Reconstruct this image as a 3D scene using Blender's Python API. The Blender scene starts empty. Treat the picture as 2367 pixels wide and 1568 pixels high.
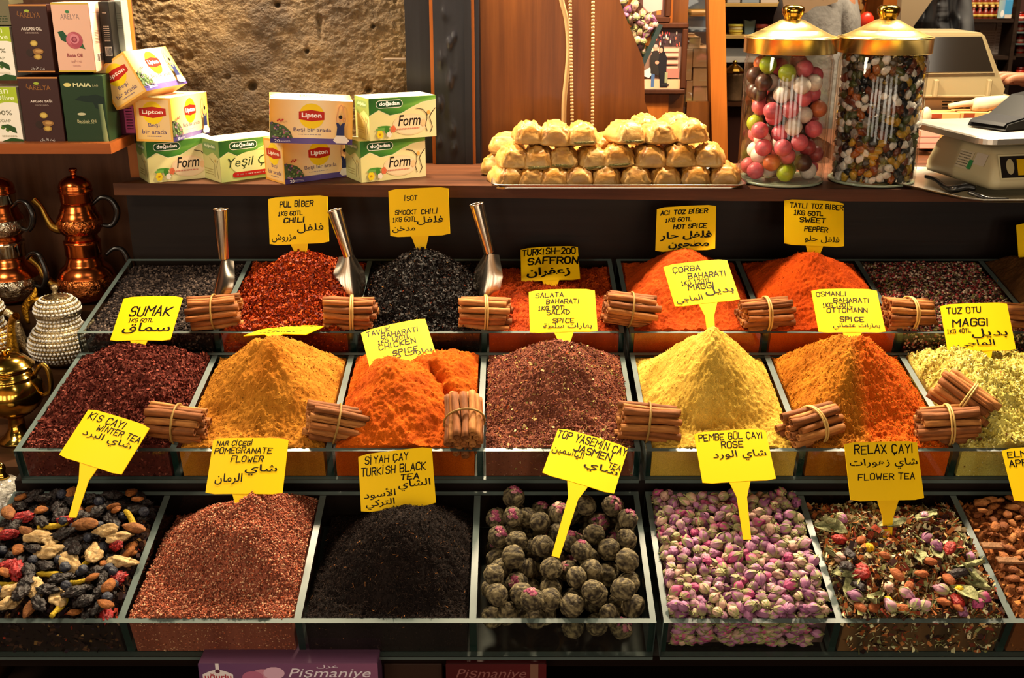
import bpy, bmesh, math, random
import numpy as np
from mathutils import Matrix, Vector, Euler
sc = bpy.context.scene
col = sc.collection
rng = np.random.default_rng(7)
random.seed(7)

# ------------------------------------------------------------------ camera, world, lights, exposure
PIT = math.radians(19.0)
CAM = np.array([0.0, 0.0, 1.65])
FPX = 2500.0
cam = bpy.data.cameras.new('camera')
cam.sensor_width = 36.0
cam.lens = 36.0 * FPX / 2367.0
cam.clip_start = 0.05
cam.dof.use_dof = True
cam.dof.focus_distance = 1.50
cam.dof.aperture_fstop = 14.0
cam_o = bpy.data.objects.new('camera', cam)
cam_o.location = CAM
cam_o.rotation_euler = (math.pi / 2 - PIT, 0, 0)
col.objects.link(cam_o)
sc.camera = cam_o

w = bpy.data.worlds.new('world')
sc.world = w
w.use_nodes = True
w.node_tree.nodes['Background'].inputs[0].default_value = (1.0, 0.86, 0.66, 1)
w.node_tree.nodes['Background'].inputs[1].default_value = 0.018

def area(name, loc, target, size, energy, color, sy=None):
    l = bpy.data.lights.new(name, 'AREA')
    l.energy = energy
    l.color = color
    l.size = size
    if sy:
        l.shape = 'RECTANGLE'
        l.size_y = sy
    o = bpy.data.objects.new(name, l)
    o.location = loc
    d = Vector(target) - Vector(loc)
    o.rotation_euler = d.to_track_quat('-Z', 'Y').to_euler()
    col.objects.link(o)
    return o

WARM = (1.0, 0.80, 0.53)
for x, y in ((-0.52, 1.88), (-0.06, 1.88), (0.40, 1.88), (0.82, 1.80)):
    area('shelf_lamp', (x, y, 1.93), (x, 1.25, 1.0), 0.10, 17.0, WARM)
for x in (-1.6, 1.6):
    area('shopfront_fill', (x, -1.3, 3.4), (x * .6, -3.0, 1.5), 0.5, 55.0, (1.0, 0.84, 0.60))  # unseen lights added so the opposite shopfront reflects brightly in the pots
area('pot_fill', (-1.0, 0.95, 1.95), (-0.75, 1.72, 1.15), 0.25, 6.0, (1.0, 0.84, 0.60))  # unseen fill light added to brighten the pots and the cabinet back
area('hall_lamp', (0.1, 0.3, 3.1), (0.0, 1.5, 1.1), 0.8, 2.5, (1.0, 0.82, 0.58), 0.5)
for x, z in ((-2.6, 1.45), (-1.6, 1.5), (-0.75, 1.4), (0.35, 1.5), (1.2, 1.4), (2.2, 1.5)):
    area('street_window', (x, -2.4, z), (0.0, 1.5, 1.1), 0.5, 8.5, (1.0, 0.87, 0.68), 1.3)
area('shop_light', (1.5, 2.75, 2.9), (1.4, 3.6, 1.5), 0.8, 48.0, (1.0, 0.84, 0.6))
area('shop_light', (0.85, 2.35, 2.7), (0.85, 2.85, 1.5), 0.4, 12.0, (1.0, 0.84, 0.6))  # unseen light added to brighten the person in grey

sc.view_settings.view_transform = 'Standard'
sc.view_settings.look = 'None'
sc.view_settings.gamma = 1.0
sc.view_settings.use_curve_mapping = False
sc.view_settings.exposure = 0.30
sc.cycles.transparent_max_bounces = 24
sc.cycles.max_bounces = 8
sc.cycles.caustics_reflective = False
sc.cycles.caustics_refractive = False
sc.cycles.use_denoising = True
sc.cycles.sample_clamp_indirect = 4.0

# ------------------------------------------------------------------ helpers
def ray(px, py):
    x = (px - 1183.5) / FPX
    y = (784.0 - py) / FPX
    c, s = math.cos(PIT), math.sin(PIT)
    return np.array([x, c + y * s, -s + y * c])
def at(px, py, Y):
    r = ray(px, py)
    return CAM + r * (Y / r[1])
def atz(px, py, Z):
    r = ray(px, py)
    return CAM + r * ((Z - CAM[2]) / r[2])

def lin(h):
    if not isinstance(h, str):
        return tuple(h)[:3]
    h = h.lstrip('#')
    out = []
    for i in (0, 2, 4):
        v = int(h[i:i + 2], 16) / 255
        out.append(v / 12.92 if v <= 0.04045 else ((v + 0.055) / 1.055) ** 2.4)
    return tuple(out)

MATS = {}
def mat(name, base='#888888', rough=0.5, metal=0.0, vcol=False, noise=None, bump=None, spec=0.5, coat=0.0, sss=0.0, stretch=None, sheen=0.0, emit=0.0):
    """noise=(scale, dark hex or factor, detail)  bump=(scale, strength, distance)"""
    if name in MATS:
        return MATS[name]
    m = bpy.data.materials.new(name)
    m.use_nodes = True
    n = m.node_tree.nodes
    L = m.node_tree.links
    b = n['Principled BSDF']
    b.inputs['Base Color'].default_value = (*lin(base), 1)
    b.inputs['Roughness'].default_value = rough
    b.inputs['Metallic'].default_value = metal
    b.inputs['Specular IOR Level'].default_value = spec
    if coat:
        b.inputs['Coat Weight'].default_value = coat
        b.inputs['Coat Roughness'].default_value = 0.12
    if sss:
        b.inputs['Subsurface Weight'].default_value = sss
        b.inputs['Subsurface Radius'].default_value = (0.01, 0.005, 0.003)
    if sheen:
        b.inputs['Sheen Weight'].default_value = sheen
    src = None
    if vcol:
        a = n.new('ShaderNodeVertexColor')
        a.layer_name = 'Col'
        src = a.outputs['Color']
    co = None
    if noise or bump:
        tc = n.new('ShaderNodeTexCoord')
        co = tc.outputs['Object']
        if stretch:
            mp = n.new('ShaderNodeMapping')
            mp.inputs['Scale'].default_value = stretch
            L.new(co, mp.inputs['Vector'])
            co = mp.outputs['Vector']
    if noise:
        t = n.new('ShaderNodeTexNoise')
        t.inputs['Scale'].default_value = noise[0]
        t.inputs['Detail'].default_value = noise[2] if len(noise) > 2 else 5
        t.inputs['Roughness'].default_value = 0.65
        L.new(co, t.inputs['Vector'])
        r = n.new('ShaderNodeValToRGB')
        r.color_ramp.elements[0].position = 0.32
        r.color_ramp.elements[1].position = 0.68
        L.new(t.outputs['Fac'], r.inputs['Fac'])
        if src is not None:
            r.color_ramp.elements[0].color = (noise[1],) * 3 + (1,)
            r.color_ramp.elements[1].color = (1, 1, 1, 1)
            mx = n.new('ShaderNodeMix')
            mx.data_type = 'RGBA'
            mx.blend_type = 'MULTIPLY'
            mx.inputs[0].default_value = 1.0
            L.new(src, mx.inputs[6])
            L.new(r.outputs['Color'], mx.inputs[7])
            src = mx.outputs[2]
        else:
            r.color_ramp.elements[0].color = (*lin(noise[1]), 1)
            r.color_ramp.elements[1].color = (*lin(base), 1)
            src = r.outputs['Color']
    if src is not None:
        L.new(src, b.inputs['Base Color'])
    if bump:
        t = n.new('ShaderNodeTexNoise')
        t.inputs['Scale'].default_value = bump[0]
        t.inputs['Detail'].default_value = 4
        L.new(co, t.inputs['Vector'])
        bn = n.new('ShaderNodeBump')
        bn.inputs['Strength'].default_value = bump[1]
        bn.inputs['Distance'].default_value = bump[2] if len(bump) > 2 else 0.002
        L.new(t.outputs['Fac'], bn.inputs['Height'])
        L.new(bn.outputs['Normal'], b.inputs['Normal'])
    if emit and src is not None:
        L.new(src, b.inputs['Emission Color'])
        b.inputs['Emission Strength'].default_value = emit
    MATS[name] = m
    return m

def glass_mat(name, tint, ior=1.45, rough=0.02):
    m = bpy.data.materials.new(name)
    m.use_nodes = True
    n = m.node_tree.nodes
    L = m.node_tree.links
    n.remove(n['Principled BSDF'])
    out = n['Material Output']
    t = n.new('ShaderNodeBsdfTransparent')
    t.inputs[0].default_value = (*tint, 1)
    g = n.new('ShaderNodeBsdfGlossy')
    g.inputs['Roughness'].default_value = rough
    lw = n.new('ShaderNodeLayerWeight')
    lw.inputs['Blend'].default_value = 0.5
    pw = n.new('ShaderNodeMath')
    pw.operation = 'POWER'
    pw.inputs[1].default_value = 5.0
    L.new(lw.outputs['Facing'], pw.inputs[0])
    f = n.new('ShaderNodeMath')
    f.operation = 'MULTIPLY_ADD'
    r0 = ((ior - 1) / (ior + 1)) ** 2
    f.inputs[1].default_value = 0.85 - r0
    f.inputs[2].default_value = r0
    L.new(pw.outputs[0], f.inputs[0])
    mx = n.new('ShaderNodeMixShader')
    L.new(f.outputs[0], mx.inputs[0])
    L.new(t.outputs[0], mx.inputs[1])
    L.new(g.outputs[0], mx.inputs[2])
    L.new(mx.outputs[0], out.inputs[0])
    MATS[name] = m
    return m

GLASS = glass_mat('clear_glass', (0.96, 0.98, 0.965))
JARGLASS = glass_mat('jar_glass', (0.975, 0.975, 0.965), 1.5, 0.03)
EDGE = mat('glass_edge', '#4e5a57', 0.3, spec=0.45)
EDGED = mat('glass_edge_deep', '#0e241f', 0.15, spec=0.6)
PRINT = mat('printed_card', rough=0.45, vcol=True, spec=0.2)
PLASTIC = mat('glossy_plastic', rough=0.3, vcol=True)
MATTE = mat('matte_paint', rough=0.75, vcol=True)
SIGN = mat('sign_plastic', rough=0.5, vcol=True, spec=0.12)

def wood(name, a, b, axis=0, rough=0.45, fine=38.0, coat=0.0):
    """long streaky grain along one axis"""
    s = [fine, fine, fine]
    s[axis] = fine * 0.045
    return mat(name, a, rough, noise=(1.0, b, 7), bump=(2.2, 0.12, 0.002), stretch=tuple(s), coat=coat, spec=0.16)

class MB:
    """collects polygons with a colour per vertex and a material per face"""
    def __init__(s):
        s.v = []; s.n = 0; s.f = []; s.m = []; s.c = []; s.s = []; s.mats = []; s.cur = 0; s.col = (1, 1, 1); s.sm = False
    def use(s, m, color=None, smooth=None):
        if m not in s.mats:
            s.mats.append(m)
        s.cur = s.mats.index(m)
        if color is not None:
            s.col = lin(color)
        if smooth is not None:
            s.sm = smooth
        return s
    def add(s, verts, faces, xf=None, cols=None, smooth=None, mi=None):
        v = np.asarray(verts, float).reshape(-1, 3)
        if xf is not None:
            M = np.array(xf)
            v = v @ M[:3, :3].T + M[:3, 3]
        s.v.append(v)
        if cols is None:
            s.c.append(np.tile(np.array(s.col), (len(v), 1)))
        else:
            s.c.append(np.asarray(cols, float).reshape(-1, 3))
        o = s.n
        s.f.extend([tuple(int(i) + o for i in f) for f in faces])
        s.m.extend([s.cur] * len(faces) if mi is None else mi)
        s.s.extend([s.sm if smooth is None else smooth] * len(faces))
        s.n += len(v)
        return s
    def box(s, x0, x1, y0, y1, z0, z1, xf=None, mi=None):
        v = [(x0, y0, z0), (x1, y0, z0), (x1, y1, z0), (x0, y1, z0), (x0, y0, z1), (x1, y0, z1), (x1, y1, z1), (x0, y1, z1)]
        f = [(0, 3, 2, 1), (4, 5, 6, 7), (0, 1, 5, 4), (1, 2, 6, 5), (2, 3, 7, 6), (3, 0, 4, 7)]   # bottom top front right back left
        return s.add(v, f, xf, smooth=False, mi=mi)
    def rbox(s, x0, x1, y0, y1, z0, z1, r=0.003, xf=None):
        """box with chamfered edges"""
        X = (x0, x1); Y = (y0, y1); Z = (z0, z1)
        v = []; idx = {}
        for i in (0, 1):
            for j in (0, 1):
                for k in (0, 1):
                    sx, sy, sz = (1 - 2 * i) * r, (1 - 2 * j) * r, (1 - 2 * k) * r
                    for a, p in enumerate(((X[i], Y[j] + sy, Z[k] + sz), (X[i] + sx, Y[j], Z[k] + sz), (X[i] + sx, Y[j] + sy, Z[k]))):
                        idx[i, j, k, a] = len(v)
                        v.append(p)
        f = []
        for a in range(3):
            b, c = [q for q in range(3) if q != a]
            for e in (0, 1):
                q = []
                for t in ((0, 0), (1, 0), (1, 1), (0, 1)):
                    t3 = [0, 0, 0]; t3[a] = e; t3[b] = t[0]; t3[c] = t[1]
                    q.append(idx[t3[0], t3[1], t3[2], a])
                f.append(tuple(q))
        for a in range(3):
            b, c = [q for q in range(3) if q != a]
            for eb in (0, 1):
                for ec in (0, 1):
                    q = []
                    for ea, ax in ((0, b), (1, b), (1, c), (0, c)):
                        t3 = [0, 0, 0]; t3[a] = ea; t3[b] = eb; t3[c] = ec
                        q.append(idx[t3[0], t3[1], t3[2], ax])
                    f.append(tuple(q))
        for i in (0, 1):
            for j in (0, 1):
                for k in (0, 1):
                    f.append((idx[i, j, k, 0], idx[i, j, k, 1], idx[i, j, k, 2]))
        cen = np.array([(x0 + x1) / 2, (y0 + y1) / 2, (z0 + z1) / 2])
        va = np.array(v)
        g = []
        for q in f:
            p = va[list(q)]
            nn = np.cross(p[1] - p[0], p[2] - p[0])
            g.append(q if nn @ (p.mean(0) - cen) > 0 else q[::-1])
        return s.add(v, g, xf, smooth=False)
    def lathe(s, prof, seg=32, xf=None, cols=None, smooth=True):
        prof = list(prof)
        v = []; f = []; cc = []
        for k, (r, z) in enumerate(prof):
            for i in range(seg):
                a = 2 * math.pi * i / seg
                v.append((r * math.cos(a), r * math.sin(a), z))
                if cols:
                    cc.append(lin(cols[k]))
        for k in range(len(prof) - 1):
            for i in range(seg):
                j = (i + 1) % seg
                f.append((k * seg + i, k * seg + j, (k + 1) * seg + j, (k + 1) * seg + i))
        if prof[0][0] > 1e-5:
            f.append(tuple(reversed(range(seg))))
        if prof[-1][0] > 1e-5:
            f.append(tuple(range((len(prof) - 1) * seg, len(prof) * seg)))
        return s.add(v, f, xf, cols=cc if cols else None, smooth=smooth)
    def tube(s, path, rad, seg=10, xf=None, cap=True, flat=1.0, smooth=True):
        P = [np.array(p, float) for p in path]
        n = len(P)
        R = list(rad) if hasattr(rad, '__len__') else [rad] * n
        if 4 <= n <= 11:                                  # run a smooth curve through the given points
            Q, S_ = [], []
            for k in range(n - 1):
                a, b, c, d = P[max(k - 1, 0)], P[k], P[k + 1], P[min(k + 2, n - 1)]
                for t in np.arange(5) / 5:
                    Q.append(.5 * (2 * b + (c - a) * t + (2 * a - 5 * b + 4 * c - d) * t * t + (3 * b - a - 3 * c + d) * t ** 3))
                    S_.append(R[k] * (1 - t) + R[k + 1] * t)
            P, R = Q + [P[-1]], S_ + [R[-1]]
            n = len(P)
        v = []; f = []
        up = None
        for k in range(n):
            t = P[min(k + 1, n - 1)] - P[max(k - 1, 0)]
            t = t / (np.linalg.norm(t) + 1e-12)
            if up is None:
                up = np.array([0, 0, 1.0]) if abs(t[2]) < 0.9 else np.array([0, 1.0, 0])
            a = np.cross(up, t); a /= np.linalg.norm(a) + 1e-12
            b = np.cross(t, a)
            up = b
            for i in range(seg):
                q = 2 * math.pi * i / seg
                v.append(P[k] + R[k] * (a * math.cos(q) + b * flat * math.sin(q)))
        for k in range(n - 1):
            for i in range(seg):
                j = (i + 1) % seg
                f.append((k * seg + i, k * seg + j, (k + 1) * seg + j, (k + 1) * seg + i))
        if cap:
            f.append(tuple(reversed(range(seg))))
            f.append(tuple(range((n - 1) * seg, n * seg)))
        return s.add(v, f, xf, smooth=smooth)
    def prism(s, poly, d0, d1, plane='xz', xf=None):
        """extrude a 2-D outline; plane 'xz' extrudes along y, 'yz' along x, 'xy' along z"""
        n = len(poly)
        def P(p, d):
            return {'xz': (p[0], d, p[1]), 'yz': (d, p[0], p[1]), 'xy': (p[0], p[1], d)}[plane]
        v = [P(p, d0) for p in poly] + [P(p, d1) for p in poly]
        f = [tuple(range(n)), tuple(range(2 * n - 1, n - 1, -1))]
        for i in range(n):
            j = (i + 1) % n
            f.append((j, i, n + i, n + j))
        return s.add(v, f, xf, smooth=False)
    def ball(s, c, r, sub=2, xf=None, smooth=True):
        v, f = ICO[sub]
        r = np.array(r if hasattr(r, '__len__') else (r, r, r))
        return s.add(v * r + np.array(c), f, xf, smooth=smooth)
    def build(s, name, parent=None, loc=None):
        me = bpy.data.meshes.new(name)
        v = np.concatenate(s.v)
        if loc is not None:
            v = v - np.array(loc)
        me.from_pydata(v.tolist(), [], s.f)
        for m in s.mats:
            me.materials.append(m)
        me.polygons.foreach_set('material_index', s.m)
        me.polygons.foreach_set('use_smooth', s.s)
        a = me.color_attributes.new('Col', 'FLOAT_COLOR', 'POINT')
        c = np.ones((len(v), 4))
        c[:, :3] = np.concatenate(s.c)
        a.data.foreach_set('color', c.ravel())
        me.update()
        o = bpy.data.objects.new(name, me)
        col.objects.link(o)
        if parent is not None:
            o.parent = parent
        elif loc is not None:
            o.location = loc
        return o

def ico(sub):
    bm = bmesh.new()
    bmesh.ops.create_icosphere(bm, subdivisions=sub, radius=1.0)
    bm.verts.index_update()
    v = np.array([x.co[:] for x in bm.verts])
    f = [tuple(y.index for y in x.verts) for x in bm.faces]
    bm.free()
    return v, f
ICO = {k: ico(k) for k in (1, 2, 3, 4)}

def thing(name, label, cat, loc=(0, 0, 0), rot=(0, 0, 0), group=None):
    o = bpy.data.objects.new(name, None)
    col.objects.link(o)
    o.location = loc
    o.rotation_euler = rot
    o.empty_display_size = 0.02
    return tag(o, label, cat, group)
def tag(o, label, cat, group=None, kind=None):
    o['label'] = label
    o['category'] = cat
    if group:
        o['group'] = group
    if kind:
        o['kind'] = kind
    return o
def struct(o):
    o['kind'] = 'structure'
    return o
def dup(root, loc, rot=None, label=None, scale=None, group=None):
    r = root.copy()
    col.objects.link(r)
    r.location = loc
    if rot is not None:
        r.rotation_euler = rot
    if scale is not None:
        r.scale = scale if hasattr(scale, '__len__') else (scale,) * 3
    if label:
        r['label'] = label
    if group:
        r['group'] = group
    for ch in list(root.children):
        c = ch.copy()
        col.objects.link(c)
        c.parent = r
        for g in ch.children:
            d = g.copy()
            col.objects.link(d)
            d.parent = c
    return r
def XF(loc=(0, 0, 0), rot=(0, 0, 0), scale=1.0):
    s = scale if hasattr(scale, '__len__') else (scale,) * 3
    return Matrix.Translation(Vector(loc)) @ Euler(rot).to_matrix().to_4x4() @ Matrix.Diagonal((*s, 1))

def vnoise(p, seed=0):
    """value noise in 3-D, about -1..1"""
    p = np.asarray(p, float)
    i = np.floor(p).astype(np.int64)
    f = p - i
    f = f * f * (3 - 2 * f)
    def h(a):
        n = (a[..., 0] * 374761393 + a[..., 1] * 668265263 + a[..., 2] * 2147483647 + seed * 1274126177) & 0xffffffff
        n = ((n ^ (n >> 13)) * 1274126177) & 0xffffffff
        n = n ^ (n >> 16)
        return (n & 0xffff) / 32767.5 - 1
    out = 0
    for dx in (0, 1):
        for dy in (0, 1):
            for dz in (0, 1):
                wgt = (f[..., 0] if dx else 1 - f[..., 0]) * (f[..., 1] if dy else 1 - f[..., 1]) * (f[..., 2] if dz else 1 - f[..., 2])
                out = out + wgt * h(i + np.array([dx, dy, dz]))
    return out
def fbm(p, octs=4, seed=0, gain=0.5):
    p = np.asarray(p, float)
    a = 1.0; t = 0; o = 0
    for k in range(octs):
        o = o + a * vnoise(p * 2 ** k, seed + k)
        t += a
        a *= gain
    return o / t

# ---- lettering
FORMS = {'ا': (0xFE8D, 2), 'أ': (0xFE83, 2), 'ب': (0xFE8F, 4), 'ة': (0xFE93, 2), 'ت': (0xFE95, 4), 'ث': (0xFE99, 4), 'ج': (0xFE9D, 4), 'ح': (0xFEA1, 4), 'خ': (0xFEA5, 4), 'د': (0xFEA9, 2), 'ر': (0xFEAD, 2), 'ز': (0xFEAF, 2), 'س': (0xFEB1, 4), 'ش': (0xFEB5, 4), 'ط': (0xFEC1, 4), 'ع': (0xFEC9, 4), 'غ': (0xFECD, 4), 'ف': (0xFED1, 4), 'ق': (0xFED5, 4), 'ك': (0xFED9, 4), 'ل': (0xFEDD, 4), 'م': (0xFEE1, 4), 'ن': (0xFEE5, 4), 'ه': (0xFEE9, 4), 'و': (0xFEED, 2), 'ي': (0xFEF1, 4), 'Ⴀ': (0xFEF7, 2)}
def shape_arabic(s):
    s = s.replace('لأ', 'Ⴀ')
    out = []
    for w_ in s.split(' '):
        r = []
        for i, ch in enumerate(w_):
            base, n = FORMS[ch]
            prev = i > 0 and FORMS[w_[i - 1]][1] == 4
            nxt = i < len(w_) - 1 and n == 4
            r.append(chr(base + (3 if prev and nxt else 2 if nxt else 1 if prev else 0)))
        out.append(''.join(reversed(r)))
    return ' '.join(reversed(out))
TXT = {}
def text_geo(s, bold=0.0, shear=0.0):
    k = (s, bold, shear)
    if k not in TXT:
        c = bpy.data.curves.new('t', 'FONT')
        c.body = s
        c.resolution_u = 2
        c.offset = bold
        c.shear = shear
        o = bpy.data.objects.new('t', c)
        m = o.to_mesh()
        v = np.array([x.co[:2] for x in m.vertices]).reshape(-1, 2)
        f = [tuple(p.vertices) for p in m.polygons]
        o.to_mesh_clear()
        bpy.data.objects.remove(o)
        bpy.data.curves.remove(c)
        lo, hi = v.min(0), v.max(0)
        TXT[k] = (v - lo, f, hi - lo)
    return TXT[k]
STROKES = {'A': '002640;1232', 'B': '00063645443303;3342413000', 'C': '4536160501103041', 'D': '00062644422000', 'E': '46060040;0333', 'F': '460600;0333', 'G': '45361605011030414323', 'H': '0006;4046;0343', 'I': '2026', 'J': '4641301001', 'K': '0006;460340', 'L': '060040', 'M': '0006234640', 'N': '00064046', 'O': '160501103041453616', 'P': '00063645443303', 'R': '00063645443303;2340', 'S': '453616050413334241301001', 'T': '0646;2620', 'U': '060110304146', 'V': '062046', 'W': '0610233046', 'X': '0046;0640', 'Y': '062346;2320', 'Z': '06460040', '0': '160501103041453616', '1': '152620;1030', '2': '05163645440040', '4': '30360242', '6': '46160401103041433303', '9': '43130405163645413010', '.': '2021', '-': '0343', ',': '2120'}
def stroke_geo(s, thick=0.11, seed=0):
    """hand-lettered capitals: polylines drawn as ribbons; returns verts, faces, size (height 1)"""
    r = random.Random(seed)
    V = []; Fc = []
    def seg(a, b, t):
        a = np.array(a); b = np.array(b)
        d = b - a
        l = np.linalg.norm(d)
        if l < 1e-6:
            return
        d /= l
        n = np.array([-d[1], d[0]]) * t / 2
        a = a - d * t * 0.32; b = b + d * t * 0.32
        k = len(V)
        V.extend([a - n * .8, a + d * t * .3 - n * 0, b - n * .8, b + n * .8, a + n * .8])
        V[k + 1] = a - d * t * 0.12
        Fc.append((k, k + 2, k + 3, k + 4, k + 1))
    x = 0
    for ch in s:
        if ch == ' ':
            x += 0.55
            continue
        base = {'Ç': 'C', 'İ': 'I', 'Ğ': 'G', 'Ü': 'U', 'Ş': 'S', 'Ö': 'O'}.get(ch, ch)
        lines = [[(int(p[i]), int(p[i + 1])) for i in range(0, len(p), 2)] for p in STROKES[base].split(';')]
        if ch in 'ÇŞ':
            lines.append([(2, 0), (1.5, -1.3)])
        if ch == 'İ':
            lines.append([(2, 7.1), (2, 7.6)])
        if ch == 'Ğ':
            lines.append([(1, 7.6), (2, 7.1), (3, 7.6)])
        if ch in 'ÜÖ':
            lines += [[(1.2, 7), (1.2, 7.5)], [(3, 7), (3, 7.5)]]
        wd = 0.3 if base in 'I.,' else 0.62
        if base in 'MW':
            wd = 0.78
        sl = 0.10 + r.uniform(-0.04, 0.05)
        sy = 1 + r.uniform(-0.06, 0.06)
        dy = r.uniform(-0.05, 0.05)
        off = 0.35 if base in 'I.,' else 0
        for ln in lines:
            pts = [((px_ / 4 - off) * wd + py_ / 6 * sl + x + r.uniform(-.02, .02), py_ / 6 * sy + dy + r.uniform(-.02, .02)) for px_, py_ in ln]
            for a, b in zip(pts, pts[1:]):
                seg(a, b, thick)
        x += wd + 0.24
    return np.array(V), Fc, np.array([x - 0.2, 1.0])

class Face:
    """draws flat print on one face of a box: o = lower left corner, ux/uy unit vectors, w/h metres; 0..1 coordinates"""
    def __init__(s, mb, o, ux, uy, w_, h_, mtl=None):
        s.mb = mb; s.o = np.array(o, float); s.ux = np.array(ux, float); s.uy = np.array(uy, float)
        s.n = np.cross(s.ux, s.uy); s.w = w_; s.h = h_; s.k = 0; s.m = mtl or PRINT
    def put(s, p2, faces, color=None, cols=None, lift=1):
        s.k += lift
        p2 = np.asarray(p2, float)
        v = s.o + np.outer(p2[:, 0] * s.w, s.ux) + np.outer(p2[:, 1] * s.h, s.uy) + s.n * (0.00012 + 0.00006 * s.k)
        s.mb.use(s.m, color if color is not None else '#ffffff')
        s.mb.add(v, faces, cols=None if cols is None else [lin(c) for c in cols], smooth=False)
    def poly(s, pts, color, cols=None):
        s.put(pts, [tuple(range(len(pts)))], color, cols)
    def rect(s, x0, y0, x1, y1, color, grad=None):
        """grad = colour of the right end"""
        s.poly([(x0, y0), (x1, y0), (x1, y1), (x0, y1)], color, [color, grad, grad, color] if grad else None)
    def oval(s, x, y, rx, ry, color, n=28, a0=0.0):
        s.poly([(x + rx * math.cos(2 * math.pi * i / n + a0), y + ry * math.sin(2 * math.pi * i / n + a0)) for i in range(n)], color)
    def disc(s, x, y, r, color, n=28):
        """round in metres; r as a share of the height"""
        s.oval(x, y, r * s.h / s.w, r, color, n)
    def pill(s, x0, y0, x1, y1, color):
        ry = (y1 - y0) / 2
        rx = ry * s.h / s.w
        p = [(x1 - rx + rx * math.cos(a), y0 + ry + ry * math.sin(a)) for a in np.linspace(-math.pi / 2, math.pi / 2, 9)]
        p += [(x0 + rx - rx * math.cos(a), y0 + ry - ry * math.sin(a)) for a in np.linspace(-math.pi / 2, math.pi / 2, 9)]
        s.poly(p, color)
    def line(s, pts, t, color):
        for (a, b) in zip(pts, pts[1:]):
            a = np.array(a, float) * (s.w, s.h); b = np.array(b, float) * (s.w, s.h)
            d = (b - a) / (np.linalg.norm(b - a) + 1e-9)
            n_ = np.array([-d[1], d[0]]) * t / 2
            q = np.array([a - n_ - d * t * .3, b - n_ + d * t * .3, b + n_ + d * t * .3, a + n_ - d * t * .3]) / (s.w, s.h)
            s.put(q, [(0, 1, 2, 3)], color, lift=0)
        s.k += 1
    def text(s, t, x0, x1, yc, hh, color, bold=0.0, shear=0.0, hand=False, thick=0.12, rot=0.0, seed=0):
        if hand:
            v, f, sz = stroke_geo(t, thick, seed)
        else:
            v, f, sz = text_geo(t, bold, shear)
        v = v / sz
        v = np.stack([x0 + v[:, 0] * (x1 - x0), yc - hh / 2 + v[:, 1] * hh], 1)
        if rot:
            c_ = np.array([(x0 + x1) / 2, yc]) * (s.w, s.h)
            q = v * (s.w, s.h) - c_
            a = math.radians(rot)
            q = np.stack([q[:, 0] * math.cos(a) - q[:, 1] * math.sin(a), q[:, 0] * math.sin(a) + q[:, 1] * math.cos(a)], 1) + c_
            v = q / (s.w, s.h)
        s.put(v, f, color)
    def scribble(s, x0, x1, y0, y1, rows, color, seed=1):
        """unreadably small print as short dashes"""
        r = random.Random(seed)
        for k in range(rows):
            y = y1 - (k + 0.5) * (y1 - y0) / rows
            x = x0
            while x < x1:
                l = r.uniform(0.04, 0.14) * (x1 - x0)
                s.put([(x, y - .2 * (y1 - y0) / rows), (min(x + l, x1), y - .2 * (y1 - y0) / rows), (min(x + l, x1), y + .2 * (y1 - y0) / rows), (x, y + .2 * (y1 - y0) / rows)], [(0, 1, 2, 3)], color, lift=0)
                x += l + 0.03 * (x1 - x0)
        s.k += 1
# ------------------------------------------------------------------ the stall: counter, boards, shelf, walls
W_DARK = wood('dark_stained_wood', '#1c110c', '#0f0806', 0, 0.42)
W_SHELF = wood('shelf_wood', '#5a341e', '#331b0f', 0, 0.5)
W_PANEL = wood('red_brown_panel', '#75431a', '#4c270e', 2, 0.42, 30.0, 0.1)
W_ORANGE = wood('orange_wood', '#a85f24', '#8a4815', 2, 0.4)
W_ORANGEX = wood('orange_wood_board', '#a3592a', '#87451c', 0, 0.4)
W_BROWN = wood('brown_back_wood', '#5e3b24', '#4a2c1a', 2, 0.55)
W_POST = wood('black_painted_post', '#26262c', '#191516', 2, 0.3, 22.0)

ROWS = {1: (1.049, 0.950, math.radians(16.0), 0.215, 0.058),
        2: (1.250, 1.069, math.radians(11.4), 0.242, 0.045),
        3: (1.488, 1.1465, math.radians(11.3), 0.245, 0.043)}
def T(row, x, v, w_):
    Y0, Z0, th, D, h = ROWS[row]
    x, v, w_ = np.broadcast_arrays(np.asarray(x, float), np.asarray(v, float), np.asarray(w_, float))
    return np.stack([x, Y0 + v * math.cos(th) - w_ * math.sin(th), Z0 + v * math.sin(th) + w_ * math.cos(th)], -1)
def Tinv(row, p):
    Y0, Z0, th, D, h = ROWS[row]
    dy, dz = p[1] - Y0, p[2] - Z0
    return np.array([p[0], dy * math.cos(th) + dz * math.sin(th), -dy * math.sin(th) + dz * math.cos(th)])
def pk(row, px, py, v):
    """the point seen at a pixel on the upright sheet v metres behind the row's front rim -> (x, v, w)"""
    r = ray(px, py)
    Y0, Z0, th, D, h = ROWS[row]
    c, s = math.cos(th), math.sin(th)
    t = (v - ((CAM[1] - Y0) * c + (CAM[2] - Z0) * s)) / (r[1] * c + r[2] * s)
    return Tinv(row, CAM + r * t)
def TM(row):
    Y0, Z0, th, D, h = ROWS[row]
    return Matrix.Translation((0, Y0, Z0)) @ Matrix.Rotation(th, 4, 'X')

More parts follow.
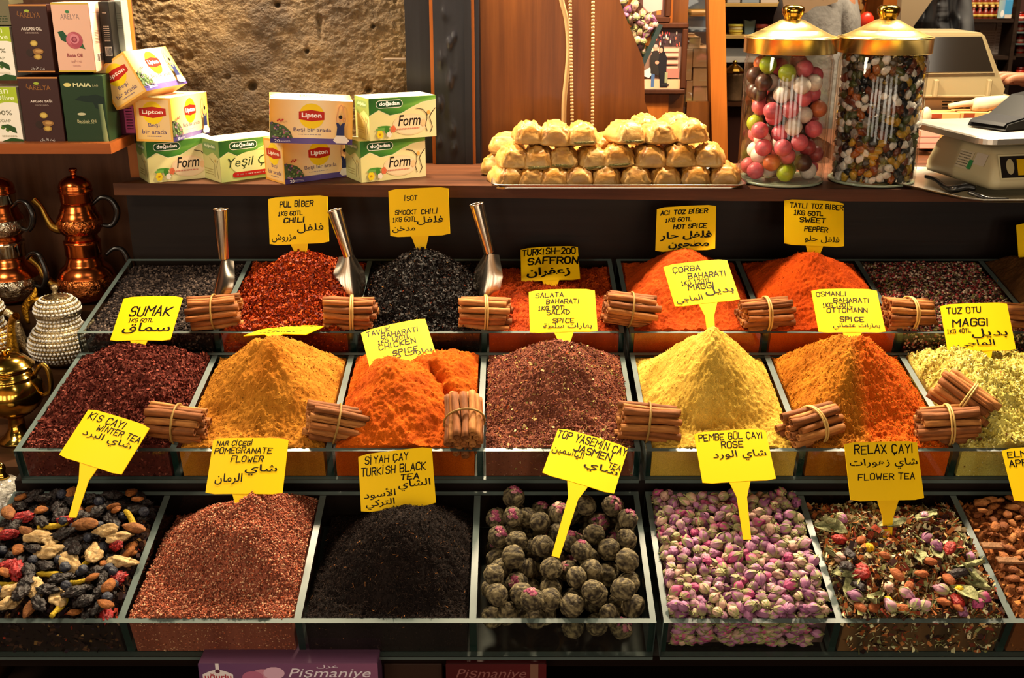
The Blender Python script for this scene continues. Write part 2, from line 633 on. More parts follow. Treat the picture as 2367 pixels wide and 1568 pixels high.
# floor far below, the dark stepped counter under the trays
mb = MB().use(mat('floor_tiles', '#3a2a20', 0.6, noise=(6, '#2a1d16')))
mb.box(-4.2, 4.2, -3.1, 5.2, -0.03, 0.0)
struct(mb.build('floor', loc=(0, 0, 0)))
root = thing('display_counter', 'dark stained wooden stepped counter carrying the glass spice trays', 'counter', (0, 1.4, 0))
for row in (1, 2, 3):
    Y0, Z0, th, D, h = ROWS[row]
    a = T(row, 0, 0.006, -h - 0.0065)
    b = T(row, 0, D, -h - 0.0065)
    zb = {1: None, 2: 0.70, 3: 0.70}[row]
    m = MB().use(W_DARK)
    if row == 1:
        poly = [(a[1], a[2]), (b[1], b[2]), (b[1] + .008, b[2] - .02), (a[1] + .008, a[2] - .02)]
    else:
        poly = [(a[1], a[2]), (b[1], b[2]), (b[1], zb), (a[1], zb)]
    m.prism(poly, -0.645, 1.20, 'yz')
    o = m.build('step', root)
    o.data.transform(Matrix.Translation((0, -1.4, 0)))
m = MB().use(W_DARK)
m.box(-0.645, 1.20, 1.30, 1.75, 0.0, 0.70)
m.box(-0.645, 1.20, 1.03, 1.31, 0.77, 0.79)
m.box(-0.645, 1.20, 1.05, 1.07, 0.0, 0.77)
o = m.build('base_cabinet', root)
o.data.transform(Matrix.Translation((0, -1.4, 0)))

m = MB().use(W_DARK)
m.box(-0.632, 1.30, 1.752, 1.772, 1.0, 1.303)
tag(m.build('back_board', loc=(0.3, 1.76, 1.0)), 'dark plank board standing behind the highest row of spice trays', 'board')

ZS = 1.322                                              # top of the long shelf
m = MB().use(W_SHELF)
fr = [atz(262, 424, ZS), atz(1120, 430, ZS), atz(1700, 437, ZS)]
p = [(q[0], q[1]) for q in fr] + [(1.35, 1.655), (1.35, 1.905), (-0.60, 1.905), (-0.60, 1.76)]
p[0] = (-0.639, p[0][1])
m.prism(p, ZS - 0.019, ZS, 'xy')
tag(m.build('long_shelf', loc=(0.3, 1.8, ZS)), 'long reddish wooden shelf above the spices carrying tea cartons, pastries and jars', 'shelf')

# stone wall: a real bumpy surface
nx, nz = 330, 260
xs = np.linspace(-0.80, -0.10, nx); zs = np.linspace(1.27, 1.86, nz)
X, Z = np.meshgrid(xs, zs)
P3 = np.stack([X, Z, 0 * X], -1)
dsp = fbm(P3 * 6, 2, 3) * 0.008 + fbm(P3 * 34, 4, 8) * 0.0036 + fbm(P3 * (150, 260, 1), 2, 12) * 0.0022 * np.clip(.6 + 1.2 * fbm(P3 * 6, 2, 77), 0, 1)
pit = np.clip(vnoise(P3 * 30, 5) - 0.84, 0, 1) * 0.05
dsp = dsp - pit
for hx, hy, hr in ((578, 203, .010), (850, 210, .007), (636, 12, .006), (705, 120, .005), (860, 62, .004)):
    c = at(hx, hy, 1.93)
    dsp -= 0.02 * np.exp(-((X - c[0]) ** 2 + (Z - c[2]) ** 2) / (hr * .6) ** 2)
V = np.stack([X, 1.945 - dsp, Z], -1).reshape(-1, 3)
F_ = [(j * nx + i, j * nx + i + 1, (j + 1) * nx + i + 1, (j + 1) * nx + i) for j in range(nz - 1) for i in range(nx - 1)]
tone = np.clip(0.5 + 0.9 * fbm(P3 * 7, 4, 21), 0, 1)[..., None]
C = (np.array(lin('#7a623c')) * tone + np.array(lin('#42311d')) * (1 - tone)).reshape(-1, 3)
m = MB().use(mat('rough_stone', rough=0.8, vcol=True, noise=(60, 0.55), bump=(240, 0.8, 0.004)), smooth=True)
m.add(V, F_, cols=C)
m.use(MATS['rough_stone'], '#6a4e2c')
m.box(-0.80, -0.10, 1.99, 2.05, 1.27, 1.86)
struct(m.build('wall_back', loc=(-0.45, 1.99, 1.27)))

# shop walls round the back
WALL = mat('shop_wall_paint', '#5a3520', 0.7, noise=(3, '#43261a'))
m = MB().use(WALL); m.box(-2.0, 4.0, 4.60, 4.66, 0, 3.2); struct(m.build('wall_rear', loc=(1, 4.6, 0)))
m = MB().use(WALL); m.box(-1.30, -1.24, 1.2, 4.6, 0, 3.2); struct(m.build('wall_left', loc=(-1.27, 3, 0)))
m = MB().use(WALL); m.box(3.70, 3.76, 1.2, 4.6, 0, 3.2); struct(m.build('wall_right', loc=(3.7, 3, 0)))
m = MB().use(mat('ceiling_paint', '#8a7356', 0.8)); m.box(-2.0, 4.0, 2.05, 4.66, 3.2, 3.26); struct(m.build('ceiling', loc=(1, 3, 3.2)))

m = MB().use(mat('opposite_shopfront', '#a98252', 0.7, noise=(2.5, '#7a5630'))); m.box(-4.0, 4.0, -3.06, -3.0, 0, 3.6); struct(m.build('wall_front', loc=(0, -3, 0)))

# black painted timber beside the stone
root = thing('timber_post', 'black painted knotty timber post beside the stone wall', 'post', (-0.115, 1.92, 1.27))
a = at(945, 200, 1.90)[0]; b_ = at(1003, 200, 1.90)[0]; c = at(1075, 200, 1.90)[0]; d = at(1108, 200, 1.90)[0]
def rel(m_, root_):
    """shift a builder's points so that they are relative to a thing's base"""
    m_.v = [q - np.array(root_.location) for q in m_.v]
    return m_
m = MB().use(W_POST); m.box(a - .004, b_ - .005, 1.905, 1.96, 1.27, 1.88); rel(m, root).build('jamb', root)
m = MB().use(W_ORANGE); m.box(b_ - .005, b_ + .001, 1.900, 1.95, 1.27, 1.88); rel(m, root).build('edge_strip', root)
m = MB().use(W_POST, smooth=True)
nx, nz = 26, 120
X, Z = np.meshgrid(np.linspace(b_ + .001, c, nx), np.linspace(1.27, 1.88, nz))
q = np.stack([X * 30, Z * 6, 0 * X], -1)
ds = fbm(q, 3, 31) * 0.003
kn = np.zeros_like(X)
for kx, ky, kr in ((1022, 140, 8), (1040, 100, 6), (1050, 85, 5), (1018, 240, 6), (1045, 170, 7), (1015, 330, 5), (1043, 300, 7), (1030, 30, 7), (1040, 190, 6), (1025, 125, 6), (1048, 345, 6)):
    cc = at(kx, ky, 1.89); r_ = kr * 1.9 / FPX
    kn += 0.006 * np.exp(-((X - cc[0]) ** 2 + ((Z - cc[2]) * .6) ** 2) / r_ ** 2)
Vv = np.stack([X, 1.897 - ds - kn * (0.6 + 0.6 * vnoise(q * 4, 3)), Z], -1).reshape(-1, 3)
m.add(Vv, [(j * nx + i, j * nx + i + 1, (j + 1) * nx + i + 1, (j + 1) * nx + i) for j in range(nz - 1) for i in range(nx - 1)])
m.box(b_ + .001, c, 1.905, 1.96, 1.27, 1.88)
rel(m, root).build('post_face', root)
m = MB().use(W_POST); m.box(c, c + .012, 1.892, 1.95, 1.27, 1.88); rel(m, root).build('moulding', root)
m = MB().use(W_ORANGE); m.box(c + .012, c + .017, 1.898, 1.95, 1.27, 1.88); rel(m, root).build('edge_strip', root)
m = MB().use(W_POST); m.box(c + .017, d, 1.902, 1.95, 1.27, 1.88); rel(m, root).build('jamb', root)
# a stub of iron in the stone
m = MB().use(mat('rusty_iron', '#6d5a44', 0.6, noise=(30, '#3b2a1c')))
q = at(885, 139, 1.90); q2 = at(938, 137, 1.90)
m.rbox(q[0], q2[0], 1.905, 1.93, q[2] - .002, q[2] + .002, .0008)
tag(m.build('iron_bracket', loc=tuple(q)), 'small flat rusty iron bracket sticking out of the stone wall', 'bracket')

# ------------------------------------------------------------------ glass trays
UNITS = {'left': [-0.632, -0.432, -0.2335, -0.041, 0.1635], 'right': [0.1715, 0.371, 0.567, 0.770, 0.972]}
def edges_of(row, u):
    e = list(UNITS[u])
    if row == 1 and u == 'left':
        e = [-0.643, -0.443, -0.243, -0.0445, 0.163]
    return e
WORD = {1: 'front', 2: 'middle', 3: 'highest'}
for row in (1, 2, 3):
    Y0, Z0, th, D, h = ROWS[row]
    for u in ('left', 'right'):
        e = edges_of(row, u)
        o = thing('glass_tray', 'long clear glass tray of four bins, %s row, %s' % (WORD[row], {'left': 'on the side of the teapots', 'right': 'below the candy jars'}[u]), 'tray', (0, Y0, Z0), (th, 0, 0))
        t = 0.0040
        # order of a box's faces: bottom top front right back left
        def pane(name, *b, mi):
            m = MB(); m.mats = [GLASS, EDGE, EDGED]
            m.box(*b, mi=mi)
            return m.build(name, o)
        G, E_, K = 0, 1, 2
        pane('front_pane', e[0], e[-1], 0, .0068, -h, 0, mi=[E_, E_, G, E_, G, E_])
        pane('back_pane', e[0], e[-1], D - .0068, D, -h, 0, mi=[E_, E_, G, E_, G, E_])
        pane('bottom_pane', e[0], e[-1], -0.001, D, -h - .005, -h, mi=[G, G, E_, E_, G, E_])
        pane('side_pane', e[0], e[0] + .0068, .0068, D - .0068, -h, 0, mi=[E_, E_, K, G, G, G])
        pane('side_pane', e[-1] - .0068, e[-1], .0068, D - .0068, -h, 0, mi=[E_, E_, K, G, G, G])
        for x in e[1:-1]:
            pane('divider', x - t, x + t, .0070, D - .0070, -h, -.0005, mi=[E_, E_, K, G, G, G])

# ------------------------------------------------------------------ heaps of spice
def bin_of(row, k):
    e = edges_of(row, 'left' if k < 4 else 'right')
    k = k % 4
    return e[k] + .0075, e[k + 1] - .0075
FL = {}
def flakes(mb, pts, nrm, size, pal, kind='flake', jit=0.25, rg=None):
    """many small loose bits as one skin of little folded quads or grains"""
    rg = rg or rng
    n = len(pts)
    if kind == 'flake':
        tv = np.array([(-1, -.55, 0), (1, -.45, .1), (.8, .5, .25), (-.9, .6, .1)]) * .5
        tf = [(0, 1, 2, 3)]
    elif kind == 'needle':
        tv = np.array([(-1, -.16, 0), (1, -.12, .12), (1, .12, .12), (-1, .16, 0), (0, 0, .25)]) * .5
        tf = [(0, 1, 4), (1, 2, 4), (2, 3, 4), (3, 0, 4)]
    else:
        tv = np.array([(1, 0, 0), (-1, 0, 0), (0, 1, 0), (0, -1, 0), (0, 0, 1), (0, 0, -1)]) * .5
        tf = [(0, 2, 4), (2, 1, 4), (1, 3, 4), (3, 0, 4), (2, 0, 5), (1, 2, 5), (3, 1, 5), (0, 3, 5)]
    q = rg.normal(size=(n, 4)); q /= np.linalg.norm(q, axis=1)[:, None]
    if kind != 'grain':
        q[:, 1:3] *= 0.45; q /= np.linalg.norm(q, axis=1)[:, None]
    w_, x, y, z = q.T
    R = np.stack([1 - 2 * (y * y + z * z), 2 * (x * y - z * w_), 2 * (x * z + y * w_), 2 * (x * y + z * w_), 1 - 2 * (x * x + z * z), 2 * (y * z - x * w_), 2 * (x * z - y * w_), 2 * (y * z + x * w_), 1 - 2 * (x * x + y * y)], -1).reshape(n, 3, 3)
    sz = size * rg.uniform(0.55, 1.35, n)
    v = np.einsum('nij,kj->nki', R, tv) * sz[:, None, None]
    # lay them along the slope
    zax = nrm
    xa = np.cross(np.tile([0.31, .95, 0.0], (n, 1)), zax); xa /= np.linalg.norm(xa, axis=1)[:, None]
    ya = np.cross(zax, xa)
    B = np.stack([xa, ya, zax], -1)
    v = np.einsum('nij,nkj->nki', B, v) + (pts + nrm * (sz[:, None] * .12))[:, None, :]
    pal_ = np.array([lin(c) for c in pal])
    c = pal_[rg.integers(0, len(pal_), n)] * rg.uniform(1 - jit, 1 + jit, (n, 1))
    k = len(tv)
    f = (np.array(tf)[None] + (np.arange(n) * k)[:, None, None]).reshape(-1, len(tf[0]))
    mb.add(v.reshape(-1, 3), f.tolist(), cols=np.repeat(np.clip(c, 0, 1), k, 0))

SURF = {}
def heap(name, label, row, k, peaks, base, color, color2, mtl=None, lump=0.0015, fine=0.0006, dents=(), bits=(), n=150, seed=1, tint=None, edge_front=True, inset=.0074):
    """peaks: (x, v, w, slope, rounding); base: fill level under the rim; bits: (count, size, palette, kind)"""
    Y0, Z0, th, D, h = ROWS[row]
    x0, x1 = bin_of(row, k)
    us = np.linspace(x0, x1, n); vs = np.linspace(inset, D - .0074, n)
    def surf(U, Vv):
        H = np.full(U.shape, -9.0)
        for (pxx, pv, pw, sl, rd) in peaks:
            d = np.sqrt((U - pxx) ** 2 + (Vv - pv) ** 2 * 0.94 + rd ** 2) - rd
            wob = 1 + 0.10 * fbm(np.stack([U * 14, Vv * 14, 0 * U + seed], -1), 2, seed)
            H = np.maximum(H, pw - sl * d * wob)
        b = base(U, Vv) if callable(base) else base
        kq = .006
        if len(peaks):
            H = np.log(np.exp(np.clip((H - b) / kq, -30, 60)) + 1) * kq + b
        else:
            H = b + 0 * U
        for (dx, dv, dr, dd) in dents:
            H = H - dd * np.exp(-((U - dx) ** 2 + (Vv - dv) ** 2) / dr ** 2)
        wall = np.minimum(np.minimum(U - x0, x1 - U), D - .0074 - Vv)
        capw = -.0035 + wall * 1.15 + .0012 * vnoise(np.stack([U * 90, Vv * 90, 0 * U], -1), seed)
        H = capw - np.log1p(np.exp(np.clip((capw - H) / .009, -30, 60))) * .009 + .004
        H = np.minimum(H, .0025 + .9 * (Vv - .0074) + .002) if edge_front else H
        p = np.stack([U, Vv, 0 * U + seed * 3.7], -1)
        H = H + lump * 2 * fbm(p * 70, 3, seed) + fine * 2 * vnoise(p * 420, seed + 9)
        return H
    U, Vv = np.meshgrid(us, vs)
    H = surf(U, Vv)
    P = T(row, U, Vv, H)
    m = MB().use(mtl or POWDER, smooth=True)
    t = np.clip(0.5 + 1.1 * fbm(np.stack([U * 60, Vv * 60, 0 * U + seed], -1), 4, seed + 4), 0, 1)[..., None]
    C = np.array(lin(color)) * t + np.array(lin(color2)) * (1 - t)
    if tint is not None:
        C = tint(U, Vv, H, C)
    m.add(P.reshape(-1, 3), [(j * n + i, j * n + i + 1, (j + 1) * n + i + 1, (j + 1) * n + i) for j in range(n - 1) for i in range(n - 1)], cols=C.reshape(-1, 3))
    # sides down to the tray bottom
    bot = -h + .0006
    for (Ue, Ve, He, Ce, rev) in ((U[0], Vv[0], H[0], C[0], 0), (U[-1], Vv[-1], H[-1], C[-1], 1), (U[:, 0], Vv[:, 0], H[:, 0], C[:, 0], 1), (U[:, -1], Vv[:, -1], H[:, -1], C[:, -1], 0)):
        g = []; cc = []
        lev = 12
        for a in np.linspace(0, 1, lev):
            g.append(T(row, Ue, Ve, He * (1 - a) + bot * a)); cc.append(Ce)
        g = np.concatenate(g); cc = np.concatenate(cc)
        ff = [(a * n + i, (a + 1) * n + i, (a + 1) * n + i + 1, a * n + i + 1) for a in range(lev - 1) for i in range(n - 1)]
        m.add(g, ff if not rev else [q[::-1] for q in ff], cols=cc)
    dxm = np.gradient(P, axis=1); dym = np.gradient(P, axis=0)
    N = np.cross(dxm, dym); N /= np.linalg.norm(N, axis=2)[..., None]
    for (cnt, size, pal, kd) in bits:
        m.use(mtl or POWDER, smooth=(kd == 'grain'))
        i = rng.integers(0, n, cnt); j = rng.integers(0, n, cnt)
        pts = P[j, i] + rng.normal(size=(cnt, 3)) * .0006
        # keep the loose bits inside the bin
        flakes(m, pts, N[j, i], size, pal, kd)
        # and against the front pane
        cf = cnt // 14
        i = rng.integers(2, n - 2, cf)
        ww = H[0, i] + (bot - H[0, i]) * rng.uniform(0, 1, cf)
        flakes(m, T(row, U[0, i], Vv[0, i] + .0006, ww), np.tile(T(row, 0, -1, 0) - T(row, 0, 0, 0), (cf, 1)), size * .8, pal, kd)
    SURF[row, k] = (surf, P, N)
    c0 = T(row, (x0 + x1) / 2, D / 2, bot)
    o = m.build(name, loc=tuple(c0))
    tag(o, label, 'spice', kind='stuff')
    return o
POWDER = mat('loose_spice', rough=0.95, vcol=True, noise=(900, 0.62, 2), bump=(800, 0.6, 0.0012), spec=0.08)
FLAKY = mat('dry_flakes', rough=0.8, vcol=True, spec=0.06)
SHINY = mat('oily_flakes', rough=0.5, vcol=True, spec=0.1)
def cone(row, px, py, v, side=.006, rd=.008, half=.092):
    x, v_, w_ = pk(row, px, py, v)
    return (x, v_, w_, (w_ - side) / (math.sqrt(half ** 2 + rd ** 2) - rd), rd)
def X3(row, px, py, v):
    return pk(row, px, py, v)[0]

# middle row
heap('sumac_heap', 'dark maroon sumac flakes heaped in the bin nearest the brass teapot', 2, 0, [cone(2, 300, 816, .155, .012, .06), cone(2, 400, 850, .17, .008, .05)], -.003, '#5c2820', '#421a15', FLAKY, .003, .001,
     dents=[(X3(2, 425, 880, .13), .14, .03, .008)], bits=[(15000, .0042, ['#4f1f1a', '#642b24', '#713429', '#3a1710', '#84483a', '#56251d'], 'flake')], seed=2)
heap('golden_spice_heap', 'golden brown ground spice in a peaked heap under a fallen yellow tag', 2, 1, [cone(2, 642, 780, .14, .010, .014), cone(2, 598, 790, .15, .0, .01)], -.002, '#b97824', '#a5651b', POWDER, .0018, .0008,
     dents=[(X3(2, 590, 850, .11), .115, .012, .006), (X3(2, 640, 870, .11), .11, .007, .003), (X3(2, 560, 905, .08), .08, .008, .003)], bits=[(1800, .0018, ['#b97a26', '#a0661c', '#c48832', '#94601a'], 'grain')], seed=3,
     tint=lambda U, V, H, C: C * (1 - .55 * np.exp(-((U - X3(2, 625, 850, .11)) ** 2 + (V - .115) ** 2) / .03 ** 2))[..., None] + np.array(lin('#b5620f')) * (.55 * np.exp(-((U - X3(2, 625, 850, .11)) ** 2 + (V - .115) ** 2) / .03 ** 2))[..., None])
heap('orange_spice_heap', 'bright orange chicken spice, peak split by a deep crevice', 2, 2, [cone(2, 885, 838, .11, .006, .012), cone(2, 1005, 822, .175, .010, .010), cone(2, 930, 850, .15, .006, .02)], -.002, '#c5590d', '#ae470a', POWDER, .0028, .0008,
     dents=[(X3(2, 1015, 880, .135), .135, .008, .020), (X3(2, 1032, 905, .12), .118, .008, .020), (X3(2, 1050, 930, .10), .105, .009, .016), (X3(2, 1000, 850, .15), .150, .007, .014), (X3(2, 900, 890, .1), .09, .006, .003), (X3(2, 870, 905, .1), .08, .005, .003)],
     bits=[(900, .0015, ['#c75d12', '#b04a08', '#d67522'], 'grain')], seed=4)
heap('salad_spice_heap', 'purplish brown herb-flecked salad spice in a broad peaked heap', 2, 3, [cone(2, 1288, 800, .15, .014, .022)], -.002, '#7d4733', '#643626', FLAKY, .002, .0012,
     bits=[(9000, .0024, ['#7a4538', '#64362b', '#8c5a48', '#59302a'], 'grain'), (1300, .0036, ['#b99a5c', '#a8814a', '#c9ae78', '#9a5a30', '#8d8a4a'], 'flake'), (90, .006, ['#b3401c', '#c0501f'], 'needle')], seed=5)
heap('yellow_spice_heap', 'tall pale mustard yellow soup spice heap ending in a sharp peak', 2, 4, [cone(2, 1645, 752, .14, .006, .006), cone(2, 1672, 770, .145, .0, .01)], -.002, '#d8ae48', '#c49a38', POWDER, .0016, .0008,
     dents=[(X3(2, 1625, 970, .05), .045, .008, .004)], bits=[(1600, .0015, ['#dab24a', '#cea440', '#e6c464'], 'grain')], seed=6)
heap('ottoman_spice_heap', 'two-toned ochre and orange ottoman spice in a tall peaked heap', 2, 5, [cone(2, 1930, 768, .14, .008, .016), cone(2, 1990, 782, .145, .004, .01)], -.002, '#b5701a', '#9d5a12', POWDER, .0020, .0011,
     dents=[(X3(2, 1985, 790, .13), .13, .005, .006)], bits=[(4000, .0018, ['#b5701a', '#a5620f', '#c5812a', '#c05e0e'], 'grain')], seed=7,
     tint=lambda U, V, H, C: C + (np.array(lin('#c2500a')) - C) * np.clip((U - X3(2, 1960, 800, .13)) / .02 + .2 * fbm(np.stack([U * 60, V * 60, U * 0], -1), 2, 4), 0, 1)[..., None])
heap('pale_spice_heap', 'pale greenish yellow flaked stock spice in a low lumpy heap', 2, 6, [cone(2, 2230, 828, .14, .012, .03), cone(2, 2330, 850, .16, .01, .03), cone(2, 2165, 842, .17, .0, .02)], -.003, '#d6c96a', '#bda84a', POWDER, .004, .0018,
     bits=[(6000, .0034, ['#dfd684', '#cfc162', '#e6dc98', '#b39c44'], 'flake'), (350, .0036, ['#8a7a2c', '#7a4a24'], 'flake')], seed=8)
# highest row
heap('black_peppercorns', 'black peppercorns lying level behind the sumac tag', 3, 0, [], -.012, '#221a17', '#171110', FLAKY, .002, .0008, bits=[(9000, .0052, ['#2e2522', '#1d1716', '#3d322d', '#5a4c44', '#262020'], 'grain')], seed=11)
heap('chilli_flakes_heap', 'heap of bright red crushed chilli flakes in the highest tray row', 3, 1, [cone(3, 700, 592, .125, .006, .014)], -.002, '#84280a', '#681c06', SHINY, .003, .001,
     dents=[(X3(3, 740, 660, .09), .085, .01, .006)], bits=[(15000, .0044, ['#9a3408', '#842706', '#b24a12', '#681c06', '#a63e0c', '#541705'], 'flake')], seed=12)
heap('smoked_chilli_heap', 'heap of black oily smoked chilli flakes in the highest tray row', 3, 2, [cone(3, 975, 588, .125, .006, .016)], -.003, '#15100f', '#0e0b0a', SHINY, .003, .001,
     bits=[(15000, .0040, ['#15100f', '#1e1715', '#0f0c0c', '#2a1f1a'], 'flake'), (200, .0044, ['#b5761c', '#a8441c'], 'needle')], seed=13)
heap('saffron_heap', 'low heap of dark orange red saffron in shade below the shelf', 3, 3, [cone(3, 1240, 708, .09, -.012, .04), cone(3, 1390, 720, .08, -.012, .04)], lambda U, V: -.006 - np.clip((V - .05) / .19, 0, 1) * .032, '#a03a0c', '#7c2808', FLAKY, .003, .001, bits=[(7000, .0040, ['#a83c0c', '#8a2c08', '#c05416'], 'needle')], seed=14)
heap('hot_pepper_heap', 'dark rust red hot pepper powder heap in the shade of the shelf', 3, 4, [cone(3, 1585, 586, .135, .006, .02)], -.002, '#b0420a', '#9a3607', POWDER, .0016, .0007, bits=[(800, .0014, ['#b8480c', '#a83d07'], 'grain')], seed=15)
heap('sweet_pepper_heap', 'bright orange red sweet pepper powder in a sharp heap', 3, 5, [cone(3, 1875, 590, .125, .006, .008), cone(3, 1915, 603, .125, .0, .006)], -.002, '#bf4607', '#a83a05', POWDER, .0016, .0008, bits=[(1500, .0015, ['#c44c0a', '#b04005', '#cf5c14'], 'grain')], seed=16)
heap('mixed_peppercorns', 'mixed red, white and black peppercorns lying level beside the stacked cinnamon', 3, 6, [], lambda U, V: -.004 + .0 * U - .03 * (V / .24) * 0, '#2e1d18', '#20140f', FLAKY, .002, .0008,
     bits=[(9500, .0052, ['#3a2a24', '#8c2f30', '#a98f78', '#2a1e1a', '#6d6a3c', '#54302a', '#c4b09a', '#9c4a48'], 'grain')], seed=17)
heap('brown_spice_heap', 'dull brown ground spice heap half cut by the picture edge', 3, 7, [cone(3, 2370, 600, .14, .006, .02)], -.002, '#5a3a1c', '#4a2e15', POWDER, .0016, .0007, seed=18)
# front row
heap('pomegranate_flower_heap', 'dome of glittering pinkish brown pomegranate flower tea', 1, 1, [cone(1, 605, 1160, .125, -.010, .05), cone(1, 520, 1200, .12, -.02, .05)], lambda U, V: -.003 - np.clip((V - .04) / .14, 0, 1) * .036, '#8a4c3a', '#6e382a', FLAKY, .002, .001,
     dents=[(X3(1, 575, 1225, .10), .115, .014, .012)], bits=[(22000, .0024, ['#8e4e3a', '#743a2a', '#aa6c52', '#c99a78', '#5e3022', '#9a5a42', '#b05a3c'], 'grain')], seed=21)
heap('black_tea_heap', 'dome of crumbly black tea leaves in a half empty bin', 1, 2, [cone(1, 940, 1208, .105, -.014, .045)], lambda U, V: -.006 - np.clip((V - .01) / .12, 0, 1) * .036, '#1c1513', '#120d0c', FLAKY, .002, .001,
     bits=[(16000, .0042, ['#1d1614', '#2a201c', '#15100f', '#332722', '#221a18'], 'needle'), (220, .004, ['#8a5a34', '#6a5230', '#a0683c'], 'needle')], seed=22)

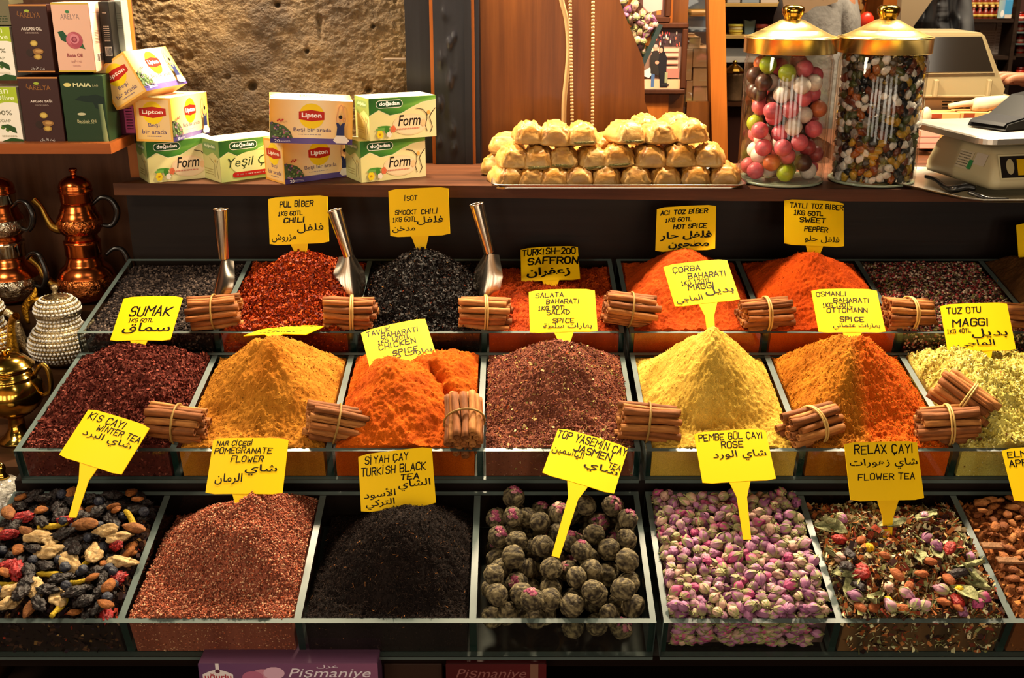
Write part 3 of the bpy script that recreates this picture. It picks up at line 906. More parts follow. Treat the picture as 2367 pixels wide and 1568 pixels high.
# ------------------------------------------------------------------ price tags
INK = '#0c0806'
SW, SH = .0935, .073
AR = shape_arabic
def A(t, x0, x1, yc, h):
    return ('A', t, x0, x1, yc, h)
TAGS = [
 ('pul', [-0.3258, 1.6133, 1.2482], [-0.316, -0.067, -0.098], (0.0048, -0.0236), 'chilli flakes', [('PUL BİBER', .2, .76, .16, .11), ('1KG 60TL', .16, .58, .35, .08), ('CHİLİ', .26, .62, .50, .09), A('فلفل', .48, .92, .68, .2), A('مزروش', .04, .46, .86, .17)], 'yellow tag reading pul biber planted in the red chilli flakes'),
 ('isot', [-0.1409, 1.6191, 1.2593], [-0.245, -0.068, -0.124], (0.0018, -0.0343), '', [('İSOT', .27, .48, .2, .09), ('SMOCKT', .1, .46, .49, .09), ('CHİLİ', .54, .82, .49, .09), ('1KG 60TL', .05, .46, .64, .09), A('فلفل', .46, .9, .68, .18), A('مدخن', .04, .43, .85, .13)], 'yellow tag reading isot planted in the black smoked chilli'),
 ('saffron', [0.0617, 1.6558, 1.1775], [-1.007, -0.052, -0.015], (-0.0002, -0.0366), '', [('TURKISH-200', .03, .95, .14, .17), ('SAFFRON', .12, .98, .42, .19), A('زعفران', .09, .84, .76, .3)], 'shaded yellow tag reading saffron behind the salad spice tag'),
 ('aci', [0.2689, 1.6353, 1.2318], [-0.534, -0.121, -0.325], (0.0017, -0.0138), '', [('ACI TOZ BİBER', .07, .86, .13, .09), ('1KG 60TL', .15, .6, .3, .08), ('HOT SPICE', .3, .85, .46, .09), A('فلفل حار', .07, .94, .67, .2), A('مطحون', .22, .9, .87, .18)], 'yellow tag reading aci toz biber in the shaded hot pepper heap'),
 ('tatli', [0.4692, 1.6343, 1.2399], [-0.496, 0.055, 0.017], (-0.0016, -0.0201), '', [('TATLI TOZ BİBER', .09, .99, .13, .1), ('1KG 60TL', .15, .64, .29, .09), ('SWEET', .25, .68, .44, .1), ('PEPPER', .33, .72, .64, .1), A('فلفل حلو', .33, .92, .86, .16)], 'yellow tag reading tatli toz biber in the sweet pepper heap'),
 ('edge3', [0.8583, 1.6704, 1.1955], [-0.461, -0.033, -0.031], (-0.0022, -0.0218), '', [], 'blank side of a yellow tag cut by the picture edge, in the brown spice'),
 ('sumak', [-0.5215, 1.4307, 1.1543], [-0.848, -0.08, -0.206], (0.0029, -0.0237), '', [('SUMAK', .2, .88, .35, .2), ('1KG 60TL', .22, .64, .55, .08), A('سماق', .16, .95, .73, .23)], 'yellow tag reading sumak planted in the maroon sumac heap'),
 ('flat', [-0.3338, 1.4326, 1.1622], [-1.718, -0.092, -0.207], (0.0147, -0.0316), '', [('S', .1, .9, .78, .92), ('S', .2, .7, .58, .70), ('S', .25, .82, .36, .50), ('S', .2, .8, .12, .28)], 'yellow tag fallen flat on top of the golden brown heap'),
 ('tavuk', [-0.1502, 1.4049, 1.1322], [-1.077, -0.154, 0.23], (0.0013, -0.0289), '', [('TAVUK', .07, .44, .12, .12), ('BAHARATI', .28, .86, .26, .12), ('1KG 120TL', .2, .7, .39, .09), ('CHICKEN', .2, .76, .53, .13), ('SPICE', .38, .76, .75, .12), A('بهارات دجاج', .18, .96, .86, .18)], 'yellow tag reading tavuk baharati planted in the orange chicken spice'),
 ('salata', [0.0714, 1.4131, 1.1726], [-0.917, -0.023, 0.0], (0.0007, -0.0239), '', [('SALATA', .1, .52, .13, .1), ('BAHARATI', .26, .76, .29, .1), ('1KG 90TL', .13, .56, .44, .09), ('SALAD', .26, .6, .54, .1), ('SPICE', .34, .66, .74, .1), A('بهارات سلطة', .2, .92, .87, .15)], 'bright yellow tag reading salata baharati above the purplish brown heap'),
 ('corba', [0.272, 1.4351, 1.2076], [-0.922, -0.069, 0.144], (-0.0069, -0.0390), '', [('ÇORBA', .12, .54, .15, .12), ('BAHARATI', .32, .92, .34, .12), ('1KG 120TL,', .18, .68, .48, .1), ('MAGGI', .27, .68, .6, .12), A('بديل', .5, .95, .74, .2), A('الماجي', .04, .44, .88, .2)], 'yellow tag reading corba baharati on the peak of the yellow heap'),
 ('osmanli', [0.4742, 1.427, 1.1677], [-0.884, 0.0, 0.004], (-0.0057, -0.0178), '', [('OSMANLI', .06, .52, .12, .1), ('BAHARATI', .3, .85, .27, .1), ('1KG 120TL', .12, .57, .38, .09), ('OTTOMANN', .17, .78, .5, .1), ('SPICE', .34, .7, .71, .1), A('بهارات عثماني', .22, .93, .87, .15)], 'yellow tag reading osmanli baharati above the two-toned ottoman spice'),
 ('tuz', [0.6591, 1.4281, 1.1398], [-0.706, -0.051, -0.04], (0.0002, -0.0260), '', [('TUZ OTU', .08, .58, .14, .12), ('MAGGI', .13, .68, .4, .15), ('1KG 40TL', .03, .38, .57, .08), A('بديل', .38, .92, .64, .2), A('الماجي', .15, .7, .86, .19)], 'yellow tag reading tuz otu planted in the pale greenish heap'),
 ('kis', [-0.5185, 1.2029, 1.0714], [-0.936, 0.138, -0.3325], (0.0141, -0.0473), '', [('KIS ÇAYI', .08, .68, .13, .13), ('WİNTER TEA', .3, .98, .3, .11), A('شاي البرد', .14, .92, .48, .18)], 'slanting yellow tag reading kis cayi in the dried fruit winter tea'),
 ('nar', [-0.324, 1.1737, 1.0473], [-0.818, -0.008, -0.021], (0.0030, -0.0372), '', [('NAR ÇİÇEGİ', .06, .54, .1, .08), ('POMEGRANATE', .04, .8, .23, .1), ('FLOWER', .28, .7, .39, .1), A('شاي', .48, .9, .58, .2), A('الرمان', .1, .46, .74, .2)], 'yellow tag reading pomegranate flower in the pinkish brown dome'),
 ('siyah', [-0.1397, 1.1903, 1.0192], [-0.655, -0.138, -0.019], (0.0012, -0.0143), '', [('SİYAH ÇAY', .09, .68, .12, .12), ('TURKİSH BLACK', .03, .9, .32, .13), ('TEA', .56, .8, .48, .09), A('الشاي', .52, .95, .63, .18), A('الأسود', .05, .48, .72, .17), A('التركي', .07, .46, .89, .16)], 'yellow tag reading turkish black tea above the black tea dome'),
 ('yasemin', [0.0803, 1.1958, 1.0498], [-1.0115, 0.1875, -0.261], (0.0023, -0.0825), '', [('TOP YASEMİN ÇAY', .02, 1.0, .12, .15), ('JASMEN', .3, .82, .32, .14), ('TEA', .82, .98, .46, .1), A('شاي', .5, .97, .6, .2), A('الياسمين', .02, .46, .46, .18)], 'slanting yellow tag reading top yasemin cay among the jasmine tea balls'),
 ('pembe', [0.2811, 1.2052, 1.0480], [-0.9065, -0.035, 0.0545], (-0.0035, -0.0554), '', [('PEMBE GÜL ÇAYI', .05, .95, .12, .12), ('ROSE', .34, .64, .29, .12), A('شاي الورد', .2, .94, .5, .2)], 'yellow tag reading pembe gul cayi planted in the purple rosebuds'),
 ('relax', [0.4618, 1.1924, 1.0292], [-0.585, 0.013, 0.082], (-0.0074, -0.0507), '', [('RELAX ÇAYI', .12, .94, .13, .14), A('شاي زهورات', .04, .97, .38, .18), ('FLOWER TEA', .13, .9, .6, .1)], 'yellow tag reading relax cayi planted in the mixed flower tea'),
 ('elma', [0.6563, 1.1814, 1.0359], [-0.768, -0.070, -0.004], (-0.0057, -0.0451), '', [('ELMA ÇAYI', .06, .8, .12, .11), ('APPLE TEA', .05, .8, .29, .12), A('شاي', .42, .9, .45, .2)], 'yellow tag reading elma, cut by the picture edge, in the apple tea'),
]
YEL = '#e8bd08'
SCALE = {'kis': .978, 'yasemin': .981, 'pembe': .981, 'elma': .932}
for (key, loc, rot, tip, _, lines, label) in TAGS:
    root = thing('price_tag', label, 'price tag', loc, rot, 'hand-lettered yellow price tags')
    root.scale = (SCALE.get(key, 1.0),) * 3
    m = MB().use(SIGN, YEL)
    bow = 0.0022
    # card: slightly bowed, rounded corners
    nseg = 8
    def card_y(x):
        return -bow * (1 - (2 * x / SW) ** 2)
    xs_ = np.linspace(-SW / 2, SW / 2, nseg + 1)
    th_ = .0012
    for a, b_ in zip(xs_, xs_[1:]):
        c0 = .0022 if abs(a + SW / 2) < 1e-9 else 0
        c1 = .0022 if abs(b_ - SW / 2) < 1e-9 else 0
        v = [(a, card_y(a), c0), (b_, card_y(b_), c1), (b_, card_y(b_), SH - c1), (a, card_y(a), SH - c0)]
        v2 = [(p_[0], p_[1] + th_, p_[2]) for p_ in v]
        m.add(v + v2, [(0, 1, 2, 3), (7, 6, 5, 4), (1, 0, 4, 5), (3, 2, 6, 7), (0, 3, 7, 4), (2, 1, 5, 6)], smooth=False)
    F = Face(m, (-SW / 2, 0, 0), (1, 0, 0), (0, 0, 1), SW, SH, SIGN)
    thick = .25 if key in ('saffron', 'aci', 'tatli', 'pul') else .195
    n0 = len(m.v)
    for i, ln in enumerate(lines):
        if ln[0] == 'S':                              # writing too flat to be read
            F.scribble(ln[1], ln[2], ln[3], ln[4], 1, INK, i)
        elif ln[0] == 'A':
            F.text(AR(ln[1]), ln[2], ln[3], 1 - ln[4], ln[5], INK, bold=0.010 if key not in ('saffron', 'aci') else 0.03)
        else:
            F.text(ln[0], ln[1], ln[2], 1 - ln[3], ln[4], INK, hand=True, thick=thick * (1.15 if ln[4] < .1 else 1), seed=i + len(key) * 7)
    for q in range(n0, len(m.v)):                     # the ink follows the bow of the card
        a = m.v[q]
        a[:, 1] += card_y(a[:, 0])
    m.build('card', root)
    m = MB().use(SIGN, '#e2b208')
    d = np.array(tip); L = np.linalg.norm(d)
    d = d / L
    nrm_ = np.array([-d[1], d[0]])
    L2 = L + .022
    shp = [(0, .0140), (.0215, .0064), (L2, .0048)]
    sg = 1 if nrm_[0] > 0 else -1
    nrm_ = nrm_ * sg
    pts = [np.array((-.0140, 0.0015))] + [d * l - nrm_ * w_ for l, w_ in shp[1:]] + [d * l + nrm_ * w_ for l, w_ in reversed(shp[1:])] + [np.array((.0140, 0.0015))]
    m.prism([tuple(p_) for p_ in pts], -bow + .0003, -bow + .0015, 'xz')
    m.build('stake', root)
# ------------------------------------------------------------------ loose things in the front bins
class Kind:
    """one model of a kind, placed many times"""
    def __init__(s, root):
        s.root = root; s.used = False
    def place(s, loc, rot=(0, 0, 0), label=None, scale=1.0, group=None):
        if not s.used:
            s.used = True
            o = s.root
            o.location = loc; o.rotation_euler = rot
            o.scale = scale if hasattr(scale, '__len__') else (scale,) * 3
            if label: o['label'] = label
            if group: o['group'] = group
            return o
        return dup(s.root, loc, rot, label, scale, group)
def rrot():
    return tuple(Matrix.Identity(3).to_euler()) if False else (random.uniform(0, 6.28), random.uniform(-1.5, 1.5), random.uniform(0, 6.28))
def flatrot(t=.5):
    return (random.uniform(-t, t), random.uniform(-t, t), random.uniform(0, 6.28))
def surfw(row, k):
    return SURF[row, k][0]
def on_surf(row, k, px, py, lift=0.0):
    f = surfw(row, k)
    for v in np.linspace(.008, ROWS[row][3] - .008, 160):
        q = pk(row, px, py, v)
        if q[2] <= float(f(np.array(q[0]), np.array(q[1]))) + lift:
            break
    return q[0], q[1], q[2]
def deposit(n, sample, radius, floor, got=None, tries=30):
    """drops balls one by one where they come to rest lowest; returns (x, v, w, r)"""
    P = list(got or [])
    out = []
    for _ in range(n):
        r = radius()
        best = None
        A_ = np.array(P) if P else np.zeros((0, 4))
        for _t in range(tries):
            x, v = sample(r)
            h = floor(x, v) + r
            if len(A_):
                d2 = (A_[:, 0] - x) ** 2 + (A_[:, 1] - v) ** 2
                R = A_[:, 3] + r
                hit = d2 < R * R
                if hit.any():
                    h = max(h, float((A_[hit, 2] + np.sqrt(R[hit] ** 2 - d2[hit])).max()))
            if best is None or h < best[2]:
                best = (x, v, h, r)
        P.append(best); out.append(best)
    return out
def in_bin(row, k, pad=0.0):
    x0, x1 = bin_of(row, k)
    D = ROWS[row][3]
    return lambda r: (random.uniform(x0 + r + pad, x1 - r - pad), random.uniform(.0065 + r, D - .0065 - r))

NAT = mat('dried_plant', rough=0.75, vcol=True, spec=0.2, noise=(240, 0.62, 4), bump=(330, .7, .003))
FRUIT = mat('dried_fruit', rough=0.5, vcol=True, spec=0.35, noise=(200, .7, 3), bump=(260, .9, .004))
PETAL = mat('dried_petal', rough=0.6, vcol=True, spec=0.25)
def blob(sub, scale, amp, freq, color, color2, seed, ridge=0.0, mtl=None, pinch=0.0):
    v, f = ICO[sub]
    v = v.copy()
    d = fbm(v * freq + seed * 7.1, 3, seed) * amp
    if ridge:
        d = d - ridge * np.abs(fbm(v * freq * 2.2 + seed, 2, seed + 5))
    t = np.clip(.5 + 1.4 * fbm(v * 3.1 + seed * 3, 3, seed + 2), 0, 1)[:, None]
    p = v * (1 + d)[:, None]
    if pinch:
        p[:, 1:] *= (1 - pinch * np.abs(p[:, :1]) ** 2)
    m = MB().use(mtl or NAT, smooth=True)
    m.add(p * np.array(scale), f, cols=np.array(lin(color)) * t + np.array(lin(color2)) * (1 - t))
    return m

def mound(top, edge, back):
    """fill level that swells in the middle of a bin and sinks at its back"""
    def f(U, V):
        e = np.clip(V / .07, 0, 1) * np.clip((.215 - V) / .07, 0, 1)
        return edge + top * e - back * np.clip((V - .15) / .06, 0, 1)
    return f

# --- winter tea: dried fruit, roots and buds
heap('winter_tea_crumbs', 'dark crumbs of hibiscus between the dried fruit of the winter tea', 1, 0, [], mound(.010, -.012, .016), '#241814', '#17100e', FLAKY, .004, .002, bits=[(2600, .008, ['#2a1c1a', '#1a1214', '#3a2820', '#241a20', '#4a3020'], 'flake'), (300, .007, ['#7a5a30', '#8a3020', '#a08050'], 'flake')], seed=31, n=90)
G0 = 'dried pieces of the winter tea'
def kindof(mb, name, label, cat, group):
    o = mb.build(name)
    tag(o, label, cat, group)
    return Kind(o)
red = [kindof(blob(4, (.0150, .0082, .0074), .38, 3.6, '#b01c1c', '#6d0d10', s_, .42, FRUIT), 'dried_berry', '', 'dried fruit', G0) for s_ in (1, 2)]
ging = [kindof(blob(4, (.0160, .0096, .0068), .55, 1.6, '#cdae7c', '#a58250', s_, .14), 'ginger_root', '', 'dried root', G0) for s_ in (3, 4, 5)]
tan = [kindof(blob(3, (.0160, .0082, .0056), .26, 2.0, '#9a6538', '#6d3f20', s_, .14, pinch=.3), 'dried_fruit_shell', '', 'dried fruit', G0) for s_ in (6, 7)]
rais = [kindof(blob(4, (.0135, .0088, .0060), .45, 2.2, '#2a1e1c', '#140e0c', s_, .40, FRUIT), 'raisin', '', 'dried fruit', G0) for s_ in (8, 9, 10)]
blue = [kindof(blob(3, (.0062, .0062, .0058), .10, 2.4, '#2c2f3e', '#1a1c28', 11, .12, FRUIT), 'dried_blueberry', '', 'dried fruit', G0)]
chip = [kindof(blob(2, (.0095, .0070, .0036), .4, 2.0, '#a3632c', '#6d3c1a', s_, .1), 'dried_peel', '', 'dried fruit', G0) for s_ in (12, 13)]
def stickmb(seed):
    r = random.Random(seed)
    n = 12
    P = [((t - .5) * .034, .004 * math.sin(t * 3 + seed), .002 * math.cos(t * 4)) for t in np.linspace(0, 1, n)]
    R = [.0036 * (1 - .35 * abs(2 * t - 1) ** 3) * r.uniform(.82, 1.15) for t in np.linspace(0, 1, n)]
    return MB().use(NAT, '#b39420').tube(P, R, 9)
yel = [kindof(stickmb(s_), 'turmeric_root', '', 'dried root', G0) for s_ in (1, 2)]
LB = {'r': ('crinkled bright red dried berry in the winter tea', red), 'g': ('knobbly beige dried ginger piece in the winter tea', ging), 't': ('smooth tan dried fruit shell in the winter tea', tan), 'b': ('wrinkled black raisin in the winter tea', rais), 'u': ('small round dark blueberry in the winter tea', blue), 'y': ('bent yellow root stick in the winter tea', yel), 'p': ('small orange brown peel chip in the winter tea', chip)}
SPOT = [(128, 1168, 'r'), (52, 1197, 'r'), (18, 1236, 'r'), (155, 1205, 'r'), (288, 1163, 'r'), (268, 1262, 'r'), (38, 1318, 'r'), (278, 1337, 'r'), (14, 1310, 'r'), (252, 1420, 'r'),
        (118, 1248, 'g'), (112, 1275, 'g'), (245, 1226, 'g'), (278, 1240, 'g'), (215, 1280, 'g'), (25, 1392, 'g'), (132, 1380, 'g'), (92, 1242, 'g'), (85, 1362, 'g'), (300, 1297, 'g'), (20, 1368, 'g'), (160, 1303, 'g'),
        (197, 1212, 't'), (180, 1180, 't'), (65, 1230, 't'), (70, 1405, 't'), (215, 1178, 't'), (310, 1220, 't'), (100, 1172, 't'),
        (300, 1206, 'y'), (122, 1215, 'y'), (205, 1297, 'y'), (172, 1346, 'y'), (120, 1328, 'y'), (132, 1410, 'y'), (225, 1155, 'y'), (10, 1350, 'y')]
got = []
ctr = {}
def put0(kk, x, v, w_, r_):
    lab, ks = LB[kk]
    o = ks[ctr.get(kk, 0) % len(ks)]
    ctr[kk] = ctr.get(kk, 0) + 1
    p = T(1, x, v, w_)
    o.place(tuple(p), flatrot(.45), lab, random.uniform(.85, 1.12), G0)
for (px, py, kk) in SPOT:
    x, v, w_ = on_surf(1, 0, px, py, .012)
    x0, x1 = bin_of(1, 0)
    if not (x0 + .014 < x < x1 - .010 and .014 < v < .2):
        x = min(max(x, x0 + .016), x1 - .013); v = min(max(v, .016), .198)
        w_ = float(surfw(1, 0)(np.array(x), np.array(v))) + .007
    put0(kk, x, v, w_, .01)
    got.append((x, v, w_ - .003, .0085))
fl0 = surfw(1, 0)
for kk, n in (('b', 92), ('u', 24), ('p', 20), ('t', 2)):
    rr = {'b': .0075, 'u': .006, 'p': .005, 't': .008}[kk]
    D0 = deposit(n, in_bin(1, 0, .003), lambda: rr, lambda x, v: float(fl0(np.array(x), np.array(v))) - .002, got, 14)
    for (x, v, w_, r_) in D0:
        put0(kk, x, v, w_, r_)
    got += D0

# --- jasmine tea balls
def ball_mb(seed):
    v, f = ICO[4]
    rot = np.array(Euler((seed * 1.1, seed * .7, seed * 2.3)).to_matrix())
    q = v @ rot.T
    lon = np.arctan2(q[:, 1], q[:, 0]); lat = q[:, 2]
    st = vnoise(np.stack([np.cos(lon) * 2.5 + lat * 1.2, np.sin(lon) * 2.5, lat * 7 + lon * 1.1], -1), seed)
    st2 = vnoise(np.stack([np.cos(lon) * 3, np.sin(lon) * 3 + lat, lat * 17 + lon * 2.2], -1), seed + 3)
    d = .06 * st + .035 * st2 + .06 * fbm(v * 1.3, 2, seed)
    t = np.clip(.42 + .75 * st + .6 * st2, 0, 1)[:, None] ** 1.2
    m = MB().use(NAT, smooth=True)
    m.add(v * (1 + d)[:, None] * np.array((.0140, .0140, .0132)), f, cols=np.array(lin('#8c7d5a')) * t + np.array(lin('#2a2118')) * (1 - t))
    return m
def blossom_mb(seed, wide):
    r = random.Random(seed)
    m = MB().use(NAT, smooth=True)
    for i in range(16 if wide else 9):
        a = r.uniform(0, 6.28); e = r.uniform(.05, .9 if wide else .55)
        d = Vector((math.sin(e) * math.cos(a), math.sin(e) * math.sin(a), math.cos(e)))
        x = XF(d * .0131, d.to_track_quat('Z', 'X').to_euler())
        m.col = lin(r.choice(['#a8506a', '#b87884', '#8a3a58', '#c49a86', '#9c4a68', '#b06878']))
        v, f = ICO[2]
        p = v * np.array((.0046, .0026, .0012)) * r.uniform(.7, 1.2)
        p = p + np.stack([0 * p[:, 0], 0 * p[:, 0], .0012 * vnoise(v * 2.2, i + seed)], -1)
        m.add(p, f, xf=x @ Matrix.Rotation(r.uniform(0, 6), 4, 'Z'))
    return m
GJ = 'jasmine tea balls in the front tray'
JK = []
for s_ in range(6):
    root = thing('tea_ball', '', 'tea ball', group=GJ)
    ball_mb(s_ + 1).build('leaf_ball', root)
    if s_ in (1, 3, 4):
        blossom_mb(s_, s_ == 3).build('blossom', root)
    JK.append(Kind(root))
D3 = deposit(178, in_bin(1, 3), lambda: random.uniform(.0124, .0140), lambda x, v: -.045, None, 26)
lo3, hi3 = bin_of(1, 3)
for i, (x, v, w_, r_) in enumerate(D3):
    if w_ > .016 or (w_ < -.034 and v > .035):
        continue
    s_ = random.choice([0, 2, 5, 0, 2, 5, 0, 2, 1, 3, 4, 4])
    p = T(1, x, v, w_)
    if s_ in (1, 3, 4):
        a = random.uniform(0, 6.28); e = random.uniform(.1, 1.0)
        rt = Vector((math.sin(e) * math.cos(a), math.sin(e) * math.sin(a) - .55, math.cos(e))).to_track_quat('Z', 'Y').to_euler()
    else:
        rt = rrot()
    JK[s_].place(tuple(p), tuple(rt), {True: 'dark olive tea ball with pink petals showing at its tip', False: 'plain dark olive tea ball without any pink petals'}[s_ in (1, 3, 4)], r_ / .0138, GJ)

# --- rosebuds
def bud_mb(seed, c1, c2, green='#8a8a56'):
    r = random.Random(seed)
    m = MB().use(PETAL, smooth=True)
    def rad(q):
        return .0051 * (.16 + 1.0 * math.sin(math.pi * min(1, q * .90 + .04)) ** .8 - .34 * q ** 3)
    v, f = ICO[2]
    m.add(v * np.array((.0098, .0040, .0040)), f, cols=np.tile(np.array(lin(c2)) * .9, (len(v), 1)))
    A1, A2, G_ = np.array(lin(c1)), np.array(lin(c2)), np.array(lin('#98905e'))
    for k in range(7):
        a0 = k * 2.4 + r.uniform(-.25, .25); lay = .84 + .055 * k; tall = r.uniform(.88, 1.05) - .02 * k
        wide = r.uniform(.70, .92); tone = r.uniform(.62, 1.22); curl = r.uniform(-.04, .30)
        nu, nv = 7, 5
        P_ = []; C_ = []
        for i in range(nu):
            q = i / (nu - 1)
            for j in range(nv):
                t = -1 + 2 * j / (nv - 1)
                ww = wide * (1 - .5 * q ** 4)
                rr_ = rad(q) * lay * (1 + curl * q ** 3) + .0005 * abs(t) ** 2
                ang = a0 + t * ww
                x_ = -.0092 + .0190 * tall * q * (1 - .10 * t * t * q)
                P_.append((x_, rr_ * math.cos(ang), rr_ * math.sin(ang)))
                mix_ = min(1, max(0, (.36 - q) / .3 + r.uniform(-.1, .1)))
                cc = (A1 * (1 - .45 * (1 - abs(t))) + A2 * .45 * (1 - abs(t))) * tone
                C_.append(np.clip(cc * (1 - mix_) + G_ * mix_ * tone, 0, 1))
        m.add(P_, [(i * nv + j, i * nv + j + 1, (i + 1) * nv + j + 1, (i + 1) * nv + j) for i in range(nu - 1) for j in range(nv - 1)], cols=C_)
    m.col = lin(green)
    for i in range(5):
        a = i * 1.257 + r.uniform(-.2, .2)
        L_ = r.uniform(.009, .015); w2 = .0023
        pts = []
        for k, q in enumerate((0, .35, .7, 1)):
            rd_ = .0028 + .0044 * math.sin(q * 2.2)
            ww = w2 * (1 - q) ** .6 * (1 if k else .8)
            for sgn in (-1, 1):
                pts.append((-.0088 + L_ * q, rd_ * math.cos(a) - sgn * ww * math.sin(a), rd_ * math.sin(a) + sgn * ww * math.cos(a)))
        m.add(pts, [(0, 1, 3, 2), (2, 3, 5, 4), (4, 5, 7, 6)])
    m.tube([(-.0085, 0, 0), (-.0125, .0004, .0003)], [.0012, .0007], 5)
    return m
GR = 'dried rosebuds in the front tray'
PAL = [('#b4789c', '#7c4868'), ('#c0909e', '#86546c'), ('#96587e', '#5e3050'), ('#c4a08c', '#946a60'), ('#bc5480', '#8a2c58')]
LBR = ['mauve pink dried rosebud with green sepals', 'pale pink dried rosebud with green sepals', 'deep purple dried rosebud with green sepals', 'faded creamy pink dried rosebud', 'bright magenta dried rosebud']
RK = [kindof(bud_mb(i + 1, *PAL[i]), 'rosebud', LBR[i], 'rosebud', GR) for i in range(5)]
heap('rose_bud_bed', 'bed of purplish rosebuds pressed together under the top buds', 1, 4, [], mound(.006, -.016, .010), '#6a4a52', '#4a3a30', FLAKY, .004, .002, bits=[(900, .010, ['#7a4a6a', '#8a8456', '#9a6a7a', '#5a3a4a'], 'flake')], seed=32, n=80, inset=.020)
fl4 = surfw(1, 4)
D4 = deposit(560, in_bin(1, 4), lambda: random.uniform(.0046, .0054), lambda x, v: float(fl4(np.array(x), np.array(v))), None, 16)
order = sorted(D4, key=lambda q: q[1])
wt = [0, 0, 0, 1, 1, 2, 2, 3, 3, 4]
for (x, v, w_, r_) in order[:300]:
    i = random.choice(wt)
    RK[i].place(tuple(T(1, x, v, w_)), flatrot(.7), LBR[i] + ' in the rosebud bin', random.uniform(.84, 1.06), GR)
m = MB()
protos = [bud_mb(i + 11, *PAL[i % 5]) for i in range(5)]
def merged(m, spots):
    for (p, rt, s_) in spots:
        q = random.choice(protos)
        X_ = XF(p, rt, s_)
        o = 0
        m.mats = q.mats
        V_ = np.concatenate(q.v); C_ = np.concatenate(q.c)
        m.add(V_, q.f, xf=X_, cols=C_, smooth=True)
sp_ = [(tuple(T(1, x, v, w_)), flatrot(.7), random.uniform(.84, 1.06)) for (x, v, w_, r_) in order[300:]]
x0, x1 = bin_of(1, 4)
for i in range(150):
    sp_.append((tuple(T(1, random.uniform(x0 + .011, x1 - .011), .0145, random.uniform(-.052, -.008))), (random.uniform(-.5, .5), random.uniform(-.6, .6), random.uniform(-.3, .3) + random.choice((0, math.pi))), .85))
merged(m, sp_)
tag(m.build('rosebuds_behind_glass', loc=tuple(T(1, (x0 + x1) / 2, .1, -.044))), 'rosebuds pressed against the front glass of the rosebud bin', 'rosebuds', kind='stuff')

# --- mixed flower tea
heap('flower_tea_mix', 'loose flower tea of chips, petals and pale green leaf crumbs', 1, 5, [], mound(.008, -.004, .022), '#6a4a2c', '#3a2c1c', FLAKY, .005, .003,
     bits=[(2600, .0085, ['#a8693a', '#8a4a24', '#c49a64', '#8a8a58', '#c9c498', '#5a2c20', '#d8c49a', '#e0d0a8', '#a86438'], 'flake'), (1500, .011, ['#7d8050', '#99986a', '#5c5a38', '#c0b890', '#b06a3c'], 'needle'), (700, .010, ['#3a2420', '#2a1c1c', '#8a3a2a'], 'flake')], seed=33, n=90)
GF = 'larger pieces of the flower tea'
def leaf_mb(seed):
    n, k = 9, 7
    U, V_ = np.meshgrid(np.linspace(-1, 1, n), np.linspace(-1, 1, k))
    W_ = (1 - np.abs(U) ** 2.2) * .95 + .05
    q = np.stack([U * 1.1, V_, 0 * U + seed], -1)
    z = .30 * fbm(q * 1.7, 3, seed) + .25 * V_ ** 2
    P_ = np.stack([U * .020, V_ * W_ * .009 + .004 * np.sin(U * 2 + seed), z * .016], -1).reshape(-1, 3)
    fs = [(j * n + i, j * n + i + 1, (j + 1) * n + i + 1, (j + 1) * n + i) for j in range(k - 1) for i in range(n - 1)]
    t = np.clip(.5 + fbm(q * 3, 2, seed + 1), 0, 1).reshape(-1, 1)
    m = MB().use(NAT, smooth=True)
    c = np.array(lin('#a9a87a')) * t + np.array(lin('#66683e')) * (1 - t)
    m.add(P_, fs, cols=c)
    m.add(P_ - np.array((0, 0, .0007)), [q_[::-1] for q_ in fs], cols=c)
    return m
lk = [kindof(leaf_mb(i), 'crumpled_leaf', '', 'dried leaf', GF) for i in (1, 2, 3)]
def yflower():
    m = MB().use(NAT, smooth=True)
    for i in range(16):
        a = i * 2.4; e = .18 + .07 * i
        d = Vector((math.sin(e) * math.cos(a), math.sin(e) * math.sin(a), math.cos(e)))
        m.col = lin(random.choice(['#dfae12', '#c9940c', '#e8c030']))
        v, f = ICO[1]
        m.add(v * np.array((.0034, .0022, .0011)), f, xf=XF(d * .0056, d.to_track_quat('Z', 'X').to_euler()))
    m.ball((0, 0, 0), .0048, 2)
    return m
yk = kindof(yflower(), 'yellow_flower_head', '', 'dried flower', GF)
rk = kindof(blob(3, (.0110, .0080, .0060), .3, 2.6, '#b5241c', '#7c1410', 14, .3, FRUIT), 'dried_berry', '', 'dried fruit', GF)
pk_ = kindof(blob(2, (.0090, .0066, .0042), .35, 2.2, '#b4683a', '#8a4522', 15, .1), 'dried_peel', '', 'dried fruit', GF)
hk = kindof(blob(3, (.0150, .0090, .0050), .5, 1.9, '#2c1a1c', '#1a1012', 16, .3, FRUIT), 'hibiscus_petal', '', 'dried flower', GF)
def put5(kind, spots, lab, s_=1.0, tilt=.5, lift=.006):
    for (px, py) in spots:
        x, v, w_ = on_surf(1, 5, px, py, lift)
        x0, x1 = bin_of(1, 5)
        x = min(max(x, x0 + .013), x1 - .013); v = min(max(v, .015), .198)
        w_ = float(surfw(1, 5)(np.array(x), np.array(v))) + lift
        kind.place(tuple(T(1, x, v, w_)), flatrot(tilt), lab, s_ * random.uniform(.9, 1.1), GF)
put5(yk, [(2007, 1272), (2217, 1366), (2050, 1395)], 'round yellow dried flower head in the flower tea', 1.0, .3)
put5(rk, [(1940, 1248), (1992, 1315), (2213, 1392), (2195, 1270), (1990, 1330)], 'crinkled red dried berry in the flower tea')
put5(hk, [(1950, 1330), (1985, 1355), (2215, 1325), (1965, 1280), (1958, 1310)], 'blackish crumpled hibiscus petal in the flower tea')
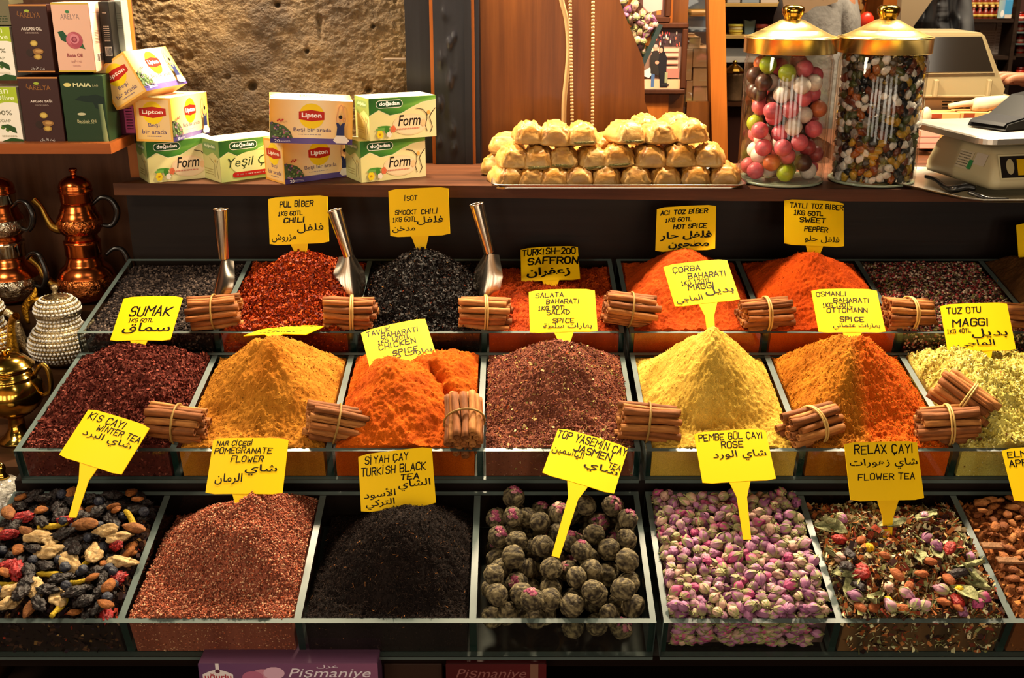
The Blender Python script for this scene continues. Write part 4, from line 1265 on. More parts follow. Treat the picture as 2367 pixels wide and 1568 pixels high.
put5(lk[0], [(1915, 1230), (1930, 1300), (2240, 1310), (2250, 1350)], 'pale green crumpled leaf in the flower tea', 1.0, .6, .008)
put5(lk[1], [(1945, 1365), (2030, 1385), (2230, 1380), (2120, 1290), (1905, 1215)], 'pale green crumpled leaf in the flower tea', 1.0, .6, .008)
put5(lk[2], [(2165, 1280), (1925, 1340), (2245, 1330), (2140, 1200), (2060, 1215)], 'pale green crumpled leaf in the flower tea', .9, .6, .008)
put5(pk_, [(1988, 1410), (2020, 1405), (2085, 1410), (2180, 1395), (2130, 1330), (2075, 1330), (2150, 1300), (2100, 1360), (2045, 1290), (2215, 1410), (1990, 1250), (2190, 1350)], 'orange brown fruit peel chip in the flower tea')
for (px, py, i) in [(1945, 1200, 0), (2137, 1195, 1), (2142, 1245, 0), (2165, 1268, 2), (1930, 1295, 3), (2095, 1378, 1), (2115, 1397, 0), (1975, 1385, 0), (2270, 1392, 4), (2230, 1418, 0), (2060, 1415, 1), (2140, 1422, 1), (2175, 1363, 1), (2270, 1300, 0), (2260, 1398, 4), (2055, 1360, 3)]:
    x, v, w_ = on_surf(1, 5, px, py, .006)
    x0, x1 = bin_of(1, 5)
    x = min(max(x, x0 + .013), x1 - .013); v = min(max(v, .015), .198)
    w_ = float(surfw(1, 5)(np.array(x), np.array(v))) + .006
    RK[i].place(tuple(T(1, x, v, w_)), flatrot(.6), LBR[i] + ' lying in the mixed flower tea', 1.05, GF)

# --- apple tea
heap('apple_tea_crumbs', 'orange brown crumbs between the chips of the apple tea', 1, 6, [], mound(.006, -.006, .012), '#7a4826', '#5a3218', FLAKY, .004, .002, bits=[(2200, .007, ['#9a5c30', '#7d4522', '#b4743c', '#5f3418'], 'flake')], seed=34, n=80)
GA = 'dried chips of the apple tea'
ak = [kindof(blob(2, (.0095, .0060, .0034), .4, 1.9, c1, c2, 20 + i, .08), 'apple_chip', '', 'dried fruit', GA) for i, (c1, c2) in enumerate([('#a5632f', '#7f461f'), ('#b87a44', '#94582a'), ('#8a4e26', '#6a381a')])]
la = ['mid brown dried chip in the apple tea', 'light tan dried chip in the apple tea', 'dark brown dried chip in the apple tea']
fl6 = surfw(1, 6)
for j, (x, v, w_, r_) in enumerate(deposit(150, lambda r: (random.uniform(bin_of(1, 6)[0] + .012, bin_of(1, 6)[1] - .05), random.uniform(.017, .2)), lambda: .0052, lambda x, v: float(fl6(np.array(x), np.array(v))) - .001, None, 10)):
    ak[j % 3].place(tuple(T(1, x, v, w_)), flatrot(.5), la[j % 3], random.uniform(.8, 1.15), GA)
m = MB().use(NAT, '#8a6242'); m.rbox(-.017, .017, -.005, .005, -.0015, .0015, .0007)
bk = kindof(m, 'bark_strip', 'flat grey brown bark strip on the apple tea', 'bark', GA)
for (px, py) in ((2336, 1296), (2300, 1262)):
    x, v, w_ = on_surf(1, 6, px, py, .011)
    bk.place(tuple(T(1, x, v, w_)), (.2, .1, .1), None, 1.0, GA)

# ------------------------------------------------------------------ cinnamon bundles
CIN = mat('cinnamon_bark', '#a8642c', 0.75, noise=(1.0, '#74421b', 6), bump=(1.6, .35, .0012), stretch=(40, 300, 300), spec=.25)
CINV = [CIN, mat('cinnamon_bark_pale', '#b87a3c', 0.75, noise=(1.0, '#885226', 6), bump=(1.6, .35, .0012), stretch=(40, 300, 300), spec=.25), mat('cinnamon_bark_dark', '#8c5022', 0.75, noise=(1.0, '#5e3413', 6), bump=(1.6, .35, .0012), stretch=(40, 300, 300), spec=.25)]
BAND = mat('rubber_band', '#b8924a', 0.55)
def stick_mb(seed, L_=.072, R=.0062):
    """a rolled quill: bark sheet scrolled in from both sides"""
    r = random.Random(seed)
    prof = []
    for q in np.linspace(0, 1, 13):                    # outer skin, from one lip round to the other
        a = math.radians(75 + 395 * q)
        rr = R * (1 - .42 * max(0, q - .78) / .22)
        prof.append((rr * math.cos(a), rr * math.sin(a)))
    inner = [(p_[0] * .74, p_[1] * .74) for p_ in reversed(prof)]
    ring = prof + inner
    n = len(ring)
    ks = 9
    V_ = []
    for k in range(ks):
        q = k / (ks - 1) - .5
        s_ = 1 + r.uniform(-.05, .05)
        oy, oz = .0009 * math.sin(q * 4 + seed), .0007 * math.cos(q * 5 + seed * 2)
        for (a, b_) in ring:
            V_.append((q * L_, a * s_ + oy, b_ * s_ + oz))
    fs = []
    for k in range(ks - 1):
        for i in range(n):
            j = (i + 1) % n
            fs.append((k * n + j, k * n + i, (k + 1) * n + i, (k + 1) * n + j))
    h_ = len(prof)
    for i in range(h_ - 1):
        a, b_, c_, d_ = i, i + 1, n - 2 - i, n - 1 - i
        fs.append((a, b_, c_, d_))
        o_ = (ks - 1) * n
        fs.append((o_ + d_, o_ + c_, o_ + b_, o_ + a))
    m = MB().use(CINV[seed % 3], smooth=True)
    return m.add(V_, fs)
STK = []
for s_ in range(6):
    STK.append(stick_mb(s_, .067 + .002 * s_, .0046 + .0003 * (s_ % 3)))
STM = []
def bundle(label, px, py, Y, rot, L_=1.0, R=.0285, z=None):
    p = at(px, py, Y)
    root = thing('cinnamon_bundle', label, 'cinnamon', tuple(p), rot, 'banded cinnamon stick bundles')
    if not STM:
        for q in STK:
            o = q.build('cinnamon_stick', root)
            STM.append(o.data)
            bpy.data.objects.remove(o)
    spots = []
    a = .0102
    for i in range(-5, 6):
        for j in range(-5, 6):
            y_, z_ = (i + .5 * (j % 2)) * a, j * a * .87
            if math.hypot(y_ - .001, z_) < R - .0040:
                spots.append((y_, z_))
    for k, (y_, z_) in enumerate(spots):
        o = bpy.data.objects.new('cinnamon_stick', random.choice(STM))
        col.objects.link(o)
        o.parent = root
        o.location = (random.uniform(-.004, .004), y_ + random.uniform(-.0006, .0006), z_ + random.uniform(-.0006, .0006))
        o.rotation_euler = (random.uniform(0, 6.28), random.uniform(-.025, .025), random.uniform(-.025, .025))
        o.scale = (L_, 1, 1)
    m = MB().use(BAND, smooth=True)
    rb = max(math.hypot(*q) for q in spots) + .0058
    n = 40
    ph = random.uniform(-.12, .12)
    for off in (0, .0035 * random.choice((0, 1))):
        pts = [(ph * rb * math.cos(t) * 1.0 + off * math.sin(t * .5), rb * math.cos(t), rb * math.sin(t)) for t in np.linspace(0, 2 * math.pi, n)]
        m.tube(pts, .0014, 6, flat=1.0)
    m.build('rubber_band', root)
    return root
CB = [(497, 722, 1.515, (0, -.06, .12), 'bundled cinnamon sticks on the tray edge between black peppercorns and chilli flakes'),
      (812, 724, 1.515, (0, .03, -.04), 'bundled cinnamon sticks between the chilli flakes and the smoked chilli'),
      (1120, 724, 1.515, (0, .04, .02), 'bundled cinnamon sticks between the smoked chilli and the saffron'),
      (1456, 716, 1.520, (0, .16, .10), 'bundled cinnamon sticks between the saffron and the hot pepper'),
      (1768, 727, 1.515, (0, -.02, .14), 'bundled cinnamon sticks between the hot pepper and the sweet pepper'),
      (2097, 727, 1.520, (0, .09, .16), 'bundled cinnamon sticks between the sweet pepper and the mixed peppercorns'),
      (2290, 682, 1.66, (0, .22, -.35), 'shaded cinnamon bundle lying farther back behind the tuz otu tag'),
      (2368, 742, 1.52, (0, .08, .1), 'cinnamon bundle cut by the picture edge beside the tuz otu tag'),
      (410, 981, 1.285, (0, .06, -.12), 'bundled cinnamon sticks between the maroon sumac and the golden spice'),
      (778, 980, 1.285, (0, .28, .22), 'slanting cinnamon bundle between the golden and the orange spice'),
      (1073, 975, 1.280, (0, -.50, 1.62), 'upended cinnamon bundle showing its stick ends beside the orange spice'),
      (1497, 977, 1.285, (0, .10, .03), 'bundled cinnamon sticks between the salad spice and the yellow spice'),
      (1877, 985, 1.285, (0, -.10, .40), 'cinnamon bundle with hollow ends showing between yellow and ottoman spice'),
      (2188, 982, 1.285, (0, -.09, -.10), 'bundled cinnamon sticks between the ottoman spice and the pale spice'),
      (2230, 924, 1.315, (0, .42, -.72), 'cinnamon bundle lying across the pale spice with its round ends facing out')]
for (px, py, Y, rt, lab) in CB:
    bundle(lab, px, py, Y, rt)

# ------------------------------------------------------------------ metal scoops
STEEL = mat('polished_steel', '#c4b6a4', 0.2, 1.0, bump=(90, .05, .0004))
def scoop(top, mid, tip, Y, label, turn):
    a = at(*top, Y + .004); b_ = at(*mid, Y); c = at(*tip, Y - .012)
    root = thing('metal_scoop', label, 'scoop', tuple(c))
    a, b_, c0 = a - c, b_ - c, np.zeros(3)
    m = MB().use(STEEL, smooth=True)
    d = (b_ - a) / np.linalg.norm(b_ - a)
    n = 20
    # open tube handle, slightly tapering
    out = [a, a + (b_ - a) * .5, b_]
    m.tube(out, [.0112, .0098, .0078], n, cap=False)
    m.tube([p_ + d * .0004 for p_ in out], [.0102, .0088, .0068], n, cap=False)
    m.tube([a, a + d * .0012], [.0116, .0116], n)if False else None
    rim = [a + .0108 * (np.cross(d, (0, 1, 0)) * math.cos(t) + np.cross(np.cross(d, (0, 1, 0)), d) * math.sin(t)) for t in np.linspace(0, 6.283, 25)]
    m.tube(rim, .0008, 6)
    m.build('handle', root)
    m = MB().use(STEEL, smooth=True)
    # trough-shaped blade
    ax = (c0 - b_); L_ = np.linalg.norm(ax); ax = ax / L_
    side = np.cross(ax, (0, 1, 0)); side = side / np.linalg.norm(side)
    side = side * math.cos(turn) + np.cross(ax, side) * math.sin(turn)
    up = np.cross(side, ax)
    ku, kv = 12, 11
    V_ = []
    for i in range(ku):
        q = i / (ku - 1)
        wd = .012 + .014 * min(1, q * 3) - .010 * max(0, q - .6) / .4
        for j in range(kv):
            t = -1 + 2 * j / (kv - 1)
            end = 1 - .18 * t * t * q
            V_.append(b_ + ax * (L_ + .022) * q * end + side * wd * t + up * (.013 * (t * t) - .002))
    V_ = np.array(V_)
    fs = [(i * kv + j, i * kv + j + 1, (i + 1) * kv + j + 1, (i + 1) * kv + j) for i in range(ku - 1) for j in range(kv - 1)]
    m.add(V_, fs)
    m.add(V_ - up * .0009, [q_[::-1] for q_ in fs])
    m.build('blade', root)
scoop((510, 484), (518, 598), (500, 680), 1.60, 'steel scoop standing upright in the black peppercorns', .9)
scoop((773, 486), (806, 592), (818, 690), 1.60, 'steel scoop planted between the chilli flakes and the smoked chilli', -.5)
scoop((1101, 472), (1130, 585), (1110, 690), 1.61, 'steel scoop leaning at the right flank of the smoked chilli heap', .6)
# ------------------------------------------------------------------ tea cartons on the long shelf
def carton(name, label, loc, rot, dims, art, base, group=None, z=None):
    w_, d_, h_ = dims
    m = MB().use(PRINT, base)
    m.rbox(0, w_, 0, d_, 0, h_, .0008)
    art(m, w_, d_, h_)
    ob = m.build(name)
    ob.location = loc; ob.rotation_euler = rot
    return tag(ob, label, 'tea box' if 'tea' in name else 'box', group)
def lip_side(F, small=False):
    F.rect(0, 0, 1, 1, '#e9a640', '#eab75a')
    F.rect(.06, .05, .94, .95, '#ecc274', '#e8c690')
    F.disc(.5, .66, .26, '#f0cf20')
    F.poly([(.14, .60), (.5, .54), (.86, .60), (.86, .76), (.5, .80), (.14, .76)], '#b8281c')
    F.text('Lipton', .22, .78, .67, .12, '#f6ead8', bold=.02)
    F.text('Beşi', .36, .66, .37, .11, '#5b4a74')
    F.text('bir arada', .18, .84, .23, .10, '#5b4a74')
    F.scribble(.3, .7, .1, .15, 1, '#7d6a80')
def lip_front(F):
    F.rect(0, 0, .5, 1, '#e2a23c', '#f3e2bc')
    F.rect(.5, 0, 1, 1, '#f3e2bc', '#e9b048')
    F.rect(0, 0, .5, .13, '#3c2f6a', '#6a5a9a'); F.rect(.5, 0, 1, .13, '#6a5a9a', '#4a3c7c')
    F.disc(.5, .64, .29, '#f2cf1c')
    F.poly([(.345, .56), (.5, .52), (.655, .56), (.655, .74), (.5, .78), (.345, .74)], '#b5261a')
    F.text('Lipton', .38, .62, .645, .14, '#ffffff', bold=.03)
    F.text('Beşi bir arada', .28, .74, .315, .11, '#55456e')
    F.scribble(.34, .62, .2, .23, 1, '#8c7c98')
    r = random.Random(4)
    F.poly([(0, .12), (.27, .13), (.24, .28), (.17, .40), (.08, .46), (0, .48)], '#4c5f3c')
    for i in range(46):
        x = r.uniform(.01, .24); y = r.uniform(.12, .50 - x * 1.1 + .02)
        F.oval(x, y, r.uniform(.008, .02), r.uniform(.012, .032), r.choice(['#5c7a44', '#7c9a5a', '#3a4c34', '#b06a7c', '#8a6a90', '#c9a0a0', '#5a4a6c']), 7, r.uniform(0, 6))
    for i in range(4):
        F.oval(.09 + .02 * i, .52 + .03 * (i % 2), .013, .022, '#b52a30', 7, i)
    # a woman in a navy top, arms raised overhead
    F.line([(.815, .46), (.80, .62), (.83, .86), (.855, .92)], .0016, '#d9a071'); F.line([(.885, .46), (.90, .62), (.88, .86), (.86, .92)], .0016, '#d9a071')
    F.poly([(.80, .22), (.90, .22), (.895, .40), (.905, .52), (.87, .50), (.85, .44), (.83, .50), (.795, .52), (.81, .40)], '#28305c')
    F.oval(.85, .60, .021, .065, '#d9a071', 14)
    F.oval(.85, .645, .024, .045, '#1c1614', 14)
    F.poly([(.76, .10), (.80, .22), (.90, .22), (.96, .10), (.93, .04), (.80, .04)], '#e8e2d8')
    F.text('20', .05, .11, .065, .07, '#ffffff'); F.scribble(.12, .24, .04, .09, 2, '#cfc6e2')
def lip_top(F):
    F.rect(0, 0, .5, 1, '#e2a23c', '#f6ecd4'); F.rect(.5, 0, 1, 1, '#f6ecd4', '#e9b048')
    F.rect(0, 0, 1, .14, '#c9c4dc')
    F.pill(.36, .42, .66, .76, '#d06a40'); F.text('Lipton', .39, .63, .59, .22, '#ffffff', bold=.02)
    F.oval(.13, .42, .12, .3, '#c9ceb0'); F.rect(.82, .2, .9, .42, '#6a78a0'); F.scribble(.38, .64, .22, .34, 1, '#b8a8a0')
def lipton(m, w_, d_, h_):
    lip_front(Face(m, (0, 0, 0), (1, 0, 0), (0, 0, 1), w_, h_))
    lip_side(Face(m, (0, d_, 0), (0, -1, 0), (0, 0, 1), d_, h_))
    lip_side(Face(m, (w_, 0, 0), (0, 1, 0), (0, 0, 1), d_, h_))
    lip_top(Face(m, (0, 0, h_), (1, 0, 0), (0, 1, 0), w_, d_))
def dog_front(F, form=True):
    F.rect(0, 0, 1, 1, '#d6cf8e', '#e2d2a0') if form else F.rect(0, 0, 1, 1, '#c9d486', '#a8bf5a')
    F.poly([(0, .60), (.14, .72), (.30, .58), (.48, .62), (.62, .74), (.80, .86), (1, .90), (1, 1), (0, 1)], '#3f7a2c', ['#2f6626', '#2f6626', '#2c5c24', '#3c7a2a', '#5a9636', '#79ad48', '#8cba58', '#5f9a3c', '#235022'])
    F.line([(0, .60), (.14, .72), (.30, .58), (.48, .62), (.62, .74), (.80, .86), (1, .90)], .0010, '#e6e6c0')
    F.pill(.10 if form else .16, .76, .50 if form else .60, .95, '#e4e6d4'); F.pill(.108 if form else .168, .775, .492 if form else .592, .935, '#1c4426')
    F.text('doğadan', .15 if form else .21, .45 if form else .55, .86, .125, '#ffffff', bold=.03)
    if form:
        F.oval(.60, .34, .26, .26, '#e6c89c'); F.oval(.60, .33, .24, .225, '#e8cda6')
        F.text('Form', .42, .76, .44, .27, '#1e1812', shear=.25, bold=.012)
        F.line([(.70, .72), (.80, .68), (.86, .56), (.86, .44), (.83, .30), (.86, .14)], .0012, '#3a2a18')
        F.line([(.99, .70), (.93, .58), (.90, .48), (.92, .36), (.94, .24), (.91, .12)], .0012, '#3a2a18')
        F.oval(.885, .60, .024, .052, '#d6a24c'); F.oval(.80, .36, .035, .09, '#e4b888')
        F.scribble(.40, .74, .20, .28, 1, '#c9806a', 3)
        F.oval(.21, .31, .10, .035, '#4c8a34', 10); F.oval(.17, .26, .09, .035, '#6aa048', 10); F.oval(.25, .24, .035, .1, '#3f7a2c', 8)
        for i in range(6):
            F.oval(.145 + .028 * math.cos(i * 1.05), .14 + .06 * math.sin(i * 1.05), .026, .048, '#e2c424', 9)
        F.oval(.145, .14, .018, .03, '#b8801c', 9)
        for i in range(5):
            F.oval(.34 + .022 * math.cos(i * 1.26), .25 + .05 * math.sin(i * 1.26), .022, .042, '#d06a44', 8)
            F.oval(.28 + .02 * math.cos(i * 1.26), .13 + .04 * math.sin(i * 1.26), .02, .036, '#e6d8c8', 8)
    else:
        F.oval(.56, .40, .40, .30, '#d8dd9c')
        F.text('Yeşil Çay', .12, .92, .42, .30, '#24381c', shear=.25)
        F.pill(.18, .08, .80, .21, '#b5261e'); F.scribble(.24, .74, .11, .18, 1, '#f6e6d8', 8)
        F.oval(.93, .16, .10, .16, '#4f8a34', 10); F.oval(.86, .07, .10, .08, '#7fae4a', 10); F.oval(.98, .8, .05, .1, '#c03a34', 9)
def dog_side(F):
    F.rect(0, 0, 1, 1, '#b9b878', '#cfc788')
    F.poly([(0, .66), (.3, .58), (.65, .70), (1, .56), (1, 1), (0, 1)], '#7f9a54')
    F.pill(.12, .76, .86, .92, '#6a8a58'); F.text('doğadan', .2, .78, .84, .1, '#d8dcc0', bold=.02)
    F.line([(.45, .55), (.7, .42), (.66, .1)], .0010, '#6a5a34'); F.line([(.9, .52), (.8, .36), (.86, .08)], .0010, '#6a5a34')
    F.oval(.76, .5, .05, .04, '#b8a05a'); F.scribble(.15, .6, .12, .3, 3, '#a89a5c', 5)
def dog_top(F):
    F.rect(0, 0, 1, 1, '#e6dfb4', '#e8e0bc'); F.rect(0, 0, 1, .12, '#9cb86a'); F.scribble(.3, .7, .35, .6, 2, '#a8b078', 6)
def dog(form):
    def art(m, w_, d_, h_):
        dog_front(Face(m, (0, 0, 0), (1, 0, 0), (0, 0, 1), w_, h_), form)
        dog_side(Face(m, (0, d_, 0), (0, -1, 0), (0, 0, 1), d_, h_))
        dog_side(Face(m, (w_, 0, 0), (0, 1, 0), (0, 0, 1), d_, h_))
        dog_top(Face(m, (0, 0, h_), (1, 0, 0), (0, 1, 0), w_, d_))
    return art
LD, DD = (.1285, .0635, .0675), (.115, .0628, .0652)
GT = 'tea cartons stacked on the long shelf'
carton('tea_box', 'cream and green tea box reading Form at the bottom left of the carton stack', (-.5790, 1.716, ZS + .0005), (0, 0, .56), (.108, .0632, .0652), dog(True), '#d6cf9a', GT)
carton('tea_box', 'bright green tea box reading Yeşil Çay standing on the shelf', (-.4652, 1.7204, ZS + .0005), (0, 0, .716), (.112, .0630, .0655), dog(False), '#b9c878', GT)
carton('tea_box', 'yellow tea box reading Beşi bir arada under another of its kind', (-.3604, 1.7062, ZS + .0005), (0, 0, .70), LD, lipton, '#ecc274', GT)
carton('tea_box', 'yellow tea box reading Beşi bir arada, upright front, on top of its twin', (-.3761, 1.6908, ZS + .0690), (.05, .06, .222), (.1264, .064, .0676), lipton, '#ecc274', GT)
carton('tea_box', 'cream and green tea box reading Form, lower of the two beside the post', (-.2409, 1.7205, ZS + .0005), (0, 0, .532), (.1145, .0626, .0652), dog(True), '#d6cf9a', GT)
carton('tea_box', 'cream and green tea box reading Form, upper of the two beside the post', (-.225, 1.726, ZS + .0662), (0, .0, .494), (.115, .0624, .0655), dog(True), '#d6cf9a', GT)
carton('tea_box', 'yellow tea box with its end turned forward, carrying the tilted box', (-.5339, 1.7149, ZS + .0662), (0, .03, 1.40), (.130, .0625, .0679), lipton, '#ecc274', GT)
carton('tea_box', 'tilted yellow tea box propped on the box below against the soap shelf', (-.5597, 1.6912, 1.4699), (-.516, .008, 1.37), (.1296, .0621, .0668), lipton, '#ecc274', GT)

# ------------------------------------------------------------------ side cabinet with oil and soap boxes
ZC = 1.396
root = thing('side_cabinet', 'orange wooden wall cabinet on the left carrying oil and soap boxes', 'cabinet', (-.8, 1.7, ZC))
m = MB().use(W_ORANGEX); m.box(-1.05, -.611, 1.652, 1.757, ZC - .016, ZC); rel(m, root).build('shelf_board', root)
a = at(285, 150, 1.80)[0]; b_ = at(316, 150, 1.80)[0]
m = MB().use(W_ORANGE); m.box(a, b_, 1.775, 1.805, ZC - .075, 1.88); rel(m, root).build('upright', root)
m = MB().use(W_BROWN); m.box(-1.05, b_ - .002, 1.806, 1.815, 1.05, 1.88); rel(m, root).build('back_panel', root)
m = MB().use(W_BROWN); m.box(-1.05, b_ - .002, 1.757, 1.774, ZC - .016, ZC); rel(m, root).build('rear_rail', root)

def face_box(name, label, px0, py0, px1, py1, Y, depth, art, base, lean=0.0, side=None, group='oil and soap boxes in the side cabinet', dx=0.0):
    """an upright carton whose front covers the given part of the picture at distance Y"""
    q = at(px0, (py0 + py1) / 2, Y); q2 = at(px1, (py0 + py1) / 2, Y)
    z0 = at(px0, py1, Y)[2]; z1 = at(px0, py0, Y)[2]
    w_, h_ = q2[0] - q[0], z1 - z0
    m = MB().use(PRINT, base)
    m.rbox(0, w_, 0, depth, 0, h_, .0007)
    art(Face(m, (0, 0, 0), (1, 0, 0), (0, 0, 1), w_, h_))
    if side:
        side(Face(m, (w_, 0, 0), (0, 1, 0), (0, 0, 1), depth, h_))
    o = m.build(name)
    o.location = (q[0], Y, z0)
    tag(o, label, 'box', group)
    return o
def nut(F, x, y, s_=1.0):
    F.oval(x, y + .10 * s_, .10 * s_, .045 * s_, '#a98a3c', 16, .2); F.oval(x, y + .10 * s_, .07 * s_, .03 * s_, '#c9ac58', 14)
    F.oval(x + .08 * s_, y - .02 * s_, .15 * s_, .045 * s_, '#8f6434', 18); F.oval(x + .10 * s_, y - .015 * s_, .09 * s_, .022 * s_, '#b58a50', 14)
    F.oval(x - .14 * s_, y - .04 * s_, .10 * s_, .055 * s_, '#2e1e18', 14)
    F.oval(x + .06 * s_, y - .10 * s_, .11 * s_, .042 * s_, '#9c7834', 16); F.oval(x + .06 * s_, y - .10 * s_, .07 * s_, .028 * s_, '#c2a04e', 14)
def argan(t2):
    def art(F):
        F.rect(0, .975, 1, 1, '#b87a3c'); F.rect(0, 0, 1, .02, '#b87a3c')
        F.text('ARELYA', .26, .80, .845, .075, '#8c5a2c'); F.line([(.22, .9), (.2, .85), (.26, .83)], .0008, '#8c5a2c'); F.oval(.46, .905, .07, .02, '#9aa834', 12)
        F.text(t2, .25, .80, .645, .05, '#d8c8bc', bold=.02); F.scribble(.36, .70, .57, .60, 2, '#a08a80')
        nut(F, .54, .33, 1.0)
        F.text(AR('زيت الأرجان'), .38, .74, .06, .06, '#d8cfc8')
    return art
def rose_art(F):
    F.rect(0, .975, 1, 1, '#c9a83c'); F.rect(0, 0, 1, .02, '#c9a83c')
    F.text('ARELYA', .22, .72, .80, .075, '#9a8078'); F.oval(.42, .87, .06, .022, '#3c7a4a', 12)
    F.poly([(.10, .58), (.24, .60), (.36, .50), (.34, .42), (.18, .46)], '#1e4a2c'); F.poly([(.60, .36), (.78, .33), (.72, .42)], '#2a5a34')
    for x, y, r_, c in ((.52, .46, .125, '#b0545e'), (.46, .48, .085, '#c46a74'), (.57, .44, .085, '#a84a58'), (.53, .48, .07, '#d0808a'), (.52, .47, .045, '#8c3848'), (.53, .475, .025, '#b5606c')):
        F.disc(x, y, r_, c, 18)
    F.text('Rose Oil', .28, .68, .245, .055, '#9a4a50', bold=.02); F.text(AR('زيت الورد'), .36, .64, .155, .045, '#a8706c'); F.scribble(.4, .6, .08, .1, 1, '#b8807c')
def rose_side(F):
    F.rect(0, 0, 1, 1, '#e2b49a'); F.scribble(.2, .85, .40, .6, 9, '#9a6a60', 2); F.scribble(.25, .8, .84, .86, 1, '#9a6a60'); F.rect(.12, .14, .9, .26, '#f0ddd0')
    for i in range(12):
        F.rect(.16 + .06 * i, .145, .185 + .06 * i + (.02 if i % 3 else 0), .255, '#4a3a34')
def maia_art(F):
    F.text('MAIA', .30, .72, .86, .055, '#d8d4a0', bold=.03); F.text('LAB', .75, .88, .85, .03, '#b0ac80'); F.oval(.17, .86, .09, .03, '#d6c878', 14, .4)
    F.poly([(.30, .64), (.45, .70), (.62, .70), (.80, .72), (.98, .68), (.98, .58), (.86, .56), (.84, .50), (.76, .52), (.72, .60), (.55, .61)], '#12241a')
    F.poly([(.82, .58), (.93, .58), (.98, .02), (.86, .02), (.84, .3)], '#1c2e20', ['#1c2e20', '#8a9a6a', '#a8b078', '#5a6a44', '#2a3a28'])
    F.oval(.42, .43, .10, .022, '#b8b490', 12, .5)
    F.text('Baobab Oil', .30, .74, .325, .045, '#b8b484', bold=.01); F.scribble(.34, .70, .28, .30, 1, '#7c8a5c')
def soap_art(F):
    F.rect(0, 0, 1, 1, '#e4dcca', '#e8e2d4'); F.rect(0, .74, 1, 1, '#8fa81c', '#a4b82c')
    F.poly([(0, .66), (.4, .70), (.75, .76), (1, .72), (1, .76), (0, .76)], '#a0b428')
    F.poly([(0, 0), (1, 0), (1, .09), (.7, .12), (.4, .05), (0, .06)], '#24481c')
    F.text('an', .52, .78, .93, .08, '#e6ecc0'); F.text('Olive', .40, .92, .82, .09, '#e6ecc0', bold=.01)
    F.text('100%', .30, .80, .56, .08, '#5c5a44', bold=.0); F.text('SOAP', .42, .74, .42, .05, '#8c8a74')
    for x, y in ((.50, .30), (.62, .26), (.72, .29), (.80, .25)):
        F.oval(x, y, .05, .032, '#4a6a24', 12)
    F.poly([(.46, .34), (.66, .36), (.84, .30), (.86, .20), (.76, .22)], '#2c4a20'); F.scribble(.45, .85, .13, .17, 2, '#b0a890')
YB = 1.672
face_box('oil_box', 'dark brown box reading Argan Oil on the upper level', 30, 10, 117, 167, YB, .055, argan('ARGAN OIL'), '#3a1f1c')
face_box('oil_box', 'dark brown box reading Argan Yağı standing on the cabinet board', 50, 178, 142, 332, YB, .055, argan('ARGAN YAĞI'), '#3a1f1c')
face_box('oil_box', 'pink box with a rose reading Rose Oil', 126, 6, 213, 166, YB, .055, rose_art, '#e0b098', side=rose_side)
face_box('oil_box', 'dark green box with a tree reading Baobab Oil', 146, 174, 245, 330, YB, .055, maia_art, '#22381f')
face_box('soap_box', 'green and cream olive soap box, upper one at the picture edge', -50, 62, 30, 186, YB, .055, soap_art, '#e0d8c4')
face_box('soap_box', 'green and cream olive soap box, lower one at the picture edge', -40, 202, 46, 334, YB, .055, soap_art, '#e0d8c4')
face_box('soap_box', 'dim greenish box lying on top of the upper soap box', -60, 0, 24, 58, YB + .01, .05, lambda F: F.scribble(.1, .9, .1, .4, 3, '#2c3a1c'), '#6a6248')
def plain(c, c2):
    def art(F):
        F.scribble(.25, .8, .35, .62, 8, c2, 3); F.scribble(.3, .7, .8, .84, 1, c2); F.rect(.2, .12, .85, .27, '#d8d4cc')
        for i in range(9):
            F.rect(.25 + .065 * i, .13, .285 + .065 * i, .26, '#2c2826')
    return art
face_box('oil_box', 'narrow black box standing beside the pink rose box', 234, 4, 258, 146, YB + .030, .03, plain('#16140f', '#b8b0a4'), '#17140f')
face_box('oil_box', 'narrow grey box standing right of the black one', 256, 2, 286, 132, YB + .058, .03, lambda F: (F.line([(.5, 0), (.5, 1)], .0006, '#7c8074'), F.scribble(.08, .42, .5, .8, 7, '#6a6e62', 2), F.scribble(.58, .92, .5, .8, 7, '#6a6e62', 4), F.oval(.4, .1, .2, .05, '#1c2a1c', 10)), '#8e9286')
face_box('oil_box', 'purple box with a pink strip behind the tilted yellow tea box', 268, 236, 316, 312, 1.735, .02, lambda F: (F.rect(.42, .06, .88, .94, '#b04a7c'), F.scribble(.5, .8, .15, .85, 8, '#d890b0', 3)), '#4c1c30')

# ------------------------------------------------------------------ teapots on the steps at the left
COPPER = mat('polished_copper', '#d0743c', 0.2, 1.0, noise=(8, '#b85c28'), bump=(30, .05, .001))
COPPERE = mat('embossed_copper', '#c2703a', 0.22, 1.0, bump=(95, 1.0, .006))
SILVERE = mat('embossed_tin', '#b9ad96', 0.24, 1.0, bump=(95, 1.0, .006))
TIN = mat('polished_tin', '#c4b8a2', 0.14, 1.0)
BRASS = mat('polished_brass', '#dcb656', 0.13, 1.0, noise=(6, '#cc9a3a'))
BRASSD = mat('old_brass', '#8a6a2c', 0.3, 1.0)
GOLD = mat('gold_filigree', '#c9962c', 0.28, 1.0, bump=(220, .8, .003))
SILV = mat('silver_filigree', '#a89878', 0.32, 1.0, bump=(220, .9, .003))
PEARL = mat('pearl', '#efe8de', 0.2, spec=0.7, coat=.5)
GILT = mat('gilt_bead', '#cdb06c', 0.22, 1.0)
BLACK = mat('black_bakelite', '#100d0c', 0.25)
W_STEP = wood('stepped_stand_wood', '#4a2c1a', '#33200f', 0, 0.5)
root = thing('stepped_stand', 'brown wooden stepped stand under the copper, pearl and brass pots', 'stand', (-.85, 1.6, .9))
